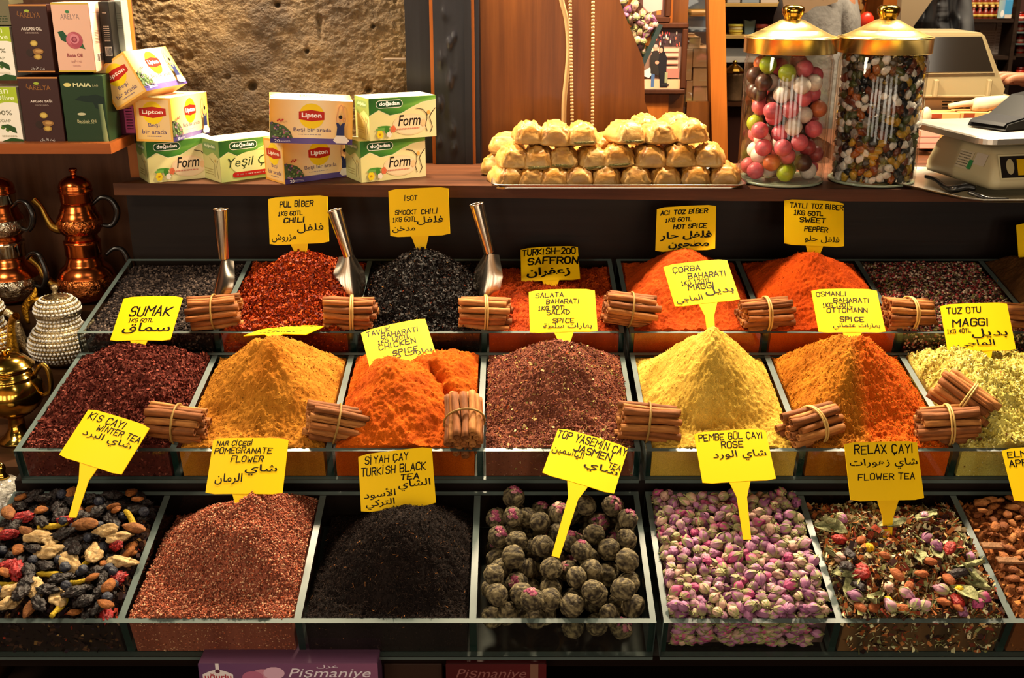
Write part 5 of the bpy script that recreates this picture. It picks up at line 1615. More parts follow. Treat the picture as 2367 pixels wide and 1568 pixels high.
m = MB().use(W_STEP); m.box(-1.2, -.646, 1.665, 1.800, .9, 1.125); rel(m, root).build('upper_step', root)
m = MB().use(W_STEP); m.box(-1.2, -.652, 1.560, 1.664, .9, 1.055); rel(m, root).build('middle_step', root)
m = MB().use(W_STEP); m.box(-1.2, -.656, 1.38, 1.559, .9, .985); rel(m, root).build('lower_step', root)
m = MB().use(W_STEP); m.box(-1.2, -.660, 1.16, 1.379, .86, .925); rel(m, root).build('lowest_step', root)
m = MB().use(W_STEP); m.box(-1.2, -.66, 1.16, 1.80, 0.0, .86); rel(m, root).build('base', root)

def arc(c, r0, a0, a1, n=12, ry=None):
    return [(c[0] + r0 * math.cos(t), 0, c[1] + (ry or r0) * math.sin(t)) for t in np.linspace(a0, a1, n)]
def double_teapot(label, loc, s_, tin, turn):
    """a small pot stacked on a big kettle"""
    root = thing('double_teapot', label, 'teapot', loc, (0, 0, turn))
    root.scale = (s_, s_, s_)
    rim = TIN if tin else COPPER
    emb = SILVERE if tin else COPPERE
    def P(name, mt, prof, par=root):
        return MB().use(mt, smooth=True).lathe(prof, 48).build(name, par)
    k = P('kettle_body', COPPER, [(.026, 0), (.032, .002), (.040, .010), (.0455, .022), (.047, .034), (.0455, .046), (.041, .056), (.034, .062), (.0305, .066), (.0300, .070), (.0290, .071), (.0288, .074), (.0280, .0745), (.0278, .078)])
    P('embossed_band', emb, [(.0412, .009), (.0466, .021), (.0481, .034), (.0468, .044)], k)
    P('rim', rim, [(.0278, .078), (.0290, .080), (.0290, .098), (.0300, .100), (.0296, .104), (.0262, .105)], k)
    u = P('upper_pot_body', COPPER, [(.0250, .105), (.0262, .108), (.0250, .112), (.030, .118), (.0345, .126), (.0355, .134), (.0345, .142), (.0315, .149), (.0285, .153), (.0283, .157), (.0268, .158), (.0266, .162), (.0250, .163), (.0248, .168)])
    P('embossed_band', emb, [(.0305, .1175), (.0354, .126), (.0366, .134), (.0352, .1425)], u)
    P('rim', rim, [(.0248, .168), (.0255, .170), (.0255, .184), (.0262, .1855)], u)
    l = P('lid', COPPER, [(.0272, .1855), (.0275, .188), (.0255, .190), (.0265, .194), (.0245, .201), (.019, .207), (.0125, .2105), (.006, .212), (.0045, .2125)])
    P('knob', TIN if tin else COPPER, [(.0045, .2125), (.0050, .2150), (.0040, .2170), (.0062, .2195), (.0070, .2225), (.0055, .2245), (.0012, .2252)], l)
    for (z, r0, nm) in ((.120, .030, 'upper_spout'), (.022, .043, 'kettle_spout')):
        big = 1.0 if z > .1 else 1.15
        path = [(-r0, 0, z + .004), (-r0 - .012, 0, z + .009), (-r0 - .020 * big, 0, z + .024), (-r0 - .026 * big, 0, z + .042), (-r0 - .036 * big, 0, z + .056)]
        MB().use(BRASSD, smooth=True).tube(path, [.0090, .0078, .0058, .0046, .0062], 14, cap=False).build(nm, root)
    for (z, r0, h_, nm) in ((.128, .034, .046, 'upper_handle'), (.030, .044, .056, 'kettle_handle')):
        path = [(r0, 0, z), (r0 + .014, 0, z - .002), (r0 + .024, 0, z + .010), (r0 + .026, 0, z + .026), (r0 + .018, 0, z + h_ - .004), (r0 + .004, 0, z + h_), (r0 - .010, 0, z + h_ - .010)]
        MB().use(BLACK, smooth=True).tube(path, [.003, .0042, .0052, .0058, .0050, .0036, .0028], 12).build(nm, root)
    return root
c = at(208, 694, 1.725)
double_teapot('copper double teapot without silver trim beside the spice trays', (c[0], 1.725, 1.1255), .98, False, .25)
c = at(32, 712, 1.722)
double_teapot('copper double teapot with silvery embossed bands at the picture edge', (c[0] + .004, 1.722, 1.1255), .97, True, -.25)

def pearl_pot(label, loc, s_, metal, bead, turn):
    root = thing('pearl_teapot', label, 'teapot', loc, (0, 0, turn))
    root.scale = (s_,) * 3
    prof = [(.024, 0), (.030, .002), (.030, .005), (.046, .018), (.050, .030), (.047, .044), (.039, .056), (.031, .064), (.0295, .070), (.0300, .078)]
    b = MB().use(metal, smooth=True).lathe(prof, 48).build('body', root)
    m = MB()
    zs = np.linspace(.010, .076, 21)
    for i, z in enumerate(zs):
        r = np.interp(z, [p_[1] for p_ in prof], [p_[0] for p_ in prof])
        big = i % 2 == 0
        br = .0026 if big else .0011
        n = int(2 * math.pi * r / (br * 2.15))
        m.use(PEARL if big else bead, smooth=True)
        for k in range(n):
            t = 2 * math.pi * (k + .5 * (i % 2)) / n
            m.ball(((r + .0006) * math.cos(t), (r + .0006) * math.sin(t), z), br, 1)
    m.build('pearl_bands', b)
    lprof = [(.0330, .078), (.0345, .080), (.0350, .083), (.0335, .087), (.034, .090), (.031, .097), (.024, .105), (.014, .110), (.005, .112)]
    l = MB().use(metal, smooth=True).lathe(lprof, 48).build('lid', root)
    m = MB()
    for i, z in enumerate((.088, .091, .0935, .0965, .0995, .1025, .1055, .108)):
        r = np.interp(z, [p_[1] for p_ in lprof[3:]], [p_[0] for p_ in lprof[3:]])
        big = i % 2 == 0
        br = .0026 if big else .0012
        n = max(6, int(2 * math.pi * r / (br * 2.15)))
        m.use(PEARL if big else bead, smooth=True)
        for k in range(n):
            t = 2 * math.pi * k / n
            m.ball(((r + .0006) * math.cos(t), (r + .0006) * math.sin(t), z), br, 1)
    m.build('pearl_bands', l)
    MB().use(metal, smooth=True).lathe([(.005, .112), (.004, .115), (.0035, .118), (.0055, .121), (.0062, .124), (.0045, .1275), (.001, .1285)], 20).build('knob', l)
    sp = [(-.044, 0, .022), (-.056, 0, .028), (-.060, 0, .044), (-.062, 0, .062), (-.068, 0, .080), (-.078, 0, .088)]
    MB().use(SILV if metal is SILV else GOLD, smooth=True).tube(sp, [.0135, .0105, .0075, .0058, .0052, .0062], 16, cap=False).build('spout', root)
    hp = [(.040, 0, .052), (.052, 0, .066), (.066, 0, .066), (.072, 0, .052), (.068, 0, .036), (.056, 0, .024), (.049, 0, .026)]
    MB().use(metal, smooth=True).tube(hp, [.003, .0035, .0042, .0046, .0042, .0034, .003], 12).build('handle', root)
    return root
c = at(154, 865, 1.615)
pearl_pot('silvery teapot ringed with white pearls beside the glass tray', (c[0], 1.615, 1.0555), 1.0, SILV, GILT, .15)
c = at(-22, 872, 1.605)
pearl_pot('golden teapot ringed with white pearls at the picture edge', (c[0], 1.605, 1.0555), 1.03, GOLD, GILT, 2.7)
# golden leaf-shaped handle ornament of a pot behind
root = thing('handle_ornament', 'golden leaf-shaped handle ornament between the two pearl pots', 'ornament', tuple(at(82, 722, 1.665)))
MB().use(GOLD, smooth=True).tube([(-.014, 0, -.02), (-.016, 0, .004), (-.008, 0, .016), (.003, 0, .030), (.006, 0, .042)], [.003, .007, .0075, .005, .0008], 12, flat=.5).build('leaf', root)
MB().use(GOLD, smooth=True).tube([(-.006, 0, .016), (.008, 0, .022), (.022, 0, .018)], [.005, .0045, .0030], 10).build('stem', root)

def brass_pot(label, loc, s_):
    root = thing('brass_teapot', label, 'teapot', loc)
    root.scale = (s_,) * 3
    b = MB().use(BRASS, smooth=True).lathe([(.026, 0), (.030, .001), (.030, .004), (.020, .010), (.0125, .022), (.0115, .036), (.018, .044), (.026, .046), (.038, .056), (.0465, .070), (.0480, .080), (.0455, .092), (.0400, .102), (.0385, .1045), (.0395, .106), (.0375, .1085), (.0345, .113), (.0335, .118)], 56).build('body', root)
    MB().use(BRASS, smooth=True).lathe([(.0335, .118), (.0365, .1185), (.0385, .121), (.0385, .1235), (.0355, .125), (.0325, .129), (.026, .135), (.016, .1395), (.007, .1415), (.0055, .142)], 56).build('lid', root)
    MB().use(BRASS, smooth=True).lathe([(.0055, .142), (.0052, .146), (.0090, .147), (.0092, .1495), (.002, .1505)], 28).build('knob', root)
    hp = [(.038, 0, .108), (.052, 0, .124), (.060, 0, .116), (.062, 0, .098), (.058, 0, .080), (.047, 0, .074)]
    MB().use(BRASSD, smooth=True).tube(hp, [.003, .0036, .004, .0042, .0038, .003], 12).build('handle', root)
    MB().use(BLACK, smooth=True).tube([(-.044, 0, .082), (-.062, 0, .102), (-.078, 0, .126)], [.008, .007, .0055], 14).build('spout', root)
    return root
c = at(70, 1135, 1.47)
brass_pot('shiny footed brass teapot with a domed lid in front of the pearl pot', (c[0] - .004, 1.47, .9855), .96)
# cut glass bowl with gilt lid knob
CUT = mat('cut_crystal', '#d8d2c4', 0.08, spec=.9, noise=(160, '#8a8478'), bump=(130, 1.0, .006), coat=.8)
c = at(20, 1165, 1.30)
root = thing('crystal_bowl', 'small cut crystal sugar bowl with a gilt knob at the picture edge', 'bowl', (c[0] - .002, 1.30, .9255))
MB().use(BRASS, smooth=True).lathe([(.022, 0), (.026, .001), (.026, .006), (.014, .010), (.012, .018)], 36).build('foot', root)
MB().use(CUT, smooth=True).lathe([(.012, .018), (.026, .024), (.031, .036), (.032, .050)], 40).build('bowl', root)
l = MB().use(CUT, smooth=True).lathe([(.033, .050), (.033, .053), (.027, .068), (.015, .079), (.006, .082)], 40).build('lid', root)
MB().use(BRASS, smooth=True).lathe([(.009, .082), (.006, .086), (.0045, .091), (.0065, .096), (.0040, .101), (.0012, .104)], 20).build('knob', l)
# ------------------------------------------------------------------ baklava on a tin tray
TRAYM = mat('scratched_aluminium', '#b9b4aa', 0.28, 1.0, bump=(60, .12, .001))
PASTRY = mat('baked_pastry', rough=0.48, vcol=True, noise=(90, 0.8, 4), bump=(130, .5, .002), spec=.3, coat=.12, sss=.05)
FILL = mat('pistachio_filling', '#8a7a34', 0.7, noise=(300, '#4e4a1c'), bump=(400, .8, .002))
q0 = atz(1141, 437, ZS + .003); q1 = atz(1728, 437, ZS + .003); q2 = atz(1121, 398, ZS + .003)
tx0, tx1, ty0, ty1 = q0[0] - .004, q1[0] + .002, q0[1], q0[1] + .165
root = thing('pastry_tray', 'scratched silvery metal tray holding the stacked baklava', 'tray', ((tx0 + tx1) / 2, (ty0 + ty1) / 2, ZS))
m = MB().use(TRAYM, smooth=True)
def rr(x0, x1, y0, y1, r, z, n=6):
    out = []
    for cx, cy, a in ((x1 - r, y1 - r, 0), (x0 + r, y1 - r, 90), (x0 + r, y0 + r, 180), (x1 - r, y0 + r, 270)):
        for i in range(n + 1):
            t = math.radians(a + 90 * i / n)
            out.append((cx + r * math.cos(t), cy + r * math.sin(t), z))
    return out
loops = [rr(tx0 + .012, tx1 - .012, ty0 + .012, ty1 - .012, .016, ZS + .0005), rr(tx0 + .012, tx1 - .012, ty0 + .012, ty1 - .012, .016, ZS + .0016), rr(tx0 + .005, tx1 - .005, ty0 + .005, ty1 - .005, .018, ZS + .009), rr(tx0, tx1, ty0, ty1, .02, ZS + .0095), rr(tx0, tx1, ty0, ty1, .02, ZS + .0080), rr(tx0 + .006, tx1 - .006, ty0 + .006, ty1 - .006, .018, ZS + .0060)]
n = len(loops[0])
fs = [(k * n + i, k * n + (i + 1) % n, (k + 1) * n + (i + 1) % n, (k + 1) * n + i) for k in range(1, 5) for i in range(n)]
fs.append(tuple(range(n, 2 * n)))
m.add([p_ for l_ in loops for p_ in l_], fs)
rel(m, root).build('pan', root)
GB = 'baklava pieces stacked on the tray'
def baklava(seed, filled):
    root = thing('baklava_piece', '', 'pastry', group=GB)
    v, f = ICO[4]
    e = .45
    p = np.sign(v) * np.abs(v) ** e
    p /= np.maximum(1e-6, (np.abs(p) ** 4.5).sum(1) ** (1 / 4.5))[:, None]
    x, y, z = p.T
    up_ = np.clip(z, 0, 1)
    r_ = random.Random(seed)
    # a wedge of folded leaves: flat base, sides leaning in to a rounded ridge
    ridge = 1 - (.48 + .1 * r_.random()) * up_ ** 1.5
    lay = .05 * np.sin(z * 15 + 3 * fbm(v * 2 + seed, 2, seed) + y * 2) * (np.abs(x) > .5) + .04 * np.sin(x * 8 + y * 3 + seed) * up_
    wr = .075 * fbm(np.stack([v[:, 0] * 2.4, v[:, 1] * 5.2, v[:, 2] * 2.4], -1) + seed * 5, 3, seed)
    cr = -.13 * np.abs(vnoise(v * np.array((5.5, 3.2, 6.5)) + seed * 9, seed)) - .05 * np.abs(vnoise(v * np.array((11, 6, 13)) + seed * 5, seed + 2))
    wr = wr + cr + .05
    k = 1 + lay + wr
    P_ = np.stack([x * ridge * .0262 * k, y * .033 * (1 + wr * .5 - .12 * up_), np.where(z < 0, z * .0135, z * .0225 * (1 + 1.6 * wr) - .004 * np.abs(y) ** 3)], -1)
    t = np.clip(.40 + .50 * z + .6 * fbm(v * 2.6 + seed, 3, seed + 4) + .25 * np.sin(y * 9 + seed) * (z > .3), 0, 1)[:, None]
    c = np.array(lin('#b87a28')) * t + np.array(lin('#d8ae68')) * (1 - t)
    dk = (np.clip((fbm(v * 3.4 + seed * 2, 3, seed + 8) - .12) * 3.2, 0, 1) * np.clip(z * 2, 0, 1))[:, None]
    c = c * (1 + 2.2 * np.clip(cr + .06, -.2, 0))[:, None]
    c = np.clip(c, 0, 1) * (1 - .6 * dk) + np.array(lin('#84420e')) * .6 * dk
    m = MB().use(PASTRY, smooth=True)
    m.add(P_, f, cols=c)
    m.build('pastry', root)
    if filled:
        m = MB().use(FILL, smooth=True)
        v3, f3 = ICO[3]
        pp = np.sign(v3) * np.abs(v3) ** .6
        m.add(pp * np.array((.0235, .0345, .0036)) * (1 + .10 * fbm(v3 * 4, 2, seed))[:, None] + np.array((0, -.0008, -.0070)), f3)
        m.build('filling', root)
    return Kind(root)
BK = [baklava(s_, s_ >= 4) for s_ in range(1, 8)]
ORD = ['first', 'second', 'third', 'fourth', 'fifth', 'sixth', 'seventh', 'eighth', 'ninth', 'tenth']
def bput(spots, Y, rowname):
    for i, (px, py, kf, yaw) in enumerate(spots):
        p = at(px, py, Y)
        BK[kf % 7].place(tuple(p), (random.uniform(-.06, .06), random.uniform(-.05, .05), yaw), '%s baklava piece from the left in the %s' % (ORD[i], rowname), random.uniform(.97, 1.04), GB)
bput([(1172, 412, 0, .30), (1228, 413, 1, .05), (1281, 413, 2, -.05), (1335, 412, 0, .0), (1400, 412, 4, .0), (1467, 412, 5, -.03), (1535, 411, 1, .05), (1604, 410, 2, .02), (1674, 409, 0, -.12)], 1.727, 'bottom row of the stack')
bput([(1187, 366, 1, .15), (1243, 367, 4, .0), (1303, 367, 5, -.1), (1367, 368, 6, .2), (1428, 364, 3, -.05), (1499, 365, 0, .05), (1567, 364, 2, .12), (1638, 362, 1, -.18)], 1.738, 'middle row of the stack')
bput([(1222, 312, 2, .1), (1283, 314, 0, -.05), (1344, 315, 4, .05), (1445, 311, 6, .38), (1518, 312, 1, .30), (1592, 308, 2, .28)], 1.748, 'top row of the stack')
bput([(1262, 368, 3, .1), (1345, 370, 1, 0), (1470, 366, 2, .1), (1545, 366, 0, 0), (1610, 364, 1, .1)], 1.795, 'second layer hidden behind the middle row')
bput([(1160, 385, 0, 1.2), (1180, 338, 1, 1.1), (1400, 340, 3, .3), (1390, 385, 2, 0.0), (1490, 296, 1, .2), (1562, 294, 2, .3)], 1.80, 'row behind the stack')

# ------------------------------------------------------------------ candy jars
LIDB = mat('spun_brass', '#e8cf84', 0.24, 1.0)
def jar(label, x, y, s_=1.0):
    root = thing('candy_jar', label, 'jar', (x, y, ZS + .0005), (0, 0, random.uniform(0, 6)))
    R = .0682; H = .2085
    m = MB().use(JARGLASS, smooth=True)
    m.lathe([(0, 0), (R - .006, 0), (R - .001, .003), (R, .008), (R, H - .02), (R - .003, H - .012), (R - .003, H)], 72)
    m.lathe([(R - .0058, H), (R - .0058, H - .012), (R - .0030, H - .02), (R - .0030, .010), (R - .006, .0062), (0, .0058)], 72)
    b = m.build('glass_body', root)
    m = MB().use(mat('glass_rim_green', '#9aa58c', .12, spec=.8), smooth=True)
    m.lathe([(R - .0066, .0006), (R - .002, .0008), (R - .0004, .0035), (R - .0016, .0050), (R - .0066, .0040)], 72)
    m.build('thick_base', b)
    m = MB().use(LIDB, smooth=False)
    LR = .0712
    prof = [(LR - .004, .2015), (LR - .0004, .2015), (LR, .2022), (LR, .2225), (LR + .0009, .2232), (LR + .0009, .2248), (LR - .001, .2258)]
    m.lathe(prof, 96, smooth=True)
    prof = [(LR - .001, .2258), (.0640, .2268), (.0560, .2302), (.0470, .2346), (.0462, .2353), (.0453, .2353), (.0300, .2432), (.0190, .2492), (.0145, .2505), (.0125, .2510)]
    m.lathe(prof, 96, smooth=True)
    l = m.build('lid', root)
    m = MB().use(BRASS, smooth=True)
    m.lathe([(.0125, .2508), (.0128, .2530), (.0136, .2540), (.0165, .2600), (.0172, .2650), (.0160, .2690), (.0115, .2715), (.0050, .2722), (0.0005, .2723)], 40)
    m.build('knob', l)
    return R
JX, JY = .4335, 1.740
KX, KY = .5805, 1.7405
jar('clear glass jar of colourful candy balls with a shiny brass lid', JX, JY)
jar('clear glass jar of pebble-shaped chocolates with a shiny brass lid', KX, KY)
CANDY = mat('sugar_shell', rough=0.38, vcol=True, noise=(260, 0.82, 3), spec=.45, sss=.04)
GC = 'candy balls in the glass jar'
CK = {}
for nm, c, lab in (('pink', '#d9606c', 'coral pink candy ball in the glass jar'), ('white', '#e6d6c8', 'creamy white candy ball in the glass jar'), ('green', '#9aae24', 'lime green candy ball in the glass jar'), ('brown', '#4a2c22', 'chocolate brown candy ball in the glass jar'), ('red', '#a0383a', 'dull red candy ball in the glass jar'), ('orange', '#c9683a', 'orange candy ball in the glass jar')):
    m = MB().use(CANDY, c, smooth=True)
    v, f = ICO[3]
    m.add(v * (1 + .015 * fbm(v * 2, 2, 3))[:, None] * .0136, f)
    CK[nm] = kindof(m, 'candy_ball', lab, 'candy', GC)
def in_jar(r):
    a = random.uniform(0, 2 * math.pi); q = (.0662 - r) * math.sqrt(random.uniform(0, 1))
    return q * math.cos(a), q * math.sin(a)
DC = deposit(215, in_jar, lambda: .0136, lambda x, v: .0062, None, 26)
for (x, y, z, r_) in DC:
    if z > .190:
        continue
    CK[random.choice(['pink'] * 6 + ['white'] * 7 + ['green'] * (9 if z > .16 else 3) + ['brown'] * 5 + ['red'] * 2 + ['orange'])].place((JX + x, JY + y, ZS + .0008 + z), rrot(), None, 1.0, GC)
PEB = mat('glazed_pebble', rough=0.28, vcol=True, spec=.5, noise=(160, .7, 3))
GP = 'pebble chocolates in the glass jar'
PC = [('white', '#dcd6cc', 6), ('ochre', '#b08a2c', 3), ('black', '#17181c', 6), ('moss', '#414a22', 4), ('brown', '#64301c', 3), ('grey', '#857c74', 2), ('rust', '#96501c', 2)]
PKN = {}
for i, (nm, c, _) in enumerate(PC):
    PKN[nm] = kindof(blob(3, (.0074, .0056, .0044), .5, 1.5, c, c, 40 + i, 0, PEB), 'pebble_chocolate', '%s pebble chocolate in the glass jar' % nm, 'candy', GP)
plist = [nm for nm, c, w_ in PC for _ in range(w_)]
got = []
tries = 0
while len(got) < 300 and tries < 40000:
    tries += 1
    a = random.uniform(math.pi + .06, 2 * math.pi - .06); z = random.uniform(.011, .1965)
    d_ = .0112 if tries < 20000 else .0098
    if all((((a - b_) * .0622) ** 2 + (z - y_) ** 2) > d_ ** 2 for b_, y_ in got):
        got.append((a, z))
for (a, z) in got:
    rr_ = .0600
    PKN[random.choice(plist)].place((KX + rr_ * math.cos(a), KY + rr_ * math.sin(a), ZS + z), tuple((Vector((math.cos(a), math.sin(a), random.uniform(-.25, .25))).to_track_quat('Z', 'Y') @ Euler((0, 0, random.choice((0, 1.57, 1.57)) + random.uniform(-.8, .8))).to_quaternion()).to_euler()), None, random.uniform(.85, 1.22), GP)
m = MB().use(PEB, smooth=True)
v, f = ICO[1]
for i in range(1500):
    a = random.uniform(0, 2 * math.pi)
    front = math.sin(a) < -.08
    rr_ = .0535 if front else random.uniform(.053, .0585)
    z = random.uniform(.010, .198)
    c = np.array(lin(dict((k_, c_) for k_, c_, _ in PC)[random.choice(plist + ['black'] * 6 + ['brown'] * 3)]))
    m.add(v * np.array((.0068, .0050, .0044)) * (1 + .2 * vnoise(v * 1.4, i))[:, None], f, xf=XF((KX + rr_ * math.cos(a), KY + rr_ * math.sin(a), ZS + z), rrot()), cols=np.tile(c, (len(v), 1)))
tag(m.build('pebble_chocolates', loc=(KX, KY, ZS + .006)), 'deeper layer of pebble chocolates inside the second glass jar', 'candy', kind='stuff')

# ------------------------------------------------------------------ weighing scale on its tray
CREAM = mat('cream_plastic', '#cabb92', 0.42, spec=.3)
HOODC = mat('dimmed_cream_plastic', '#8c7e5e', 0.45, spec=.3)  # cream plastic coloured darker to offset the strong light on the hood
DARKP = mat('dark_plastic', '#060606', 0.45, spec=.2)
SH_ = -.28
tc = atz(2256, 472, ZS + .002)
root = thing('serving_tray', 'shallow silvery tray overhanging the shelf under the weighing scale', 'tray', (.86, 1.70, ZS))
loops = []
ol = [(tc[0] - .072, 1.800), (tc[0] - .078, 1.700), (tc[0] - .012, tc[1] + .022), (tc[0] + .012, tc[1] + .004), (1.06, tc[1] + .004), (1.06, 1.83), (tc[0] - .05, 1.83)]
def grow(poly, d, z):
    c_ = np.mean(np.array(poly), 0)
    out = []
    for p_ in poly:
        q_ = np.array(p_) - c_
        out.append((*(c_ + q_ * (1 + d / np.linalg.norm(q_))), z))
    return out
for d, z in ((-.010, ZS + .0004), (-.010, ZS + .0014), (-.002, ZS + .008), (.003, ZS + .0085), (.003, ZS + .0070), (-.002, ZS + .0058)):
    loops.append(grow(ol, d, z))
n = len(ol)
m = MB().use(TRAYM, smooth=False)
m.add([p_ for l_ in loops for p_ in l_], [(k * n + i, k * n + (i + 1) % n, (k + 1) * n + (i + 1) % n, (k + 1) * n + i) for k in range(1, 5) for i in range(n)] + [tuple(range(n, 2 * n))])
rel(m, root).build('pan', root)
cb = atz(2292, 440, ZS + .008)
yaw = .20
root = thing('weighing_scale', 'cream shop weighing scale with a steel platform at the shelf end', 'scale', (cb[0], cb[1], ZS + .004), (0, 0, yaw))
W_, D_ = .26, .19
def loft(m, levels):
    n = None
    V_ = []
    for (x0, x1, y0, y1, r, z) in levels:
        l_ = rr(x0, x1, y0, y1, r, z, 5); n = len(l_); V_ += l_
    fs = [(k * n + i, k * n + (i + 1) % n, (k + 1) * n + (i + 1) % n, (k + 1) * n + i) for k in range(len(levels) - 1) for i in range(n)]
    fs += [tuple(reversed(range(n))), tuple(range((len(levels) - 1) * n, len(levels) * n))]
    return m.add(V_, fs)
m = MB().use(CREAM, smooth=True)
loft(m, [(.002, W_ - .002, .002, D_ - .002, .012, .004), (0, W_, 0, D_, .014, .010), (.001, W_ - .001, .0, D_, .014, .020), (.012, W_ - .012, .014, D_ - .004, .016, .052), (.016, W_ - .016, .022, D_ - .010, .016, .060), (.024, W_ - .024, .03, D_ - .018, .016, .0645)])
bd = m.build('housing', root)
# front panel: slopes back with the housing
sl = math.atan2(.014, .032)
ux = np.array((1, 0, 0)); uy = np.array((0, math.sin(sl), math.cos(sl)))
m = MB()
F = Face(m, np.array((.012, .0004, .0195)) - np.cross(ux, uy) * -.0012, ux, uy, .22, .038, PLASTIC)
F.rect(0, -.02, 1, 1.0, '#d6c89c'); F.rect(.012, .05, .988, .93, '#1d1613')
F.oval(.085, .50, .030, .32, '#b5a67c', 28); F.rect(.14, .14, .24, .80, '#d8a80c'); F.rect(.26, .14, .36, .80, '#d8a80c'); F.rect(.42, .2, .95, .75, '#2c3a30')
m.build('display_panel', root)
# stickers on the side
sl2 = math.atan2(.012, .032)
ux = np.array((0, -1, 0)); uy = np.array((math.sin(sl2), 0, math.cos(sl2)))
m = MB()
F = Face(m, np.array((.0006, .120, .0205)) - np.cross(ux, uy) * -.001, ux, uy, .10, .034, PRINT)
F.rect(.16, .08, .52, .92, '#cfc0a0'); F.scribble(.18, .46, .14, .88, 6, '#3a342c', 3); F.rect(.47, .12, .57, .55, '#2c8a4a'); F.rect(.58, .40, .86, .95, '#d2c4b0')
m.build('sticker', root)
m = MB().use(mat('brushed_steel', '#c8c0b4', .38, 1.0), smooth=False)
loft(m, [(-.030, W_ - .01, -.010, D_ + .005, .020, .0735), (-.034, W_ - .006, -.014, D_ + .009, .022, .0750), (-.034, W_ - .006, -.014, D_ + .009, .022, .0830), (-.031, W_ - .009, -.011, D_ + .006, .022, .0850)])
m.build('platform', root)
for (x, y) in ((.05, .05), (.05, D_ - .05), (W_ - .05, .05)):
    MB().use(CREAM, smooth=True).lathe([(.008, .062), (.008, .0736)], 16, xf=XF((x, y, 0))).build('support', root)
m = MB().use(DARKP)
m.rbox(.002, .010, .020, .070, .004, .014, .001); m.build('socket', root)
p = atz(2222, 444, ZS + .012)
root = thing('power_cable', 'black power cable and plug lying on the silvery tray under the scale', 'cable', tuple(p))
m = MB().use(BLACK, smooth=True)
pts = [at(2140, 408, 1.722), at(2162, 415, 1.69), at(2185, 432, 1.655), at(2205, 437, 1.630), at(2235, 432, 1.620), at(2255, 436, 1.612)]
m.tube([q_ - p for q_ in pts], [.003, .003, .004, .0065, .0062, .0045], 10)
m.tube([at(2240, 445, 1.600) - p, at(2262, 452, 1.585) - p, at(2285, 460, 1.575) - p, at(2330, 462, 1.572) - p], .0035, 8)
m.build('cord', root)
pz = ZS + .004 + .0855
p = atz(2330, 296, pz)
root = thing('card_terminal', 'black card payment terminal lying on the steel scale platform', 'card terminal', (p[0], p[1] + .01, pz), (0, 0, .5))
m = MB().use(DARKP)
m.prism([(-.045, .0015), (-.040, .010), (.0, .016), (.05, .045), (.10, .050), (.10, .010), (.02, .0015)], -.035, .035, 'xz'); m.build('body', root)
m = MB().use(mat('grey_plastic', '#0f1014', .4, spec=.3)); m.prism([(-.046, .008), (-.040, .0125), (.0, .0185), (.0, .0165), (-.038, .0105)], -.032, .032, 'xz'); m.build('keypad', root)

# ------------------------------------------------------------------ wooden panel, bead strings and what hangs beside them
Yp = 1.925
out = [(1109, -60), (1425, -60), (1432, 0), (1447, 42), (1466, 88), (1484, 132), (1489, 150), (1490, 232), (1500, 262), (1506, 280), (1518, 330), (1528, 425), (1116, 425)]
m = MB().use(W_PANEL)
m.prism([(at(x, y, Yp)[0], at(x, y, Yp)[2]) for x, y in out][::-1], Yp, Yp + .018, 'xz')
tag(m.build('carved_side_panel', loc=tuple(at(1300, 425, Yp))), 'large reddish brown veneer panel with a curved edge behind the baklava', 'panel')
for (x0, x1, yb, lab) in ((1317, 1323, 300, 'string of small pale pearls hanging close to the cable'), (1371, 1369, 312, 'string of small pale pearls hanging free, farther from the cable')):
    a = at(x0, -45, 1.905); b_ = at(x1, yb, 1.905)
    m = MB().use(mat('bead', '#a88a62', .35), smooth=True)
    n = 44
    for k in range(n + 1):
        m.ball(a + (b_ - a) * k / n, .0034, 1)
    m.tube([a, b_], .0007, 5)
    tag(m.build('bead_string', loc=tuple(a)), lab, 'bead string', 'pearl strings on the panel')
m = MB().use(mat('beige_cable', '#b59a6c', .5), smooth=True)
ctrl = [(1293, -50), (1298, 0), (1309, 45), (1314, 95), (1314, 130), (1309, 185), (1304, 235), (1303, 300)]
m.tube([at(x, y, 1.912) for x, y in ctrl], .0042, 12)
tag(m.build('hanging_cable', loc=tuple(at(1298, 0, 1.912))), 'thick beige cable hanging down the reddish brown panel', 'cable')
# glass holder of rosebuds behind the panel's edge
root = thing('glass_flower_bin', 'slanting glass bin of dried rosebuds beside the framed photograph', 'bin', tuple(at(1490, 140, 2.0)))
a, b_ = at(1526, 56, 2.0), at(1487, 142, 2.0)
m = MB().use(EDGED); d = (b_ - a) / np.linalg.norm(b_ - a)
nn = np.array((d[2], 0, -d[0]))
def bar(m, a, b_, t, y0, y1):
    d = (b_ - a) / np.linalg.norm(b_ - a)
    q_ = np.array((d[2], 0, -d[0])) * t / 2
    pts = [a - q_, b_ - q_, b_ + q_, a + q_]
    m.add([(p_[0], y0, p_[2]) for p_ in pts] + [(p_[0], y1, p_[2]) for p_ in pts], [(0, 1, 2, 3), (7, 6, 5, 4), (1, 0, 4, 5), (2, 1, 5, 6), (3, 2, 6, 7), (0, 3, 7, 4)])
bar(m, a, b_ + d * .02, .008, 1.99, 2.075); rel(m, root).build('end_pane', root)
m = MB().use(GLASS); bar(m, at(1432, -40, 2.0), at(1522, 58, 2.0), .004, 1.992, 2.07); rel(m, root).build('cover_pane', root)
m = MB().use(EDGED); bar(m, at(1405, -20, 2.0), at(1480, 150, 2.0), .006, 1.992, 2.07); rel(m, root).build('bottom_pane', root)
GH = 'rosebuds in the slanting glass bin'
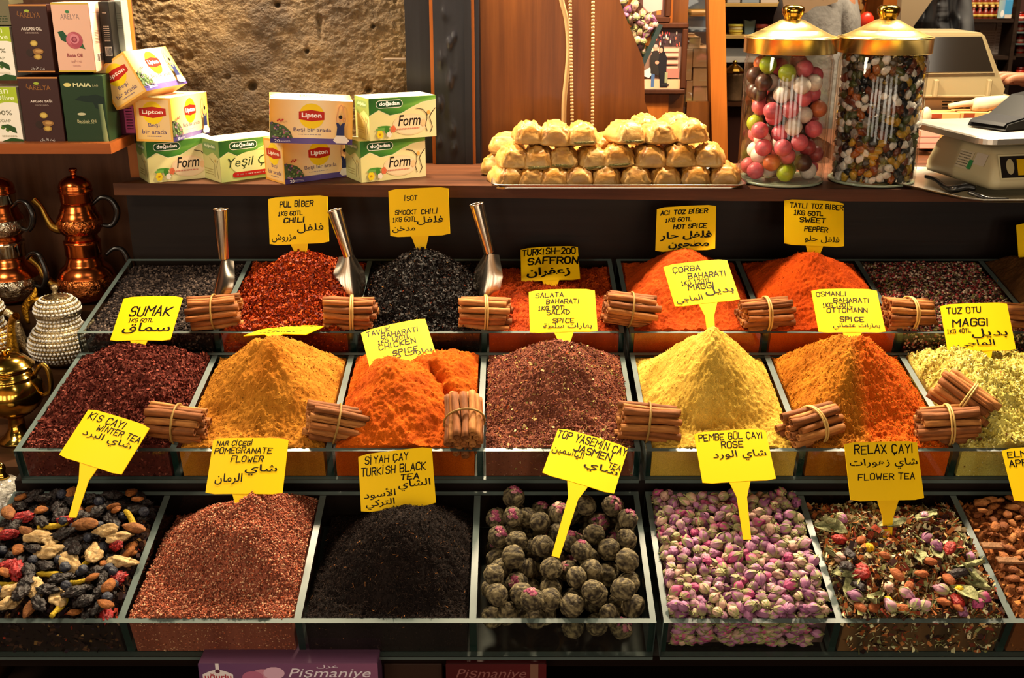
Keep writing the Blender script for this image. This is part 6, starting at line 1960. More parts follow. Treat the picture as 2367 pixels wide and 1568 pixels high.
for (px, py) in [(1440, 5), (1452, 22), (1466, 14), (1470, 38), (1456, 46), (1484, 30), (1480, 52), (1496, 46), (1508, 44), (1470, 62), (1492, 64), (1505, 58), (1514, 60), (1478, 76), (1494, 80), (1500, 70), (1474, 92), (1486, 95), (1480, 108), (1484, 120), (1462, 70), (1446, 34), (1468, 82)]:
    i = random.choice([0, 1, 1, 3, 3, 2])
    RK[i].place(tuple(at(px, py, 2.012 + random.uniform(0, .012))), rrot(), LBR[i] + ' in the slanting glass bin', random.uniform(1.0, 1.2), GH)

# ------------------------------------------------------------------ rear partition with pictures
def pr(px0, py0, px1, py1, Y):
    a = at(px0, (py0 + py1) / 2, Y)[0]; b_ = at(px1, (py0 + py1) / 2, Y)[0]
    return a, b_, at(px0, py1, Y)[2], at(px0, py0, Y)[2]
def slab(m, px0, py0, px1, py1, Y, t=.02, r=None):
    x0, x1, z0, z1 = pr(px0, py0, px1, py1, Y)
    if r:
        m.rbox(x0, x1, Y, Y + t, z0, z1, r)
    else:
        m.box(x0, x1, Y, Y + t, z0, z1)
    return m
YR = 2.14
root = thing('partition', 'orange brown wooden partition with a glazed slot behind the panel', 'partition', tuple(at(1560, 420, YR)))
rel(slab(MB().use(W_ORANGE), 1440, -80, 1548, 440, YR, .02), root).build('board', root)
rel(slab(MB().use(W_PANEL), 1548, -80, 1583, 440, YR + .002, .02), root).build('board', root)
rel(slab(MB().use(W_PANEL), 1583, 236, 1648, 440, YR + .002, .02), root).build('board', root)
m = MB().use(W_ORANGE)
a, b_ = [at(x, y, YR) for x, y in ((1634, -80), (1672, -80))]; c, d = [at(x, y, YR) for x, y in ((1681, 440), (1646, 440))]
m.prism([(d[0], d[2]), (c[0], c[2]), (b_[0], b_[2]), (a[0], a[2])], YR - .012, YR + .03, 'xz')
rel(m, root).build('post', root)
rel(slab(MB().use(GLASS), 1583, -80, 1640, 236, YR + .006, .004), root).build('slot_pane', root)
FRAME = wood('dark_picture_frame', '#4a2818', '#33190e', 2, .35)
def picture(name, label, px0, py0, px1, py1, Y, bw, art):
    x0, x1, z0, z1 = pr(px0, py0, px1, py1, Y)
    root = thing(name, label, 'picture', ((x0 + x1) / 2, Y, z0))
    m = MB().use(FRAME)
    m.rbox(x0, x1, Y - .012, Y, z1 - bw, z1, .002); m.rbox(x0, x1, Y - .012, Y, z0, z0 + bw, .002)
    m.rbox(x0, x0 + bw, Y - .012, Y, z0 + bw, z1 - bw, .002); m.rbox(x1 - bw, x1, Y - .012, Y, z0 + bw, z1 - bw, .002)
    rel(m, root).build('frame', root)
    m = MB().use(PRINT, '#8a6a58'); m.box(x0 + bw * .8, x1 - bw * .8, Y - .005, Y - .001, z0 + bw * .8, z1 - bw * .8)
    art(Face(m, (x0 + bw, Y - .005, z0 + bw), (1, 0, 0), (0, 0, 1), x1 - x0 - 2 * bw, z1 - z0 - 2 * bw))
    rel(m, root).build('photograph', root)
def photo_art(F):
    F.rect(0, 0, 1, 1, '#8a6a5c'); F.rect(0, .70, 1, 1, '#3c2a2c')
    r = random.Random(3)
    for i in range(40):
        F.oval(r.uniform(.25, .95), r.uniform(.72, .93), .015, r.uniform(.015, .04), r.choice(['#9a3038', '#d8b8a8', '#5a3a50', '#c06048', '#2a2028', '#e0d8c8']), 6)
    for y in (.62, .54, .42, .32):
        F.rect(.2, y, .92, y + .055, '#d8b49c', '#c89c84'); F.rect(.3, y - .02, .9, y, '#7a4438')
    F.rect(0, 0, 1, .16, '#d9b090', '#c89a74')
    F.rect(.62, .18, .96, .34, '#b8685c')
    F.poly([(.02, .30), (.18, .36), (.24, .24), (.16, .18), (.0, .22)], '#ded4cc')       # carrier bag
    F.poly([(.22, .03), (.30, .03), (.32, .30), (.22, .30)], '#4a6490')                      # jeans
    F.poly([(.20, .26), (.42, .22), (.44, .56), (.36, .64), (.24, .63), (.18, .54)], '#2c2624')
    F.poly([(.46, .02), (.66, .02), (.62, .30), (.62, .52), (.55, .62), (.42, .60), (.38, .40), (.44, .22)], '#1c1a1e')
    F.oval(.31, .685, .055, .05, '#c98a72', 16); F.oval(.31, .715, .05, .028, '#a89c94', 14)
    F.oval(.47, .655, .062, .062, '#241c1c', 16); F.oval(.455, .645, .042, .042, '#cf937a', 14)
    F.oval(.36, .44, .055, .03, '#c98a72', 12, .3)
    F.rect(.58, .10, .66, .28, '#8a8a68'); F.rect(.50, .05, .7, .08, '#2a2628')
picture('picture_frame', 'dark framed photograph of two people in black coats', 1474, 52, 1586, 217, YR - .001, .0105, photo_art)
picture('picture_frame', 'dark framed photograph in pink tones cut by the top of the picture', 1462, -95, 1551, 52, YR - .001, .0105, lambda F: (F.rect(0, 0, 1, 1, '#5a3a34'), F.poly([(.2, .06), (.9, .14), (.88, 1), (.16, 1)], '#dba09a'), F.rect(.7, .04, .86, .12, '#b86a34')))

def block(name, label, cat, px0, py0, px1, py1, Y, t, color, art=None, group=None, mtl=None, r=.001):
    x0, x1, z0, z1 = pr(px0, py0, px1, py1, Y)
    m = MB().use(mtl or PRINT, color)
    m.rbox(0, x1 - x0, 0, t, 0, z1 - z0, min(r, (x1 - x0) * .1))
    if art:
        art(Face(m, (0, 0, 0), (1, 0, 0), (0, 0, 1), x1 - x0, z1 - z0))
    o = m.build(name)
    o.location = (x0, Y, z0)
    return tag(o, label, cat, group)
GCB = 'cardboard cartons behind the slot'
cart = lambda F: (F.line([(0, .97), (1, .97)], .0015, '#7a5434'), F.scribble(.3, .8, .25, .4, 1, '#b8966c'))
for i, (a, b_, c, d, col_) in enumerate([(1588, 78, 1606, 113, '#d9b088'), (1592, 86, 1619, 113, '#d2a478'), (1586, 113, 1600, 186, '#b07f56'), (1602, 111, 1650, 156, '#b5835a'), (1602, 157, 1650, 200, '#b8865c'), (1602, 201, 1650, 250, '#b28058'), (1586, 187, 1600, 250, '#a87850')]):
    block('cardboard_carton', ['small pale carton on top, partly behind another', 'small pale carton on top of the carton stack', 'narrow tan carton, upper one beside the glazed slot edge', 'tan carton, topmost of the wide ones seen through the slot', 'tan carton, second of the wide ones seen through the slot', 'tan carton, lowest of the wide ones seen through the slot', 'narrow tan carton, lower one beside the glazed slot edge'][i], 'carton', a, b_, c, d, 2.52 + (.02 if i == 0 else 0), .18, col_, cart, GCB)
block('gift_package', 'blue printed package seen through the slot above the cartons', 'package', 1582, -60, 1660, 74, 2.60, .10, '#6a84a8', lambda F: (F.rect(.1, .28, .9, .40, '#c9b040'), F.rect(.1, .05, .9, .2, '#8aa0bc')))
m = MB().use(mat('amber_glaze', '#d98a1c', .25)); m.rbox(*pr(1594, 24, 1642, 38, 2.55)[:2], 2.55, 2.60, *pr(1594, 24, 1642, 38, 2.55)[2:], .004)
tag(m.build('amber_dish', loc=tuple(at(1594, 38, 2.55))), 'amber yellow dish in front of the blue package', 'dish')

# ------------------------------------------------------------------ back counter and the second scale
m = MB().use(W_SHELF)
m.box(.625, 1.35, 1.907, 2.34, ZS - .03, ZS); tag(m.build('back_counter', loc=(.9, 2.2, ZS)), 'wooden counter behind the jars carrying the second scale', 'counter')
def at_counter(px, Y):
    return at(px, 300, Y)[0]
YQ = 2.10
root = thing('till_scale', 'cream till scale with a slanting window on the back counter', 'scale', (at(2230, 260, YQ)[0], YQ, ZS))
x0, x1, z0, z1 = pr(2116, 225, 2334, 345, YQ)
m = MB().use(mat('greyish_plastic', '#a8977a', .45)); m.rbox(x0, x1, YQ, YQ + .20, ZS, z1, .006); rel(m, root).build('base', root)
m = MB().use(DARKP)
for i in range(4):
    for j in range(5):
        slab(m, 2178 + j * 27, 234 + i * 7, 2199 + j * 27, 237 + i * 7, YQ - .0006, .002)
rel(m, root).build('vent', root)
def P2(px, py):
    q_ = at(px, py, YQ - .01)
    return (q_[0], q_[2])
hood = [P2(2112, 222), P2(2316, 222), P2(2322, 205), P2(2276, 84), P2(2266, 75), P2(2100, 75)]
m = MB().use(HOODC); m.prism(hood, YQ - .012, YQ + .12, 'xz'); rel(m, root).build('hood', root)
scr = [P2(2120, 166), P2(2292, 164), P2(2266, 84), P2(2108, 86)]
m = MB().use(HOODC)
m.prism([P2(2110, 171), P2(2298, 168), P2(2269, 80), P2(2104, 81)], YQ - .016, YQ - .012, 'xz')
m.use(mat('smoked_window', '#1c1814', .08, spec=.8)); m.prism(scr, YQ - .0172, YQ - .0158, 'xz')
rel(m, root).build('window', root)
for px in (2165, 2288):
    m = MB().use(HOODC); slab(m, px - 5, 184, px + 5, 226, YQ - .022, .012, .002); rel(m, root).build('clip', root)
m = MB().use(HOODC); slab(m, 2120, 220, 2334, 226, YQ - .016, .03, .001); rel(m, root).build('ledge', root)
# boxes of wafers in front of it
zt = at(2200, 262, 2.04)[2]
for i, (a, b_) in enumerate(((2134, 2215), (2216, 2283), (2284, 2350))):
    block('wafer_box', ['peach coloured wafer box hidden half behind the jar', 'peach coloured wafer box, middle one under the white scoop', 'peach coloured wafer box beside the card terminal'][i], 'box', a, 262 - 2 * i, b_, 345, 2.03, .05, '#d99a5c', lambda F: (F.rect(.1 if True else 0, .62, .48, .98, '#8a3c20'), F.scribble(.16, .42, .78, .9, 1, '#d8a080'), F.rect(.1, .42, .48, .58, '#a85c38')), 'wafer boxes on the back counter')
block('wafer_box', 'pale pink striped box peeping out between jar and scale', 'box', 2118, 300, 2172, 344, 1.985, .035, '#d9a392', lambda F: [F.rect(0, y, 1, y + .05, '#b87a70') for y in (.28, .6)], 'wafer boxes on the back counter')
root = thing('white_scoop', 'white plastic scoop lying on the peach wafer boxes', 'scoop', tuple(at(2240, 258, 2.055)))
WHITE = mat('white_plastic', '#b8a888', .45, spec=.2)
o_ = np.array(root.location)
m = MB().use(WHITE, smooth=True); m.tube([at(2193, 246, 2.05) - o_, at(2222, 241, 2.05) - o_, at(2252, 238, 2.05) - o_], [.005, .0055, .0065], 12); m.build('handle', root)
m = MB().use(WHITE, smooth=True); m.tube([at(x, y, 2.05) - o_ for x, y in ((2246, 243), (2254, 243), (2275, 242), (2300, 237), (2322, 231), (2340, 228))], [.008, .0135, .0150, .0125, .0085, .0015], 18); m.build('bowl', root)
m = MB().use(WHITE, smooth=True); q_ = at(2140, 270, 2.0); m.ball(q_, (.010, .01, .018), 3)
tag(m.build('white_tub', loc=tuple(q_)), 'rounded white tub partly hidden by the pebble chocolate jar', 'tub')

# ------------------------------------------------------------------ shop shelves far behind
YS = 3.30
DK = wood('dark_shop_shelf', '#33241c', '#20160f', 0, .5)
root = thing('wall_shelf', 'dark shop shelf unit behind the first candy jar with yellowish boards', 'shelf', tuple(at(1740, 350, YS)))
rel(slab(MB().use(DK), 1672, -80, 1990, 360, YS + .16, .02), root).build('back_panel', root)
for y in (8, 82):
    rel(slab(MB().use(mat('yellow_board', '#b08a4a', .5)), 1672, y, 1900, y + 7, YS, .16), root).build('shelf_board', root)
rel(slab(MB().use(mat('steel_drawer', '#8c8a88', .35, .6)), 1672, 112, 1800, 132, YS + .01, .14), root).build('drawer', root)
rel(slab(MB().use(mat('white_board', '#b8aea4', .5)), 1672, 132, 1800, 144, YS, .16), root).build('shelf_board', root)
rel(slab(MB().use(W_SHELF), 1672, 232, 1800, 246, YS - .02, .20), root).build('shelf_board', root)
rel(slab(MB().use(mat('cabinet_red_wood', '#4a2010', .5, noise=(3, '#34150b'))), 1672, 246, 1800, 420, YS, .14), root).build('cupboard_front', root)
def tub(name, label, px, py0, py1, half, Y, color, lid, group='tubs on the far shop shelf'):
    b_ = at(px, py1, Y); t_ = at(px, py0, Y); R = half * Y / FPX * .97
    h_ = t_[2] - b_[2]
    root = thing(name, label, 'tub', tuple(b_), group=group)
    MB().use(PLASTIC, color, smooth=True).lathe([(R * .86, 0), (R * .92, h_ * .7)], 28).build('tub_body', root)
    MB().use(PLASTIC, lid, smooth=True).lathe([(R, h_ * .68), (R, h_ * .96), (R * .95, h_), (.001, h_)], 28).build('lid', root)
tub('plastic_tub', 'yellow lidded tub at the bottom of the pair on the far shelf', 1700, 70, 82, 16, YS + .05, '#c4b050', '#d0c048')
tub('plastic_tub', 'yellow lidded tub on top of the pair on the far shelf', 1700, 56, 70, 17, YS + .05, '#c4b888', '#d4c850')
for i, px in enumerate((1760, 1790, 1822)):
    tub('plastic_tub', ['dark red tub next to the blue pouch on the far shelf', 'dark red tub, middle one on the far shelf', 'dark red tub behind the brass lid on the far shelf'][i], px, 56, 82, 14, YS + .05, '#5c2620', '#8a3a30')
m = MB().use(PLASTIC, '#7a98a8'); x0, x1, z0, z1 = pr(1720, 46, 1746, 82, YS + .06)
m.prism([(x0 + .004, z0), (x1 - .004, z0), (x1, z1), ((x0 + x1) / 2, z1 - .004), (x0, z1)], YS + .06, YS + .08, 'xz')
tag(m.build('snack_pouch', loc=(x0, YS + .06, z0)), 'pale blue snack pouch standing on the far shelf', 'pouch')
for i, (a, b_, c_) in enumerate(((1682, 1712, '#9a9490'), (1716, 1756, '#7c8894'), (1760, 1800, '#b0a69c'))):
    block('storage_box', ['grey box on the top far shelf beside the orange post', 'bluish grey box on the top far shelf', 'pale box on the top far shelf behind the lid'][i], 'box', a, -40, b_, 7, YS + .03, .08, c_, None, 'boxes on the top far shelf')
b_ = at(1693, 233, 3.23); R = .026
root = thing('tea_canister', 'old bronze canister with a faceted gold lid on the far shelf', 'canister', tuple(b_))
H_ = at(1693, 168, 3.23)[2] - b_[2]
MB().use(mat('aged_bronze', '#8a6848', .4, .6, noise=(20, '#5c442c')), smooth=True).lathe([(R, 0), (R * 1.03, .004), (R * .98, .008), (R, H_ * .9), (R * 1.04, H_)], 36).build('body', root)
l = MB().use(BRASS).lathe([(R * 1.12, H_), (R * 1.12, H_ + .006), (R * .9, H_ + .012), (R * .45, H_ + .021), (R * .2, H_ + .024)], 10, smooth=False).build('lid', root)
MB().use(BRASS, smooth=True).lathe([(R * .2, H_ + .024), (R * .28, H_ + .030), (R * .12, H_ + .035), (.0005, H_ + .036)], 14).build('knob', l)

# red goods shelf at the far right
YV = 3.5
root = thing('spirits_shelf', 'dark red shelf unit of small bottles at the far right', 'shelf', tuple(at(2300, 230, YV)))
rel(slab(MB().use(mat('shelf_back_red', '#3a160e', .6)), 2215, -90, 2480, 260, YV + .10, .02), root).build('back_panel', root)
for y in (44, 130):
    rel(slab(MB().use(DK), 2215, y, 2348, y + 8, YV, .10), root).build('shelf_board', root)
rel(slab(MB().use(DK), 2340, -90, 2349, 260, YV - .005, .12), root).build('divider', root)
for y in (49, 74, 101):
    rel(slab(MB().use(MATS['glass_edge']), 2349, y, 2480, y + 3, YV, .10), root).build('glass_shelf', root)
rel(slab(MB().use(DK), 2349, 124, 2480, 132, YV, .10), root).build('shelf_board', root)
GS = 'little bottles on the far shelf'
def bottle_kind():
    root = thing('small_bottle', '', 'bottle', group=GS)
    MB().use(PLASTIC, '#6e1c10', smooth=True).lathe([(.009, 0), (.0095, .002), (.0095, .018), (.006, .024), (.0042, .027), (.0042, .033)], 16).build('bottle_body', root)
    MB().use(PLASTIC, '#c89a5a', smooth=True).lathe([(.0052, .033), (.0055, .035), (.0050, .041), (.001, .0415)], 12).build('cap', root)
    MB().use(PRINT, '#a88a3c', smooth=True).lathe([(.0097, .005), (.0097, .014)], 16).build('paper_label', root)
    return Kind(root)
bk_ = bottle_kind()
for r_i, y in enumerate((16, 44)):
    for i in range(8):
        px = 2234 + i * 14
        if r_i == 1 and px > 2310:
            pass
        p = at(px, y, YV + .03 + (.03 if r_i == 0 else 0))
        bk_.place(tuple(p), (0, 0, 0), '%s red bottle with a gold cap in the %s row of the far shelf' % (ORD[i], ['rear', 'front'][r_i]), 1.05 if r_i else 1.0, GS)
m = MB().use(DK); slab(m, 2222, 16, 2345, 19, YV + .055, .045); rel(m, root).build('riser', root)
def jarmini():
    root = thing('red_jar', '', 'jar', group='red jars on glass shelves')
    MB().use(PLASTIC, '#a8200f', smooth=True).lathe([(.010, 0), (.011, .002), (.011, .018), (.009, .021)], 16).build('jar_body', root)
    MB().use(PLASTIC, '#5c140c', smooth=True).lathe([(.0098, .021), (.0098, .0265), (.001, .027)], 14).build('lid', root)
    MB().use(PRINT, '#cfa898', smooth=True).lathe([(.0112, .005), (.0112, .013)], 16).build('paper_label', root)
    return Kind(root)
jk = jarmini()
for r_i, y in enumerate((48, 73, 100, 123, 180)):
    for i in range(3):
        p = at(2356 + i * 15, y, YV + .03)
        jk.place(tuple(p), (0, 0, 0), '%s red jar in the %s row of the far right shelf' % (ORD[i], ['top', 'second', 'third', 'fourth', 'lowest'][r_i]), 1.0 if r_i < 4 else 1.25, 'red jars on glass shelves')
block('greeting_card', 'blue and white picture card leaning before the bottles', 'card', 2308, 0, 2340, 42, YV - .002, .004, '#3f86b4', lambda F: (F.rect(0, 0, .45, 1, '#9aa89a', '#7c98b0'), F.oval(.32, .25, .14, .2, '#d8d4d0', 10), F.rect(.5, 0, 1, .2, '#c8b8a8')))
papers = lambda F: F.scribble(.08, .92, .06, .94, 9, '#8a7c74', 7)
for i, (a, b_, c_, d, k) in enumerate(((2243, 54, 2302, 70, '#a89c94'), (2262, 70, 2300, 128, '#b8aaa0'), (2300, 52, 2336, 128, '#b3a69e'), (2315, 78, 2336, 126, '#c8bcb4'), (2300, 138, 2334, 172, '#b5a8a0'))):
    block('price_list', ['pale printed notice beside the black jacket', 'pale printed notice, left one of the pair under the bottles', 'tall pale printed notice under the bottles', 'small white slip pinned over the tall notice', 'pale printed notice below the dark shelf board'][i], 'notice', a, b_, c_, d, YV + .085 - .002 * i - (.002 if i == 3 else 0), .0012, k, papers, 'printed notices on the far shelf')

# jacket, slanting board, orange goods
m = MB().use(mat('cream_paint', '#cdb48c', .55))
YJ = 2.62
m.prism([(at(x, y, YJ)[0], at(x, y, YJ)[2]) for x, y in ((2080, 72), (2108, 66), (2162, -10), (2162, -60), (2088, -60))], YJ, YJ + .03, 'xz')
tag(m.build('slanting_board', loc=tuple(at(2100, 66, YJ))), 'cream painted board with a slanting edge beside the black jacket', 'board')
xs_ = np.linspace(2098, 2246, 40); ys_ = np.linspace(-60, 240, 40)
V_ = []
for y in ys_:
    for x in xs_:
        t = (x - 2098) / 148
        x_ = 2098 + (x - 2098) * (1 + .0007 * y)
        dep = .035 * math.sin(t * 17 + y * .012) * .4 + .05 * math.sin(math.pi * t) + .012 * vnoise(np.array([x * .05, y * .04, 0]), 3)
        if abs(x - 2178) < 14:
            dep += .012 * abs(math.sin(y * .13))
        V_.append(at(x_, y, YJ + .12 - dep))
m = MB().use(mat('black_jacket_cloth', '#121217', .45, sheen=.2), smooth=True)
n = 40
fs = [(j * n + i + 1, j * n + i, (j + 1) * n + i, (j + 1) * n + i + 1) for j in range(n - 1) for i in range(n - 1)]
m.add(V_, fs)
back = [np.array(q_) + np.array((0, .03, 0)) + (np.array((0, 1, 0)) * 0) for q_ in V_]
m.add(back, [q_[::-1] for q_ in fs])
tag(m.build('hanging_jacket', loc=tuple(at(2170, 240, YJ + .1))), 'black quilted jacket hanging behind the till scale', 'jacket')
rel_o = block('wood_cabinet', 'orange brown wooden cabinet side behind the second jar lid', 'cabinet', 2030, -80, 2100, 300, 3.1, .3, '#a8621c', None, None, W_ORANGE)
block('goods_rack', 'dim brown rack between the grey sweater and the second jar', 'rack', 1960, -80, 2030, 300, 3.25, .05, '#4a2414', lambda F: [F.oval(random.uniform(.1, .9), random.uniform(.7, .95), .08, .02, random.choice(['#c86a1c', '#8a3a14', '#d8a060', '#2a1410', '#b04a1c']), 8) for _ in range(40)])
m = MB().use(PLASTIC, '#d8321c'); q_ = at(2002, 50, 3.05); m.ball(q_, (.022, .015, .026), 2)
tag(m.build('red_packet', loc=tuple(q_)), 'bright red packet showing beside the second jar lid', 'packet')
# ------------------------------------------------------------------ two people behind the counter
m = MB().use(W_STEP); m.box(.45, 1.75, 2.40, 3.15, 0.0, .16); tag(m.build('floor_platform', loc=(1.1, 2.8, 0)), 'low wooden platform behind the counter on which the sellers stand', 'platform')
def skin_mesh(name, joints, bones, mtl, parent=None, sub=2):
    me = bpy.data.meshes.new(name)
    keys = list(joints)
    me.from_pydata([joints[k][0] for k in keys], [(keys.index(a), keys.index(b)) for a, b in bones], [])
    o = bpy.data.objects.new(name, me)
    col.objects.link(o)
    sk = o.modifiers.new('skin', 'SKIN')
    sk.use_smooth_shade = True
    lay = me.skin_vertices[0] if len(me.skin_vertices) else None
    if lay is None:
        bm = bmesh.new(); bm.from_mesh(me); bm.verts.layers.skin.verify(); bm.to_mesh(me); bm.free()
        lay = me.skin_vertices[0]
    for i, k in enumerate(keys):
        r = joints[k][1]
        lay.data[i].radius = r if hasattr(r, '__len__') else (r, r)
        lay.data[i].use_root = (i == 0)
    ss = o.modifiers.new('subdivision', 'SUBSURF')
    ss.levels = ss.render_levels = sub
    me.materials.append(mtl)
    if parent:
        o.parent = parent
    return o
SKIN = mat('skin', '#c98a66', .5, sss=.1)
HAIR = mat('dark_hair', '#1c1410', .5, bump=(120, .6, .003))
def person(label, loc, turn, l_arm, r_arm, top, trousers, hair=True):
    """local frame: x to the person's left, -y ahead, z up; arms = (elbow, wrist)"""
    root = thing('person', label, 'person', loc, (0, 0, turn))
    J = {'pelvis': ((0, 0, .95), (.15, .105)), 'waist': ((0, .0, 1.08), (.135, .10)), 'chest': ((0, .0, 1.28), (.155, .115)), 'neckbase': ((0, .01, 1.45), (.085, .075)), 'neck': ((0, -.005, 1.53), (.055, .06)), 'head': ((0, -.025, 1.64), (.076, .095)), 'crown': ((0, -.015, 1.74), (.062, .075)), 'tip': ((0, -.01, 1.775), (.03, .035))}
    B = [('pelvis', 'waist'), ('waist', 'chest'), ('chest', 'neckbase'), ('neckbase', 'neck'), ('neck', 'head'), ('head', 'crown'), ('crown', 'tip')]
    S = dict(J); SB = []
    cl = {k: J[k] for k in ('pelvis', 'waist', 'chest', 'neckbase')}
    cb_ = [('pelvis', 'waist'), ('waist', 'chest'), ('chest', 'neckbase')]
    for s_, (el, wr) in ((1, l_arm), (-1, r_arm)):
        n = 'lr'[s_ < 0]
        J[n + 'sh'] = ((s_ * .185, .01, 1.415), .062); J[n + 'el'] = (el, .045); J[n + 'wr'] = (wr, (.030, .024))
        d = Vector(wr) - Vector(el); d.normalize()
        sd = d.cross(Vector((0, 0, 1)));
        if sd.length < .1: sd = Vector((1, 0, 0))
        sd.normalize()
        palm = Vector(wr) + d * .055
        J[n + 'pm'] = (tuple(palm), (.036, .016))
        B += [('chest', n + 'sh'), (n + 'sh', n + 'el'), (n + 'el', n + 'wr'), (n + 'wr', n + 'pm')]
        dn = Vector((0, 0, -1)); dn = (dn - d * dn.dot(d)).normalized()
        for f_ in range(4):
            b0 = palm + d * .035 + sd * (.027 - .018 * f_)
            L_ = (.030, .036, .033, .026)[f_]
            k1 = b0 + d * L_ + dn * .006; k2 = k1 + d * L_ * .6 + dn * L_ * .5
            for nm, p_, r_ in (('a', b0, .0092), ('b', k1, .0085), ('c', k2, .0070)):
                J['%sf%d%s' % (n, f_, nm)] = (tuple(p_), r_)
            B += [(n + 'pm', '%sf%da' % (n, f_)), ('%sf%da' % (n, f_), '%sf%db' % (n, f_)), ('%sf%db' % (n, f_), '%sf%dc' % (n, f_))]
        t0 = Vector(wr) + d * .03 + sd * .034 * 1; t1 = t0 + d * .03 + sd * .016 + dn * .008; t2 = t1 + d * .024 + dn * .008
        for nm, p_, r_ in (('ta', t0, .0105), ('tb', t1, .0092), ('tc', t2, .0078)):
            J[n + nm] = (tuple(p_), r_)
        B += [(n + 'wr', n + 'ta'), (n + 'ta', n + 'tb'), (n + 'tb', n + 'tc')]
        cl[n + 'sh'] = (J[n + 'sh'][0], .076); cl[n + 'el'] = (el, .060)
        cl[n + 'wr'] = (tuple(Vector(el) + (Vector(wr) - Vector(el)) * .93), .042)
        cb_ += [('chest', n + 'sh'), (n + 'sh', n + 'el'), (n + 'el', n + 'wr')]
        J[n + 'hip'] = ((s_ * .095, 0, .90), .088); J[n + 'kn'] = ((s_ * .10, -.01, .50), .058); J[n + 'an'] = ((s_ * .10, .02, .09), .042); J[n + 'to'] = ((s_ * .11, -.14, .035), (.042, .03))
        B += [('pelvis', n + 'hip'), (n + 'hip', n + 'kn'), (n + 'kn', n + 'an'), (n + 'an', n + 'to')]
    skin_mesh('body', J, B, SKIN, root)
    cl2 = {k: (p_, tuple(x + .016 for x in r_) if hasattr(r_, '__len__') else r_) for k, (p_, r_) in cl.items()}
    cl2['neckbase'] = ((0, .01, 1.455), (.098, .088))
    skin_mesh('sweater', cl2, cb_, top, root)
    tr = {'pelvis': ((0, 0, .98), (.165, .12))}
    tb = []
    for s_, n in ((1, 'l'), (-1, 'r')):
        tr[n + 'hip'] = ((s_ * .095, 0, .88), .105); tr[n + 'kn'] = ((s_ * .10, -.01, .50), .078); tr[n + 'an'] = ((s_ * .10, .02, .10), .062)
        tb += [('pelvis', n + 'hip'), (n + 'hip', n + 'kn'), (n + 'kn', n + 'an')]
    skin_mesh('trousers', tr, tb, trousers, root)
    m = MB().use(HAIR, smooth=True)
    v, f = ICO[3]
    q_ = v * np.array((.088, .105, .088)) * (1 + .05 * fbm(v * 5, 2, 3))[:, None] + np.array((0, .012, 1.708))
    keep = [t for t in f if not (v[list(t)].mean(0)[1] < -.35 and v[list(t)].mean(0)[2] < .45) and v[list(t)].mean(0)[2] > -.55]
    m.add(q_, keep); m.build('hair', root)
    m = MB().use(SKIN, smooth=True)
    m.ball((0, -.128, 1.625), (.012, .018, .017), 2)                # nose
    for s_ in (1, -1):
        m.ball((s_ * .082, 0, 1.63), (.012, .02, .03), 2)
    m.use(MATTE, '#8a4a40'); m.ball((0, -.112, 1.585), (.024, .010, .006), 2)
    m.use(MATTE, '#e6ded6')
    for s_ in (1, -1):
        m.ball((s_ * .031, -.108, 1.655), (.013, .010, .008), 2)
    m.use(MATTE, '#20140e')
    for s_ in (1, -1):
        m.ball((s_ * .031, -.1165, 1.655), (.006, .003, .006), 2)
        m.ball((s_ * .032, -.112, 1.678), (.018, .006, .004), 1)
    m.build('face', root)
    return root
GREY = mat('grey_knit', '#9a948c', .85, noise=(7, '#7c766f'), bump=(60, .5, .006))
DARKT = mat('dark_trousers', '#22222a', .8)
REDK = mat('dark_red_knit', '#4a1414', .85, bump=(60, .5, .006))
p = at(1878, 60, 2.82)
person('person in a light grey sweater standing behind the jars, back turned aside', (p[0] + .02, 2.82, .16), 1.2, ((.23, -.04, 1.15), (.14, -.24, 1.05)), ((-.23, -.04, 1.15), (-.12, -.24, 1.08)), GREY, DARKT)
# printed beige sheet held before the grey sweater
m = MB().use(PRINT, '#d9b58c', smooth=False)
Yc = 2.60
quad = [(1800, -60), (1955, -60), (1936, 4), (1870, 28), (1815, 40)]
m.prism([(at(x, y, Yc)[0], at(x, y, Yc)[2]) for x, y in quad][::-1], Yc, Yc + .004, 'xz')
x0, x1, z0, z1 = pr(1815, -50, 1935, 5, Yc)
F = Face(m, (x0, Yc, z0), (1, 0, 0), (0, 0, 1), x1 - x0, z1 - z0)
for i in range(26):
    F.oval(random.uniform(.05, .9), random.uniform(.05, .95), .018, .03, random.choice(['#a8825c', '#8a6a4c', '#b8946c']), 6, random.uniform(0, 6))
tag(m.build('printed_sheet', loc=tuple(at(1870, 20, Yc))), 'speckled beige sheet held before the grey sweater', 'sheet')
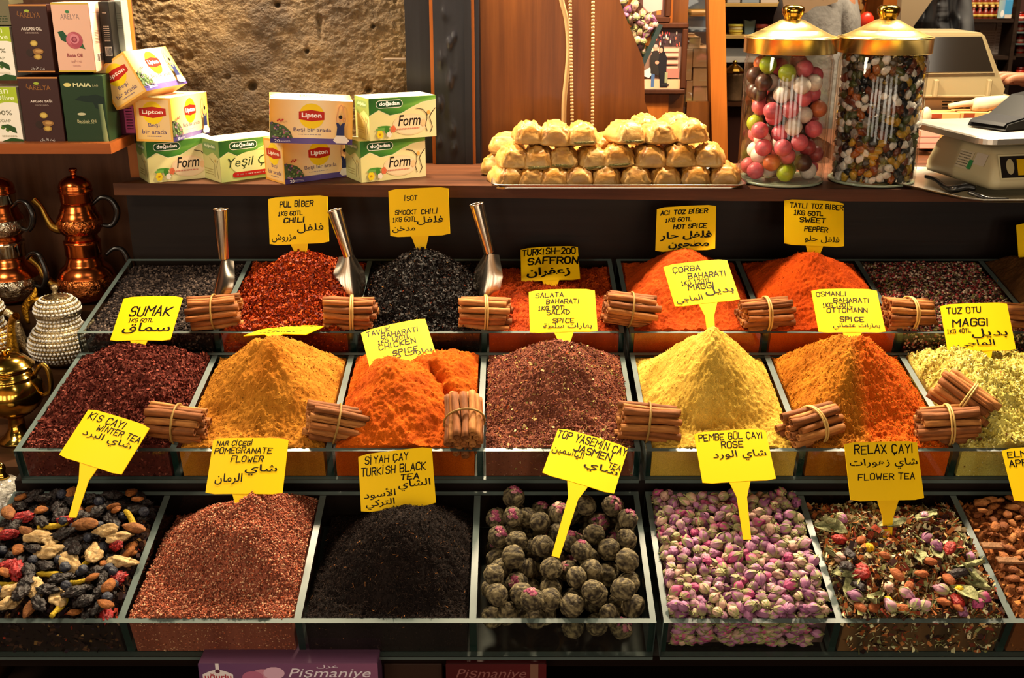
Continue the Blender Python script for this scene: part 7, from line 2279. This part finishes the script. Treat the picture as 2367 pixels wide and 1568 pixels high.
# the seller whose hand reaches in at the picture edge
p = at(2318, 198, 2.42)
sx, sy = p[0] + .40, 2.66
tgt = (p[0] - sx + .10, 2.42 - sy, p[2] - .16)
def loc2(v_, a):                     # world offset -> the turned person's frame
    c_, s_ = math.cos(-a), math.sin(-a)
    return (v_[0] * c_ - v_[1] * s_, v_[0] * s_ + v_[1] * c_, v_[2])
tn = -.55
wr = loc2(tgt, tn)
el = loc2((tgt[0] + .24, tgt[1] + .06, tgt[2] - .06), tn)
person('person in a dark red sweater at the picture edge reaching one hand in', (sx, sy, .16), tn, ((.27, -.05, 1.16), (.22, -.22, 1.02)), (el, wr), REDK, DARKT)

# ------------------------------------------------------------------ sweets boxes on the ledge under the trays
def pis_art(bg, fg, logo):
    def art(F):
        F.rect(0, 0, 1, 1, bg[0], bg[1])
        if logo:
            F.poly([(.02, 0), (.02, .84), (.06, .885), (.095, .91), (.095, 1.0), (.115, 1.0), (.115, .91), (.15, .885), (.19, .84), (.19, 0)], '#d9cfd0')
            F.oval(.105, .885, .014, .028, '#5a3040', 14); F.text('uğurlu', .03, .18, .80, .10, '#a02c38', bold=.02)
            F.oval(.36, .82, .07, .10, '#b87c90', 14); F.oval(.42, .86, .06, .09, '#c8a0b4', 14); F.oval(.30, .80, .06, .09, '#a8607c', 14)
        F.text('Pişmaniye', .50 if logo else .10, .96 if logo else .80, .845, .17, fg, shear=.3, bold=.0)
        if logo:
            F.text(AR('غزل'), .66, .78, .955, .05, fg)
        else:
            F.rect(.84, 0, .92, 1, '#6a4a3c')
    return art
o = block('sweets_box', 'mauve sweets box reading Pişmaniye under the front tray', 'box', 466, 1534, 876, 1690, 1.045, .12, '#6a4460', pis_art(('#5c3c60', '#7a4a66'), '#d8ccd8', True))
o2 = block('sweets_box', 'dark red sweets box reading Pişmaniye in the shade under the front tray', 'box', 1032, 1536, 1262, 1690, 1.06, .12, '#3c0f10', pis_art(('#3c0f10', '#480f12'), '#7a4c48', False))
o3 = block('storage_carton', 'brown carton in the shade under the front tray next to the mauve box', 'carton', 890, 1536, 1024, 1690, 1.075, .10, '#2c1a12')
